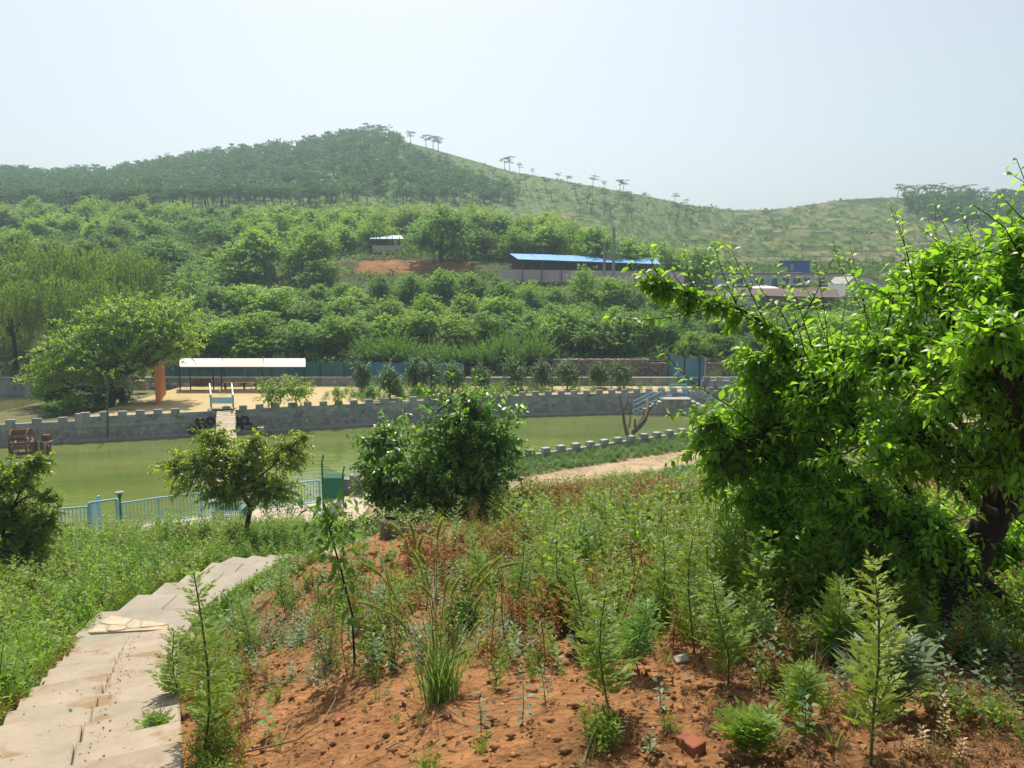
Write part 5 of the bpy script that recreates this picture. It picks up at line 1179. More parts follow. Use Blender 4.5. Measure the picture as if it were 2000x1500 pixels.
for k in range(3): MB().tube([((b0[0] + b1[0]) / 2 - .16 + .17 * k, 95.1, zz + .72), ((b0[0] + b1[0]) / 2 - .16 + .17 * k, 95.1, zz + .9)], .03, 6).build('insulator', M_brown, pz2)

# ------------------------------------------------------------------ buildings
bs = thing('blue_roof_shed', 'long open livestock shed with a sky blue steel roof and pinkish low wall', 'shed', at(1150, 104))
A_ = P(1012, 506, 103); B_ = P(1290, 515.5, 107); C_ = P(1281, 503.5, 112.5); D_ = P(995, 495, 108.5)
for k in range(7):   # roofing sheets lapped one on the next
    t0, t1 = k / 7, (k + 1) / 7 - .002; q = [A_ * (1 - t0) + B_ * t0, A_ * (1 - t1) + B_ * t1, D_ * (1 - t1) + C_ * t1, D_ * (1 - t0) + C_ * t0]
    q = [p + np.array([0, 0, .01 * (k % 2)]) for p in q]
    MB().add([tuple(p) for p in q] + [tuple(p - np.array([0, 0, .08])) for p in q], [(0, 1, 2, 3), (7, 6, 5, 4), (0, 4, 5, 1), (1, 5, 6, 2), (2, 6, 7, 3), (3, 7, 4, 0)]).build('roof_sheet', M_roofb, bs)
def lerp(a, b_, t): return a * (1 - t) + b_ * t
zw = 2.32
for k in range(8):
    p = lerp(A_, B_, .03 + .94 * k / 7) + [0, .4, 0]; MB().box((p[0], p[1], (p[2] - .15 + 0) / 2), (.12, .12, p[2] - .15)).build('post', M_brown, bs)
pA_ = A_ + [.3, .5, 0]; pB_ = B_ + [.2, .5, 0]
mb = MB(); mb.beam((pA_[0] - 3, pA_[1], .7), (pB_[0] + 3.2, pB_[1], .45), .2, 3.2); mb.build('low_wall', M_pink, bs)
mb = MB(); mb.beam((D_[0] + .4, D_[1] - .4, 1.9), (C_[0] - .3, C_[1] - .4, 1.7), .15, 4.6); mb.build('back_wall', M_brown, bs)
pv = thing('small_shed', 'small open shed with a pale blue roof and pink low wall behind the orchard', 'shed', at(755, 122))
q = [P(722, 466, 120.5), P(788, 466, 120.5), P(784, 460, 124), P(728, 460, 124)]
MB().add([tuple(p) for p in q] + [tuple(p - np.array([0, 0, .1])) for p in q], [(0, 1, 2, 3), (7, 6, 5, 4), (0, 4, 5, 1), (1, 5, 6, 2), (2, 6, 7, 3), (3, 7, 4, 0)]).build('roof', mat('pale_blue_roof', (.36, .50, .68), (.5, .6, .72), .5, .8, 0), pv)
for u in (729, 735, 742, 756, 766, 780): p = P(u, 466, 121); MB().box((p[0], 121, 6.7), (.14, .14, 2.0)).build('post', M_black, pv)
a = P(727, 479, 120.7); b_ = P(786, 479, 120.7); MB().beam((a[0], 120.7, 5.6), (b_[0], 120.7, 5.6), .2, 1.5).build('low_wall', M_pink, pv)
bh = thing('brick_house', 'narrow pinkish brick house half hidden right of the biggest tree', 'house', at(930, 118))
a = P(906, 500, 117); b_ = P(948, 500, 117); hz = tslope(470) * 117; pk = P(936, 453, 117)
MB().add([(a[0], 117, 1), (b_[0], 117, 1), (b_[0], 117, hz), (pk[0], 117, pk[2]), (a[0], 117, hz - .5)] + [(a[0], 121, 1), (b_[0], 121, 1), (b_[0], 121, hz), (pk[0], 121, pk[2]), (a[0], 121, hz - .5)],
         [(4, 3, 2, 1, 0)[::-1], (5, 6, 7, 8, 9)[::-1], (0, 1, 6, 5), (1, 2, 7, 6), (2, 3, 8, 7), (3, 4, 9, 8), (4, 0, 5, 9)]).build('wall', mat('pink_brick', (.26, .13, .11), (.20, .10, .085), .9, 3, .4), bh)
for s, e in (((a[0] - .3, hz - .7), (pk[0], pk[2] + .05)), ((pk[0], pk[2] + .05), (b_[0] + .3, hz - .2))):
    MB().add([(s[0], 116.7, s[1] + .04), (e[0], 116.7, e[1] + .04), (e[0], 121.3, e[1] + .04), (s[0], 121.3, s[1] + .04), (s[0], 116.7, s[1] + .14), (e[0], 116.7, e[1] + .14), (e[0], 121.3, e[1] + .14), (s[0], 121.3, s[1] + .14)], [(3, 2, 1, 0), (4, 5, 6, 7), (0, 1, 5, 4), (1, 2, 6, 5), (2, 3, 7, 6), (3, 0, 4, 7)]).build('roof', M_wallw, bh)
# long white house row
YH = 125.; lh = thing('long_white_house', 'long low whitewashed building with a brown eave and many windows', 'building', at(1500, YH))
def hz_(u, v): return P(u, v, YH)
L0, L1 = hz_(1312, 535), hz_(1672, 544)
fx = lambda u: (u - 1000) / FPX * (YH * CP)
def bxu(u0, u1, v0, v1, d0, d1, name, m, par): 
    a = hz_(u0, v1); b_ = hz_(u1, v0); return MB().box(((a[0] + b_[0]) / 2, YH + (d0 + d1) / 2, (a[2] + b_[2]) / 2), (b_[0] - a[0], d1 - d0, b_[2] - a[2])).build(name, m, par)
zt = L0[2]; MB().box(((L0[0] + L1[0]) / 2, YH + 2.5, .35), (L1[0] - L0[0], 5, 3.5)).build('wall', M_wall, lh)
MB().box(((L0[0] + L1[0]) / 2, YH + 2.3, 2.16), (L1[0] - L0[0] + .6, 5.9, .14)).build('eave', mat('eave_brown', (.34, .20, .16), (.24, .15, .13)), lh)
MB().box(((L0[0] + L1[0]) / 2 - 3, YH + 2.3, 2.26), (L1[0] - L0[0] - 12, 5.5, .08)).build('roof', M_wallw, lh)
for u0, u1, kd in ((1322, 1332, 'w'), (1345, 1357, 'w'), (1372, 1383, 'w'), (1416, 1425, 'w'), (1438, 1451, 'w'), (1478, 1490, 'w'), (1508, 1518, 'b'), (1528, 1541, 'w'), (1549, 1563, 'w'), (1570, 1582, 'w'), (1600, 1611, 'w'), (1628, 1641, 'w'), (1646, 1652, 'd')):
    v0, v1 = (543, 553.5) if kd == 'w' else (544, 556)
    f = bxu(u0 - .7, u1 + .7, v0 - .7, v1 + .7, -.10, -.005, 'window' if kd == 'w' else 'door', M_wallw if kd == 'w' else M_bdoor if kd == 'b' else M_black, lh)
    if kd == 'w':
        um = (u0 + u1) / 2
        for (a_u, b_u) in ((u0, um - .25), (um + .25, u1)): bxu(a_u, b_u, v0, v1, -.125, -.103, 'pane', M_glass, f)
for u in (1398, 1465, 1500, 1545, 1590, 1620): bxu(u, u + 1.3, 536, 566, -.22, -.003, 'pilaster', M_wallw, lh)
# brown-roofed small house with lettering
th_ = thing('toilet_house', 'small white house with a brown roof and brown lettering on its wall', 'house', at(1470, 92))
def P92(u, v, Y=92): return P(u, v, Y)
a = P92(1432, 575); b_ = P92(1482, 575); MB().box(((a[0] + b_[0]) / 2, 93.7, -2.1), (b_[0] - a[0], 3.2, 2.6)).build('wall', M_wallw, th_)
q = [P(1428, 576, 91.6), P(1640, 581, 91.6), P(1636, 564, 95), P(1432, 562.5, 95)]
MB().add([tuple(p) for p in q] + [tuple(p - np.array([0, 0, .12])) for p in q], [(0, 1, 2, 3), (7, 6, 5, 4), (0, 4, 5, 1), (1, 5, 6, 2), (2, 6, 7, 3), (3, 7, 4, 0)]).build('roof', M_brown, th_)
a = P92(1484, 577); b_ = P92(1640, 579); MB().box(((a[0] + b_[0]) / 2, 94.2, -2.2), (b_[0] - a[0], 2.2, 2.3)).build('rear_wall', M_wall, th_)
a = P92(1561, 578); MB().box((a[0], 93.05, -1.6), (.7, .1, .6)).build('window', M_glass, th_)
cu = bpy.data.curves.new('lettering', 'FONT'); cu.body = '公共'; cu.size = .62; cu.extrude = .02; cu.space_character = 1.25; cu.align_x = 'CENTER'
to = bpy.data.objects.new('lettering', cu); C.objects.link(to); bpy.context.view_layer.update()
tme = bpy.data.meshes.new_from_object(to.evaluated_get(bpy.context.evaluated_depsgraph_get())); bpy.data.objects.remove(to)
tp = P92(1472, 587); tme.transform(Matrix.Translation((tp[0], 92.08, tp[2])) @ Matrix.Rotation(R(90), 4, 'X')); link('lettering', tme, mat('letter_brown', (.35, .14, .09), None), th_)
# pale curved canopy and white sheets in front of the long house
def arc_sheet(u0, u1, v, Y, dpt, rise, name, label, m):
    o_ = P(u0, v, Y); e_ = P(u1, v, Y); n = 9; V = []
    for j in (0, 1):
        for th_k in (0, .06):
            for i in range(n): t = i / (n - 1); V.append((o_[0] + (e_[0] - o_[0]) * t, Y + j * dpt, o_[2] + rise * math.sin(math.pi * t) + j * .5 - th_k))
    F = []
    for i in range(n - 1): F += [(i, i + 1, 2 * n + i + 1, 2 * n + i), (n + i + 1, n + i, 3 * n + i, 3 * n + i + 1), (n + i, n + i + 1, i + 1, i), (2 * n + i, 2 * n + i + 1, 3 * n + i + 1, 3 * n + i)]
    o = MB().add(V, F).build(name, m); return tag(o, label, 'roof')
arc_sheet(1482, 1532, 568, 97, 3.2, .16, 'canopy_roof', 'curved pale canopy roof in front of the long white building', M_white)
arc_sheet(1536, 1590, 571.5, 98, 3.5, .0, 'sheet_roof', 'flat white sheet roof right of the curved canopy', M_white)
ghs = thing('gable_house', 'plain white gable wall house at the right end of the village', 'house', at(1690, 105))
g = [P(1652, 581, 105), P(1722, 581, 105), P(1722, 556, 105), P(1697, 541, 105), P(1668, 541.5, 105), P(1652, 556, 105)]; g[0][2] = g[1][2] = -2.2
V = [tuple(p) for p in g] + [(p[0], 111, p[2]) for p in g]; MB().add(V, [(0, 1, 2, 3, 4, 5), (11, 10, 9, 8, 7, 6)] + [(i, 6 + i, 6 + (i + 1) % 6, (i + 1) % 6) for i in range(6)]).build('wall', M_wallw, ghs)
for i, j in ((5, 4), (4, 3), (3, 2)):
    a, b_ = g[i], g[j]; MB().add([(a[0], 104.8, a[2] + .02), (b_[0], 104.8, b_[2] + .02), (b_[0], 111.2, b_[2] + .02), (a[0], 111.2, a[2] + .02), (a[0], 104.8, a[2] + .12), (b_[0], 104.8, b_[2] + .12), (b_[0], 111.2, b_[2] + .12), (a[0], 111.2, a[2] + .12)], [(3, 2, 1, 0), (4, 5, 6, 7), (0, 1, 5, 4), (1, 2, 6, 5), (2, 3, 7, 6), (3, 0, 4, 7)]).build('roof', M_merl, ghs)
bl_ = thing('blue_hut', 'deep blue steel-clad hut standing above the long white building', 'hut', at(1560, 135))
def b135(u0, u1, v0, v1, y0, y1, nm, m): a = P(u0, v1, 135); b_ = P(u1, v0, 135); return MB().box(((a[0] + b_[0]) / 2, (y0 + y1) / 2, (a[2] + b_[2]) / 2), (b_[0] - a[0], y1 - y0, b_[2] - a[2])).build(nm, m, bl_)
b135(1550, 1582, 510.5, 546, 135, 138, 'wall', M_roofd); b135(1532, 1549.9, 510.5, 520, 135.02, 138, 'canopy_side', M_roofd); b135(1543, 1549.5, 515.5, 529, 134.8, 135, 'door', M_pole); b135(1531, 1583, 509, 510.4, 134.6, 138.4, 'roof', M_roofd)
hu = thing('concrete_hut', 'small flat-roofed concrete hut on the slope behind the village', 'hut', at(1389, 148)); zt = tslope(486) * 148
a = P(1371, 486, 148); b_ = P(1408, 486, 148); MB().box(((a[0] + b_[0]) / 2, 150, zt), (b_[0] - a[0], 4, .2)).build('roof', M_merl, hu); MB().box(((a[0] + b_[0]) / 2, 150, zt - 1.9), (b_[0] - a[0] - .8, 3, 3.6)).build('wall', M_pole, hu)
o = MB().box(G_(786, 75, -4.4), (1.3, .6, .5)).build('blue_tarpaulin', mat('tarp_blue', (.12, .28, .6), None, .6), bevel=.1); tag(o, 'small blue tarpaulin bundle among the orchard trees', 'tarpaulin')
o = MB().box(P(360, 463, 150), (7, 1.2, 1.8)).build('hill_wall', M_merl, None, bevel=.1); tag(o, 'pale retaining wall showing through the gap in the trees below the pine wood', 'wall')
# ------------------------------------------------------------------ weeds: templates as arrays
def mugwort(rng, h=1., nn=26, L=.22, pairs=4, droop=.0, up=.6, lw=1., bare=.12):
    t = np.linspace(bare, 1, nn); ph = np.arange(nn) * 2.4 + rng.uniform(0, 6); st = np.stack([.05 * np.sin(t * 3 + rng.uniform(0, 6)), .05 * np.cos(t * 2.5), t * h], 1)
    Li = L * (1.05 - .72 * t) * rng.uniform(.7, 1.2, nn) * (.55 + .45 * np.minimum(1, t * 3))
    out_ = norm(np.stack([np.cos(ph), np.sin(ph), np.full(nn, up)], 1)); pos = []; D = []; Nn = []; Sz = []
    sd = norm(np.cross(out_, [0, 0, 1.])); nr_ = np.cross(sd, out_)
    for j in range(pairs + 1):
        f = (j + .4) / (pairs + 1); p = st + out_ * (Li * f)[:, None] - np.array([0, 0, 1]) * (droop * Li * f * f)[:, None]
        for s in ((-1, 1) if j < pairs else (0,)):
            pos.append(p); D.append(norm(out_ * (.75 if s else 1) + sd * s * .8 - [0, 0, droop * f] + rng.normal(0, .12, (nn, 3)))); Nn.append(nr_ + rng.normal(0, .2, (nn, 3))); Sz.append(Li * (.5 - .22 * f) * rng.uniform(.8, 1.2, nn) * (1.3 if s == 0 else 1))
    pos, D, Nn, Sz = map(np.concatenate, (pos, D, Nn, Sz))
    tv = BL_V * [1.15 * lw, 1, 1]
    V, F, T = leafcloud(pos, D, Nn, Sz, tv, BL_F, np.clip(rng.normal(.5, .25, len(pos)), 0, 1))
    n0 = 5; ts = np.linspace(0, 1, n0); sp = np.stack([.05 * np.sin(ts * 3) * 0 + np.interp(ts, t, st[:, 0], left=0), np.interp(ts, t, st[:, 1], left=0), ts * h], 1); sp[0, :2] = 0
    sV, sF = tubes(sp[None], (h * .007 * np.linspace(1, .35, n0))[None] + .0015, 4); sF3 = np.concatenate([sF[:, [0, 1, 2]], sF[:, [0, 2, 3]]])
    return (V, F, T), (sV, sF3, np.zeros(len(sV)))
def broad(rng, h=.3, nn=9, L=.07, tmpl=(TIP4_V, TIP4_F), up=.35, per=2, droop=.2, bare=.15):
    t = np.repeat(np.linspace(bare, 1, nn), per); n = len(t); ph = np.arange(n) * math.pi / max(1, per) * (2 if per > 1 else 1) + (np.arange(n) // per) * 1.4 + rng.uniform(0, 6)
    st = np.stack([.06 * h * np.sin(t * 4), .06 * h * np.cos(t * 3), t * h], 1); out_ = norm(np.stack([np.cos(ph), np.sin(ph), up + .6 * t ** 3], 1))
    V, F, T = leafcloud(st + out_ * .01, out_ - [0, 0, droop], np.tile([0, 0, 1.], (n, 1)) + rng.normal(0, .3, (n, 3)), L * (1.1 - .5 * t) * rng.uniform(.7, 1.2, n), tmpl[0], tmpl[1], np.clip(rng.normal(.5, .25, n), 0, 1))
    sV, sF = tubes(np.array([[(0, 0, 0), (0, 0, h * .5), (.06 * h * math.sin(4), .06 * h * math.cos(3), h)]]), np.array([[.004, .003, .0015]]), 3); sF3 = np.concatenate([sF[:, [0, 1, 2]], sF[:, [0, 2, 3]]])
    return (V, F, T), (sV, sF3, np.zeros(len(sV)))
def tuft(rng, n=40, h=.3, w=.008, spread=.5, k=5):
    a = rng.uniform(0, 6.28, n); ln = h * rng.uniform(.5, 1.2, n); t = np.linspace(0, 1, k); b0 = rng.normal(0, .03 + h * .06, (n, 2))
    o_ = np.stack([np.cos(a), np.sin(a)], 1); sp = spread * rng.uniform(.3, 1.2, n)
    X = b0[:, None] + o_[:, None] * (sp * ln)[:, None, None] * (t ** 1.6)[None, :, None]; Z = ln[:, None] * (t - .35 * sp[:, None] * t ** 2.4)
    cen = np.concatenate([X, Z[..., None]], -1); sd = np.stack([-o_[:, 1], o_[:, 0], 0 * a], 1)[:, None] * (w * (1 - t ** 2 * .95))[None, :, None]
    V = np.stack([cen - sd, cen + sd], 2).reshape(-1, 3); i = np.arange(n)[:, None] * k * 2 + np.arange(k - 1)[None] * 2; i = i.ravel()
    F = np.concatenate([np.stack([i, i + 1, i + 3], 1), np.stack([i, i + 3, i + 2], 1)]); T = np.repeat(rng.rand(n), 2 * k); return (V, F, T)
def scatter(tmpls, pts, sc, rng, tilt=.12, zs=None):
    parts = []; pick = rng.randint(0, len(tmpls), len(pts)); rz = rng.uniform(0, 6.28, len(pts)); tl = rng.normal(0, tilt, (len(pts), 2)); zs = np.ones(len(pts)) if zs is None else zs
    for k, (V, F, T) in enumerate(tmpls):
        s = np.nonzero(pick == k)[0]
        if not len(s): continue
        c_, n_ = np.cos(rz[s]), np.sin(rz[s]); X = V[None, :, 0] * c_[:, None] - V[None, :, 1] * n_[:, None] + tl[s, 0:1] * V[None, :, 2]; Y = V[None, :, 0] * n_[:, None] + V[None, :, 1] * c_[:, None] + tl[s, 1:2] * V[None, :, 2]; Z = np.repeat(V[None, :, 2], len(s), 0) * zs[s, None]
        W = np.stack([X, Y, Z], -1) * sc[s, None, None] + pts[s, None]; parts.append((W.reshape(-1, 3), (np.arange(len(s))[:, None, None] * len(V) + F[None]).reshape(-1, 3), np.clip(np.tile(T, len(s)) * .7 + np.repeat(rng.uniform(0, .4, len(s)), len(V)), 0, 1)))
    return merge(parts)
rw = np.random.RandomState(99)
def onstairs(x, y):
    a = (y < 12.3) & (x < stairR(y) + .12) & (x > stairR(y) - 1.62); b = (y >= 12) & (y < 17) & (x > -7.0) & (x < -5.2)
    t = (y - 16.5) / 3.6; c_ = (y >= 16.4) & (y < 20.4) & (np.abs(x - (-6.1 + 1.6 * t)) < .95); d = (y >= 20) & (y < 29) & (np.abs(x - (-4.3 - .9 * (y - 20.6) / 8)) < .8)
    return a | b | c_ | d
def field(n, x0, x1, y0, y1, dens=None, yexp=1.0):
    x = rw.uniform(x0, x1, n); y = y0 + (y1 - y0) * rw.uniform(0, 1, n) ** yexp; k = ~onstairs(x, y)
    if dens is not None: k &= rw.rand(n) < dens(x, y)
    x, y = x[k], y[k]; z = H(x, y) - .01; z = np.where((y > Yf(x)) & (y < YB), TERR, z); return np.stack([x, y, z], 1)
def stuff(name, label, cat, V, m): return tag(link(name, mesh_np(name, *V), m), label, cat, kind='stuff')

def bushy(rng, ns=16, w=.45, lper=9, ls=.16, tv=None, up=.35):
    d = rdir(rng, ns); d[:, 2] = np.abs(d[:, 2]) + up; d = norm(d); e = d * [w, w, 1.0] * rng.uniform(.55, 1.05, (ns, 1)); s_ = e * [.15, .15, .02]; T = np.linspace(0, 1, 4)[None, :, None]; Pt = s_[:, None] * (1 - T) + e[:, None] * T
    V, F = tubes(Pt, np.tile([.006, .005, .004, .002], (ns, 1)), 3); F3 = np.concatenate([F[:, [0, 1, 2]], F[:, [0, 2, 3]]])
    pos, D, Nn, Sz = shoots(rng, Pt, lper, ls, -.05, .85, .3, .25); c_ = leafcloud(pos, D, Nn, Sz, TIP2_V * [.55, 1, 1] if tv is None else tv, TIP2_F, np.clip(rng.normal(.5, .3, len(pos)), 0, 1))
    return merge([c_, (V, F3, np.zeros(len(V)))])

mugA = [mugwort(rw, 1, 22, .34, 3, lw=2.2) for _ in range(3)]; mugF = [mugwort(rw, 1, 15, .36, 2, lw=2.8) for _ in range(3)]
brA = [broad(rw, 1, 9, .26) for _ in range(3)]; brF = [broad(rw, 1, 7, .3, (TIP2_V, TIP2_F)) for _ in range(3)]
buA = [bushy(rw, 15, .45, 9, .17) for _ in range(3)]; buF = [bushy(rw, 11, .5, 7, .2) for _ in range(3)]
def both(ts): return [merge([a, b_]) for a, b_ in ts]
bare = lambda x, y: sstep(-.12, .2, fbm(x / 1.3 + 9, y / 1.3, 3) + .12 + sstep(7, 11, y) * .05 + sstep(0, 3, x) * .25) * (1 - .93 * (sstep(6.0, 4.8, y) * (x < 1.6))) * (1 - .8 * (sstep(7.0, 5.5, y) * (x < -.2))) * (1 - .6 * (sstep(5.3, 4.4, y)))
lb_ = lambda x, y: (x < stairR(np.minimum(y, 11.8)) - 1.5) * (.35 + .65 * sstep(-.5, .0, fbm(x / 2, y / 2, 2)))
def add(name, label, cat, tm, area, dens, n, s0, s1, m, zs=None): p = field(n, *area, dens); stuff(name, label, cat, scatter(tm, p, rw.uniform(s0, s1, len(p)), rw, zs=zs and np.full(len(p), zs)), m)
add('bank_weeds', 'dense feathery green weeds on the bank left of the steps', 'weeds', both(mugF), (-17, -3.5, 4, 26), lb_, 1100, .4, .85, L_weed)
add('bank_bushes', 'bushy dark green weeds massed on the bank left of the steps', 'weeds', buF, (-17, -3.5, 4, 27), lb_, 2100, .3, .75, L_orch)
add('bank_tan', 'tan and olive half-dry weeds on the bank left of the steps', 'weeds', buF, (-17, -3.5, 4, 24), lambda x, y: lb_(x, y) * (fbm(x / 1.5 + 3, y / 1.5, 2) > .05), 900, .3, .65, L_tan)
add('bank_yellow', 'yellow-green taller weeds on the bank left of the steps', 'weeds', both(mugF), (-17, -3.5, 4, 27), lb_, 700, .5, .9, L_weedy)
add('bank_grass', 'long fresh grass on the bank left of the steps', 'grass', [tuft(rw, 22, 1, .012, .5, 4) for _ in range(3)], (-17, -3.5, 4, 27), lb_, 1100, .2, .5, L_grass)
add('bank_herbs', 'leafy herbs under the weeds of the left bank', 'weeds', both(brF), (-17, -3.5, 4, 27), lb_, 900, .2, .45, L_crop)
add('bank_dry_weeds', 'brownish dry weeds along the left edge of the steps', 'weeds', [bushy(rw, 12, .6, 8, .12) for _ in range(2)], (-9, -3.5, 4, 17), lambda x, y: (x < stairR(np.minimum(y, 11.8)) - 1.5) * (x > stairR(np.minimum(y, 11.8)) - 2.7) * .8, 700, .15, .35, L_dry)
ds = lambda x, y: .95 * (1 - .5 * (x > -1))
add('slope_weeds', 'tall bright green weeds on the slope beyond the stairs', 'weeds', both(mugF), (-7.6, 2.5, 15.5, 26), ds, 1000, .35, .7, L_weed)
add('slope_bushes', 'bushy green weeds on the slope beyond the stairs', 'weeds', buF, (-9, 2.5, 16, 27), ds, 1100, .3, .65, L_jun)
add('slope_herbs', 'low leafy green plants around the stump and stairs', 'weeds', both(brF), (-5.2, -.5, 11, 18), lambda x, y: sstep(-.2, .2, fbm(x, y, 2) + .2), 900, .15, .4, L_crop)
rf = lambda x, y: bare(x, y) * (x > stairR(np.minimum(y, 11.8)) + .1)
rr_ = lambda x, y: rf(x, y) * sstep(-1.8, .8, x)
add('field_weeds', 'feathery weeds crowding the red earth in the middle distance', 'weeds', both(mugA), (-4, 9, 4.6, 12), rr_, 760, .25, .65, L_weed)
add('field_bushes', 'bushy green weeds crowding the red earth', 'weeds', buA, (-4, 9, 5.2, 12.5), rf, 850, .18, .48, L_weed)
add('tan_weeds', 'tan half-dry bushy weeds mixed through the green ones', 'weeds', buA, (-4, 9, 4.6, 14), lambda x, y: rf(x, y) * .9, 1000, .15, .45, L_tan)
add('rusty_stalks', 'rusty brown dead stalks scattered through the field', 'weeds', [merge(list(mugwort(rw, 1, 14, .12, 2, droop=1.4, up=.3, lw=2.4))) for _ in range(3)], (-4, 7, 4.4, 13), lambda x, y: rf(x, y), 650, .25, .75, L_dry)
add('fore_bushes', 'low green bushy weeds over the nearest red earth', 'weeds', buA, (-2.2, 6, 3.6, 7.5), lambda x, y: (fbm(x * 1.1 + 4, y * 1.1, 2) > -.05) * (.3 + .7 * sstep(-.5, 1.5, x)), 330, .12, .34, L_weed)
add('tall_weeds', 'tall feathery weeds standing in a loose thicket before the plum tree', 'weeds', both(mugA), (.3, 5, 6.2, 12.5), lambda x, y: .9 + 0 * x, 220, .55, 1.0, L_weed)
add('thicket_dry', 'tall rusty dry stalks in the thicket before the plum tree', 'weeds', buA, (0, 5, 6.2, 13), lambda x, y: .9 + 0 * x, 200, .4, .75, L_dry)
add('tall_bushes', 'tall bushy weeds in the thicket before the plum tree', 'weeds', buA, (.6, 5.5, 6.2, 12.5), lambda x, y: .9 + 0 * x, 240, .4, .75, L_weed)
add('crest_weeds', 'tall feathery weeds along the crest of the slope', 'weeds', both(mugF), (-2, 14, 10, 19.5), lambda x, y: sstep(-1.8, 2.2, x + .1 * (y - 12)) * (.15 + .85 * rf(x, y)) * (.12 + .88 * (fbm(x / 1.5, y / 1.5 + 30, 2) > 0)), 2000, .3, .68, L_weed)
add('crest_bushes', 'bushy yellow-green weeds along the crest of the slope', 'weeds', buF, (-3, 14, 9.5, 20), lambda x, y: sstep(-2, 2.2, x + .1 * (y - 12)) * (.1 + .9 * rf(x, y)) * (.1 + .9 * (fbm(x / 1.5, y / 1.5 + 30, 2) > .02)), 1200, .2, .5, L_orch3)
add('crest_rust', 'rust-brown dead weeds massed on the crest', 'weeds', buF, (-1.5, 11, 10, 19), lambda x, y: (fbm(x / 1.5, y / 1.5 + 30, 2) < .12) * .9, 2000, .3, .66, L_dry)
add('crest_dry', 'tan and rusty dry weeds on the crest of the slope', 'weeds', buF, (-2, 13, 9.5, 19), lambda x, y: sstep(-1.5, 2.2, x) * .9, 1900, .32, .68, L_tan)
add('field_herbs', 'low blue-green herbs on the red earth', 'weeds', both(brA), (-3.5, 6, 4.0, 11), rf, 2000, .12, .32, L_weedb)
add('green_herbs', 'low yellow-green herbs between the taller weeds', 'weeds', both(brF), (-4, 10, 5, 18), rf, 900, .12, .32, L_crop)
add('field_grass', 'sparse grass tufts on the red earth', 'grass', [tuft(rw, 14, 1, .012, .6, 4) for _ in range(3)], (-4, 9, 3.2, 17), lambda x, y: .25 + .75 * rf(x, y), 1300, .08, .26, L_grass)
add('shade_plants', 'dim green undergrowth in the shade beneath the large tree', 'weeds', buF, (2.6, 9, 3.2, 9), lambda x, y: sstep(2.4, 4, x + .0 * y), 420, .2, .45, L_orch2)
add('dry_ground_weeds', 'brown and tan dry weeds on the ground under the large tree', 'weeds', [bushy(rw, 14, .8, 8, .14) for _ in range(3)], (.2, 8, 3, 9), lambda x, y: sstep(0, 2.5, x) * .8, 5200, .03, .18, L_litter)
add('dry_weeds', 'withered brown weed stalks among the green ones', 'weeds', [merge(list(mugwort(rw, 1, 12, .16, 2, droop=1.6, up=.2, lw=2.6))) for _ in range(3)], (-2, 12, 5, 18), lambda x, y: sstep(0, 2.5, x) * (.4 + .6 * (fbm(x, y, 2) > 0)), 1500, .2, .6, L_dry)
add('terrace_weeds', 'green weeds and saplings growing on the terrace behind the wall', 'weeds', buF, (-14, 21, 54, 63), lambda x, y: (y > Yf(x) + .6) * (.35 + .6 * (x > -12) * (x < 3)) * (x > -19), 1300, .3, .8, L_crop)
# plants leaning over both edges of the stairs, crumbs on the treads
n = 420; yy = rw.uniform(3.4, 11.8, n); sd = rw.rand(n) < .5; xx = np.where(sd, stairR(yy) + rw.uniform(.12, .4, n), stairR(yy) - rw.uniform(1.62, 1.85, n)); p = np.stack([xx, yy, H(xx, yy)], 1)
h_ = n // 2; stuff('edge_weeds', 'weeds growing along both edges of the stairs', 'weeds', scatter(buA, p[:h_], rw.uniform(.15, .36, h_), rw), L_weed); stuff('edge_dry_weeds', 'brown dry weeds along both edges of the stairs', 'weeds', scatter(buA, p[h_:], rw.uniform(.12, .3, n - h_), rw), L_dry)
n = 260; yy = rw.uniform(12, 17, n); xx = np.where(rw.rand(n) < .5, -5.15 + .2 * rw.rand(n), -7.2 + .2 * rw.rand(n)); p = np.stack([xx, yy, H(xx, yy)], 1)
stuff('slab_edge_weeds', 'weeds growing along the lower slabs', 'weeds', scatter(buA, p, rw.uniform(.25, .45, n), rw), L_weed)
n = 480; kk = rw.randint(-2, 13, n); yy = 4.3 + .577 * (kk + rw.rand(n)); off = np.where(rw.rand(n) < .45, .7 + rw.normal(0, .05, n), rw.uniform(.05, 1.4, n)); xx = stairR(yy) - off * .911; p = np.stack([xx, yy - off * .413 * 0, stairZ(4.3 + .577 * (kk + 1)) + .006], 1)
V = leafcloud(p, rdir(rw, n) * [1, 1, .1], np.tile([0, 0, 1.], (n, 1)), rw.uniform(.006, .026, n), TIP2_V * [1.4, 1, 2], TIP2_F, rw.rand(n)); stuff('tread_litter', 'dry leaf bits and soil crumbs on the steps', 'litter', V, L_litter)
# garden strip
p = field(4200, -1, 15, 33, 46, lambda x, y: ((Yn(x) - y) > .4) & (((Yn(x) - y) < 3.7) | ((Yn(x) - y) > 7.0)))
stuff('garden_crop', 'low leafy crop rows in the garden strip beside the low wall', 'crop', scatter(buF, p, rw.uniform(.3, .6, len(p)), rw, zs=np.full(len(p), .75)), L_crop)
p = field(700, -1, 16, 27, 36, lambda x, y: ((Yn(x) - y) > 7.5)); stuff('garden_weeds', 'green weeds below the garden path', 'weeds', scatter(both(mugF), p, rw.uniform(.4, .9, len(p)), rw), L_weedy)
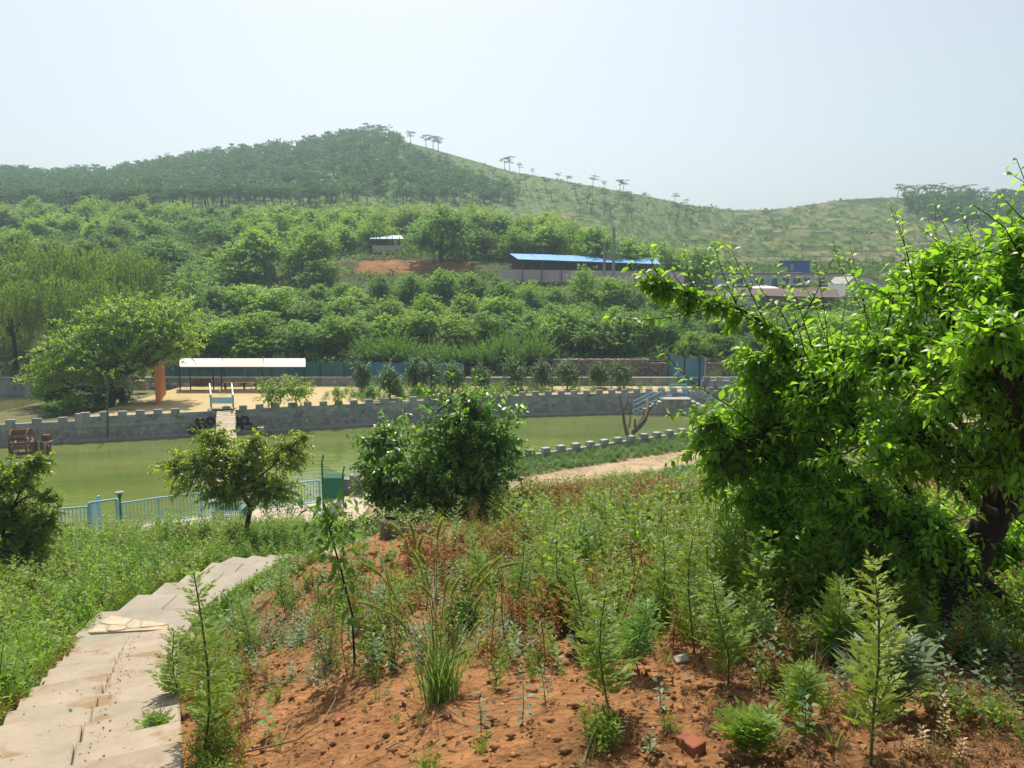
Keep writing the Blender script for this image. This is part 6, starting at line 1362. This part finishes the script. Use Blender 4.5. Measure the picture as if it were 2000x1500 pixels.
# litter, clods and pebbles
n = 32000; x = rw.uniform(-3.5, 7.5, n); y = 2.2 + 9 * rw.rand(n) ** 1.3; k = (rw.rand(n) < np.clip(sstep(-.9, 1.6, x - .12 * y + fbm(x, y, 2) * .8), .12, 1)); x, y = x[k], y[k]; n = len(x)
ps = np.stack([x, y, H(x, y) + rw.uniform(0, .035, n)], 1); V = leafcloud(ps, rdir(rw, n) * [1, 1, .5], rdir(rw, n) + [0, 0, .8], rw.uniform(.015, .06, n), TIP2_V * [1.2, 1, 3], TIP2_F, np.clip(rw.normal(.45, .3, n), 0, 1)); stuff('leaf_litter', 'brown dead leaf litter under the large tree', 'litter', V, L_litter)
def rocks(n, x0, x1, y0, y1, s0, s1, dens=None):
    x = rw.uniform(x0, x1, n); y = y0 + (y1 - y0) * rw.rand(n) ** 1.3; k = ~onstairs(x, y)
    if dens: k &= rw.rand(n) < dens(x, y)
    x, y = x[k], y[k]; n = len(x); o6 = np.array([(1, 0, 0), (-1, 0, 0), (0, 1, 0), (0, -1, 0), (0, 0, .7), (0, 0, -.6)]); f8 = np.array([(0, 2, 4), (2, 1, 4), (1, 3, 4), (3, 0, 4), (2, 0, 5), (1, 2, 5), (3, 1, 5), (0, 3, 5)])
    s = s0 + (s1 - s0) * rw.rand(n) ** 4; V = np.stack([x, y, H(x, y) + s * .2], 1)[:, None] + (o6[None] * rw.uniform(.6, 1.25, (n, 6, 1)) + rw.normal(0, .15, (n, 6, 3))) * s[:, None, None]
    return V.reshape(-1, 3), (np.arange(n)[:, None, None] * 6 + f8[None]).reshape(-1, 3), np.repeat(rw.rand(n), 6)
stuff('soil_clods', 'small red earth clods and crumbs', 'clods', rocks(14000, -4.5, 7, 2.3, 13, .006, .045), M_soil)
stuff('pebbles', 'pale pebbles scattered on the red earth', 'pebbles', rocks(260, -4.5, 7, 2.5, 15, .008, .03), M_rock)
stuff('garden_stones', 'pale rubble stones edging the garden path', 'stones', rocks(260, 1, 14, 33, 40, .08, .3, lambda x, y: np.abs((Yn(x) - y) - 7.3) < .7), M_rock)

# ------------------------------------------------------------------ weeds that can be told apart: things
def weedthing(name, label, cat, u, vb, vt, m, fn, seed, group=None, stem=None, pos=None):
    p = ray(u, vb, 2.2) if pos is None else pos; r = np.random.RandomState(seed); dep = p[1] * CP - p[2] * SP
    h = (vb - vt) * dep / FPX
    (V, F, T), (sV, sF, sT) = fn(r, h); root = thing(name, label, cat, p, group)
    o = link('leaves', mesh_np('leaves', V, F, T), m, root, False); o['kind'] = 'stuff'; link('stem', mesh_np('stem', sV, sF), stem or M_barkg, root, False); root.rotation_euler = (r.normal(0, .04), r.normal(0, .05), 0)
    return root
M_stem = mat('green_stem', (.14, .16, .06), (.10, .08, .04), .8, 6, 0)
mf = lambda L=.16, pr=5, nn=46, **k: (lambda r, h: mugwort(r, h, nn, L * 1.3, pr, lw=1.5, **k))
gm = 'tall feathery weeds of the foreground'
for k, (u, vb, vt, lb, m, L_) in enumerate([
    (396, 1492, 1105, 'tallest feathery weed rising beside the right edge of the steps', L_weed, .26), (352, 1400, 1230, 'short feathery weed leaning over the step edge', L_weed, .2), (1190, 1402, 1150, 'feathery weed with a bare lower stem right of the foxtail grass', L_weed, .2),
    (1356, 1285, 1030, 'thin tall feathery weed with a long straight stem in the middle right', L_weed, .2), (1457, 1190, 1000, 'feathery weed with a dark straight stem before the plum tree', L_weed, .17), (1422, 1345, 1130, 'feathery weed standing between two tall stems at the right', L_weed, .2),
    (1700, 1500, 1090, 'bright fern-like weed standing in front of the large tree at the lower right', L_weedy, .2), (1526, 1190, 1050, 'slim feathery weed close to the plum trunk', L_weed, .17), (1010, 1210, 1050, 'bushy feathery weed above the yellowish bush', L_weed, .2),
    (1130, 1270, 1080, 'feathery weed left of the red dry stalk', L_weed, .2), (1280, 1230, 1050, 'feathery weed right of the red dry stalk', L_weed, .2), (1250, 1330, 1170, 'feathery weed at the centre right before the thicket', L_jun, .2),
    (930, 1165, 1040, 'feathery weed left of the dark green bush', L_weed, .18), (1620, 1300, 1120, 'feathery weed at the foot of the large tree', L_weed, .2), (1560, 1420, 1290, 'low feathery weed in the litter at the lower right', L_weed, .16),
    (1480, 1500, 1400, 'feathery weed cut by the bottom edge right of the red brick', L_weed, .2), (1660, 1210, 1000, 'shaded feathery weed under the large tree', L_weed, .2), (1370, 1180, 1030, 'feathery weed on the crest left of the plum tree', L_weed, .17), (1180, 1140, 1010, 'feathery weed on the crest above the dry stalk', L_weed, .17),
    (1750, 1400, 1240, 'blue-green fern-like weed in the shade at the lower right', L_weedb, .26), (480, 1290, 1160, 'feathery weed beside the lower slabs', L_weed, .2), (560, 1210, 1100, 'feathery weed where the slabs turn', L_weed, .2), (300, 1480, 1400, 'small feathery weed overlapping the nearest steps', L_weed, .18)]):
    weedthing('mugwort', lb, 'weed', u, vb, vt, m, mf(L_), 500 + k, gm, M_stem)
gd = 'withered weed stalks of the foreground'
for k, (u, vb, vt, lb) in enumerate([(1200, 1185, 1070, 'tall rust-brown withered stalk in the middle of the weeds'), (1315, 1275, 1150, 'rust-brown withered stalk right of centre'), (1502, 1355, 1255, 'dark brown withered stalk near the litter'), (1292, 1080, 990, 'withered stalk on the crest'), (478, 1345, 1260, 'drooping brown withered plant right of the steps'), (1240, 1060, 985, 'pair of brown stalks on the crest left of the plum tree'), (1268, 1180, 1120, 'short brown stalk among green weeds')]):
    weedthing('dry_stalk', lb, 'weed', u, vb, vt, L_dry, lambda r, h: mugwort(r, h, 30, .12, 3, droop=1.8, up=.1, lw=2.2), 600 + k, gd, M_bark)
gb_ = 'leafy low plants of the foreground'
for k, (u, vb, vt, lb, m, L_, nn) in enumerate([(1020, 1420, 1320, 'blue-green leafy herb on bare red soil right of the foxtail grass', L_weedb, .07, 8), (940, 1440, 1350, 'leafy herb at the foot of the foxtail grass', L_weedb, .07, 8), (1065, 1380, 1300, 'leafy herb left of the bare-stemmed weed', L_weedb, .06, 8),
    (640, 1370, 1250, 'dark leafy plant in the left middle of the red soil', L_weedb, .08, 12), (1290, 1400, 1330, 'small blue-green herb in the litter', L_weedb, .06, 7), (1570, 1470, 1370, 'green herb in the litter at the lower right', L_weedb, .07, 9), (150, 1440, 1395, 'small green grass sprout in the joint of the steps', L_crop, .11, 3), (1270, 1490, 1450, 'small pale herb at the bottom right', L_weedb, .06, 7), (730, 1320, 1220, 'shrubby green plant left of the foxtail grass', L_crop, .08, 14)]):
    weedthing('leafy_herb', lb, 'weed', u, vb, vt, m, lambda r, h: broad(r, h, nn, L_, (TIP4_V, TIP4_F)), 700 + k, gb_, M_stem)
def mound(name, label, u, vb, vt, wpx, m, ls, n, seed, cat='shrub', flat=.7):
    p = ray(u, vb, 2.2); dep = p[1] * CP - p[2] * SP; h = (vb - vt) * dep / FPX; wd = wpx * dep / FPX; r = np.random.RandomState(seed); root = thing(name, label, cat, p)
    d = rdir(r, n); d[:, 2] = np.abs(d[:, 2]); rad = np.array([wd / 2, wd / 2, h]); e = p + d * rad * r.uniform(.5, 1.05, (n, 1)); k = 4; s = p + d * rad * .1; T = np.linspace(0, 1, k)[None, :, None]; Pt = s[:, None] * (1 - T) + e[:, None] * T
    V, F = tubes(Pt, np.tile(np.linspace(.004, .0015, k), (n, 1)), 3); link('stem', mesh_np('stem', V, F), M_stem, root)
    pos, D, Nn, Sz = shoots(r, Pt, 9, ls, .1, .9, .3); V, F, T = leafcloud(pos, D, Nn, Sz, TIP4_V, TIP4_F, np.clip(r.normal(.5, .25, len(pos)), 0, 1)); o = link('leaves', mesh_np('leaves', V, F, T), m, root); o['kind'] = 'stuff'; return root
mound('low_bush', 'vivid yellow-green low bush behind the foxtail grass', 905, 1235, 1145, 110, L_jun, .055, 170, 1)
mound('low_bush', 'dark green rounded low bush beyond the yellow-green one', 1090, 1135, 1065, 80, L_bush, .06, 130, 2)
mound('low_bush', 'bright yellow-green patch of leaves before the plum tree', 1420, 1110, 1080, 70, L_weedy, .05, 90, 3)
mound('low_bush', 'leafy green shrub with yellowish leaves at the foot of the large tree', 1640, 1290, 1160, 110, L_near2, .07, 170, 4)
mound('low_bush', 'small yellow-flowering plant right of the foxtail grass', 958, 1268, 1240, 44, leafmat('yellow_flower', (.5, .48, .03), (.6, .6, .05)), .04, 60, 5)
mound('low_bush', 'bright vine mound beside the green wire fence', 690, 1055, 1000, 110, L_weedy, .09, 130, 6)
mound('low_bush', 'creeping green vine lying on the steps', 232, 1262, 1246, 60, L_crop, .07, 30, 7, flat=.2)
mound('low_bush', 'white-leaved withered twig clump at the foot of the walnut bush', 895, 985, 955, 50, leafmat('bleached_leaf', (.6, .5, .38), (.7, .62, .5), .3, 1), .08, 40, 8)
mound('low_bush', 'leafy green bush overhanging the left edge of the steps', 20, 1370, 1280, 120, L_crop, .08, 120, 9)
mound('low_bush', 'dusky green bush in the shade right of the tree trunk', 1905, 1310, 1200, 110, L_weed, .05, 130, 10)
# small dark leafy sapling on the crest, and the broad-leaved sapling
def sapling(name, label, pts, r0, ns, ls, m, seed, spread_px, wood):
    q = np.array([P(*p) for p in pts]); k = q[0][1] / FPX; r_ = np.random.RandomState(seed); q[0][2] = float(H(q[0][0], q[0][1])) - .02; ex = []
    for i in range(ns):
        t = (.22 + .78 * (i + .5) / ns) * (len(q) - 1); i0 = min(int(t), len(q) - 2); b0 = q[i0] * (1 - t + i0) + q[i0 + 1] * (t - i0); a = i * 2.4 + seed; L_ = spread_px * k * (1.15 - .6 * i / ns) * r_.uniform(.7, 1.2)
        d = np.array([math.cos(a), math.sin(a) * .8, .45]); ex.append(([b0, b0 + d * L_ * .5, b0 + d * L_ * [1, 1, .7]], 9, ls, .35, .9, r0 * .22))
    ex.append((q[-2:], 8, ls, .2, .9, r0 * .3))
    return make_tree(name, label, 'sapling', q[0], q, r0, [], 0, 9, ls, .22, m, wood, '8', seed, extra=ex)
yb = ray(693, 1300, 3)[1]
sapling('sapling', 'young broad-leaved sapling with a dark crooked stem left of the foxtail grass', [(693, 1300, yb), (688, 1200, yb), (665, 1110, yb), (645, 1040, yb), (634, 985, yb)], .011, 34, .11, L_crop, 5, 105, M_bark)
yb = ray(1195, 1040, 8)[1]
sapling('sapling', 'small dark-leaved sapling on the crest of the slope', [(1192, 1040, yb), (1192, 1015, yb), (1190, 990, yb)], .02, 12, .14, L_bush, 6, 34, M_bark)
# foxtail grass
fb = ray(858, 1372, 3); fg = thing('foxtail_grass', 'clump of foxtail grass with bristly drooping seed heads in the foreground centre', 'grass clump', fb)
r5 = np.random.RandomState(5); V, F, T = tuft(r5, 130, .62, .0055, .75, 9); o = link('blade', mesh_np('blade', V, F, T), L_grass, fg, False); o['kind'] = 'stuff'
heads = [(790, 1036, -.5), (810, 1040, -.1), (818, 1058, .05), (854, 1040, .05), (820, 1092, -.25), (832, 1088, -.35), (746, 1110, -.8), (932, 1112, .5), (954, 1098, .5), (970, 1094, 1.2), (844, 1152, -.5), (868, 1148, .05), (882, 1148, .25), (918, 1136, .1), (930, 1140, .45), (746, 1176, -1.), (806, 1186, -.1), (794, 1212, -.6), (926, 1180, .2), (918, 1226, .4), (876, 1278, .8)]
for k, (u, v, ln) in enumerate(heads):
    Y = fb[1] + .25 * math.sin(k * 1.7) - .1; hp = P(u, v + 16, Y); L_ = .12 + .02 * math.sin(k * 2.3); b0 = fb + np.array([r5.uniform(-.06, .06), r5.uniform(-.06, .06), 0])
    d = norm(np.array([math.sin(ln), 0, math.cos(ln)])); mid = (b0 + hp) / 2 + np.array([-.25 * (hp[0] - b0[0]), 0, .08]); t = np.linspace(0, 1, 8)[:, None]; cv = (1 - t) ** 2 * b0 + 2 * t * (1 - t) * mid + t * t * hp
    c_ = MB().tube(cv, .0022, 4).build('culm', L_grass, fg)
    tt = np.linspace(0, 1, 7)[:, None]; cr = hp + d * L_ * 1.25 * tt + np.array([.03 * math.copysign(1, ln), 0, -.02]) * tt ** 2
    V, F = tubes(cr[None], (np.array([.003, .009, .011, .011, .010, .007, .002]))[None], 6); F3 = np.concatenate([F[:, [0, 1, 2]], F[:, [0, 2, 3]]])
    nb = 330; ti = r5.rand(nb); i0 = ti * 6; ii = np.minimum(i0.astype(int), 5); f = (i0 - ii)[:, None]; bp_ = cr[ii] * (1 - f) + cr[ii + 1] * f; bd = norm(rdir(r5, nb) + d * .7); bl2 = leafcloud(bp_, bd, rdir(r5, nb), r5.uniform(.02, .034, nb), np.array([(-.05, 0, 0), (.05, 0, 0), (0, 1, 0)]), np.array([(0, 1, 2)]), r5.rand(nb))
    V, F, T = merge([(V, F3, np.full(len(V), .1)), bl2]); link('seed_head', mesh_np('seed_head', V, F, T), L_seed, fg)
# second small foxtail clump
fb2 = ray(1045, 1165, 3); fg2 = thing('foxtail_grass', 'small tuft of foxtail grass beside the dark green low bush', 'grass clump', fb2); V, F, T = tuft(r5, 40, .35, .005, .5, 7); link('blade', mesh_np('blade', V, F, T), L_grass, fg2, False)['kind'] = 'stuff'
for (u, v) in ((1032, 1104), (1046, 1110)):
    a = P(u, v + 14, fb2[1]); b_ = P(u, v - 12, fb2[1]); MB().tube([fb2, (fb2 + a) / 2 + [.02, 0, 0], a], .002, 4).build('culm', L_grass, fg2); MB().tube([a, (a + b_) / 2, b_], [.006, .014, .004], 6).build('seed_head', L_seed, fg2)
# seed spikes at the lower right
for k, (u, vb, vt, lb) in enumerate([(1835, 1470, 1355, 'tallest pale seed spike at the lower right'), (1800, 1490, 1430, 'pale seed spike left of the tallest one'), (1870, 1495, 1440, 'pale seed spike right of the tallest one'), (1775, 1480, 1440, 'short pale seed spike at the lower right')]):
    weedthing('seed_spike', lb, 'weed', u, vb, vt, leafmat('seed_pale', (.34, .22, .10), (.5, .34, .17), .3, 1), lambda r, h: broad(r, h, 14, .035, (TIP4_V, TIP4_F), per=3, bare=.2), 800 + k, 'pale seed spikes at the lower right', M_twig)

# stump, bricks, stones, twigs
sp_ = ray(760, 1052, 8); su = thing('tree_stump', 'short weathered tree stump on the red earth beyond the stairs', 'stump', sp_)
kk = sp_[1] / FPX; MB().tube([sp_ + [0, 0, -.1], sp_ + [0, 0, .12], sp_ + [.02, 0, .28], sp_ + [.03, 0, .33]], [.19, .16, .15, .10], 9).build('stump_body', M_dead, su)
MB().tube([sp_ + [.1, 0, .1], sp_ + [.3, 0, .13], sp_ + [.75, 0, .1]], [.06, .05, .03], 6).build('side_branch', M_dead, su)
def debris(name, label, cat, u, v, size, m, seed, rz=0):
    p = ray(u, v, 2.2); r = random.Random(seed); mb = MB(); V = [(sx * (.5 + r.uniform(-.12, .08)), sy * (.5 + r.uniform(-.15, .1)), sz * (.5 + r.uniform(-.15, .1))) for sx in (-1, 1) for sy in (-1, 1) for sz in (-1, 1)]
    mb.add(V, [(0, 1, 3, 2), (4, 6, 7, 5), (0, 4, 5, 1), (2, 3, 7, 6), (0, 2, 6, 4), (1, 5, 7, 3)]); o = mb.build(name, m, bevel=.06); o.location = tuple(p + [0, 0, size[2] * .25]); o.scale = size; o.rotation_euler = (r.uniform(-.3, .3), r.uniform(-.3, .3), rz); return tag(o, label, cat)
debris('red_brick', 'broken red brick lying in the litter near the bottom edge', 'brick', 1350, 1470, (.09, .16, .07), M_brick, 1, .4)
debris('flat_stone', 'flat pale stone half in the shade under the large tree', 'stone', 1617, 1240, (.2, .14, .09), M_rock, 2, .2)
debris('flat_stone', 'small pale stone left of the foxtail grass', 'stone', 765, 1305, (.11, .08, .04), M_rock, 3)
debris('flat_stone', 'whitish stone chip in the litter right of the foxtail grass', 'stone', 1330, 1300, (.1, .08, .05), M_rock, 4)
debris('brick_chip', 'orange brick chip on the soil at the lower left', 'brick', 665, 1405, (.08, .07, .03), M_brick, 5)
debris('brick_chip', 'small red brick chip on the middle of the steps', 'brick', 290, 1340, (.035, .03, .02), M_brick, 6)
debris('flat_stone', 'pale stone lying in the weeds left of the slabs', 'stone', 212, 1128, (.3, .2, .2), M_rock, 7)
debris('brick_chip', 'brown brick chip near the left end of the steps', 'brick', 62, 1368, (.05, .03, .02), M_brick, 8)
debris('brick_chip', 'red brick chip on the nearest step', 'brick', 20, 1478, (.05, .035, .02), M_brick, 9)
debris('flat_stone', 'pale flat stone by the bend of the stairs', 'stone', 655, 1085, (.5, .3, .1), M_flag, 10, .5)
debris('flat_stone', 'upper pale flat stone beyond the bend of the stairs', 'stone', 650, 1062, (.4, .35, .1), M_flag, 11, .1)
def twig(label, pts, r0):
    q = []
    for u, v, dz in pts: p = ray(u, v, 2.2); q.append(p + [0, 0, dz])
    o = MB().tube(np.array(q), np.linspace(r0, r0 * .4, len(q)), 5).build('dry_branch', M_twig, smooth=True); tag(o, label, 'branch')
twig('long curved pale dry branch lying on the soil at the lower left', [(478, 1478, .02), (520, 1474, .03), (580, 1464, .03), (630, 1430, .05), (655, 1390, .09), (658, 1362, .1)], .008)
twig('thin dry branch rising from the soil beside the curved one', [(545, 1470, .02), (562, 1440, .04), (572, 1418, .05)], .005)
twig('dry stick lying on the soil right of the steps', [(500, 1352, .02), (535, 1345, .03), (575, 1348, .02)], .01)
twig('thin twig on the soil above the dry stick', [(530, 1325, .03), (555, 1333, .03), (590, 1340, .02)], .006)
twig('curved dry twig in the litter at the bottom', [(1140, 1500, .01), (1148, 1470, .03), (1147, 1430, .05)], .006)
twig('dark twig on bare soil at the bottom centre', [(850, 1415, .02), (880, 1412, .03), (920, 1424, .02)], .006)
twig('short twig left of the bottom centre', [(755, 1475, .02), (775, 1462, .03), (800, 1478, .02)], .007)
twig('thin stick lying across the litter', [(1510, 1254, .03), (1540, 1252, .04), (1570, 1250, .03)], .006)
stk = np.random.RandomState(3); n = 260; x = stk.uniform(-2.5, 6, n); y = stk.uniform(3, 9, n); a = stk.uniform(0, 3.14, n); ln = stk.uniform(.05, .25, n); d = np.stack([np.cos(a) * ln, np.sin(a) * ln], 1); x2, y2 = x + d[:, 0], y + d[:, 1]; k = ~(onstairs(x, y) | onstairs(x2, y2))
Pt = np.stack([np.stack([x, y, H(x, y) + .008], 1), np.stack([(x + x2) / 2 + .01, (y + y2) / 2, H((x + x2) / 2, (y + y2) / 2) + .02], 1), np.stack([x2, y2, H(x2, y2) + .01], 1)], 1)[k]
V, F = tubes(Pt, np.tile([.003, .0025, .0015], (len(Pt), 1)), 3); stuff('dry_sticks', 'tiny dry sticks strewn over the soil', 'twigs', (V, F), M_twig)

for grp, txt in (('pines scattered below the grassy ridge', 'pine on the open slope below the grassy ridge, %s from the left'), ('crowded trees of the far slope', 'leafy tree among the crowded trees of the far slope, %s from the left'), ('half hidden orchard trees', 'green tree half hidden behind nearer orchard trees, %s from the left'), ('broadleaved trees at the foot of the pine wood', 'green tree at the foot of the pine wood, %s from the left'), ('pines along the wooded skyline', 'pine on the skyline of the wooded left hill, %s from the left')):
    L_ = sorted([o for o in S.objects if o.get('group') == grp and o.parent is None], key=lambda o: o.location.x / o.location.y)
    for k, o in enumerate(L_): o['label'] = txt % ordn(k + 1)
# ------------------------------------------------------------------ haze
hb = MB().box((0, 300, 40), (1500, 760, 105)).build('haze', None); hb['kind'] = 'stuff'
mh = bpy.data.materials.new('haze'); mh.use_nodes = True; nt = mh.node_tree; nt.nodes.remove(nt.nodes['Principled BSDF'])
pvn = nt.nodes.new('ShaderNodeVolumePrincipled'); pvn.inputs['Color'].default_value = (.66, .86, 1, 1); pvn.inputs['Density'].default_value = .00072; pvn.inputs['Anisotropy'].default_value = .3
nt.links.new(pvn.outputs[0], nt.nodes['Material Output'].inputs['Volume']); hb.data.materials.append(mh)
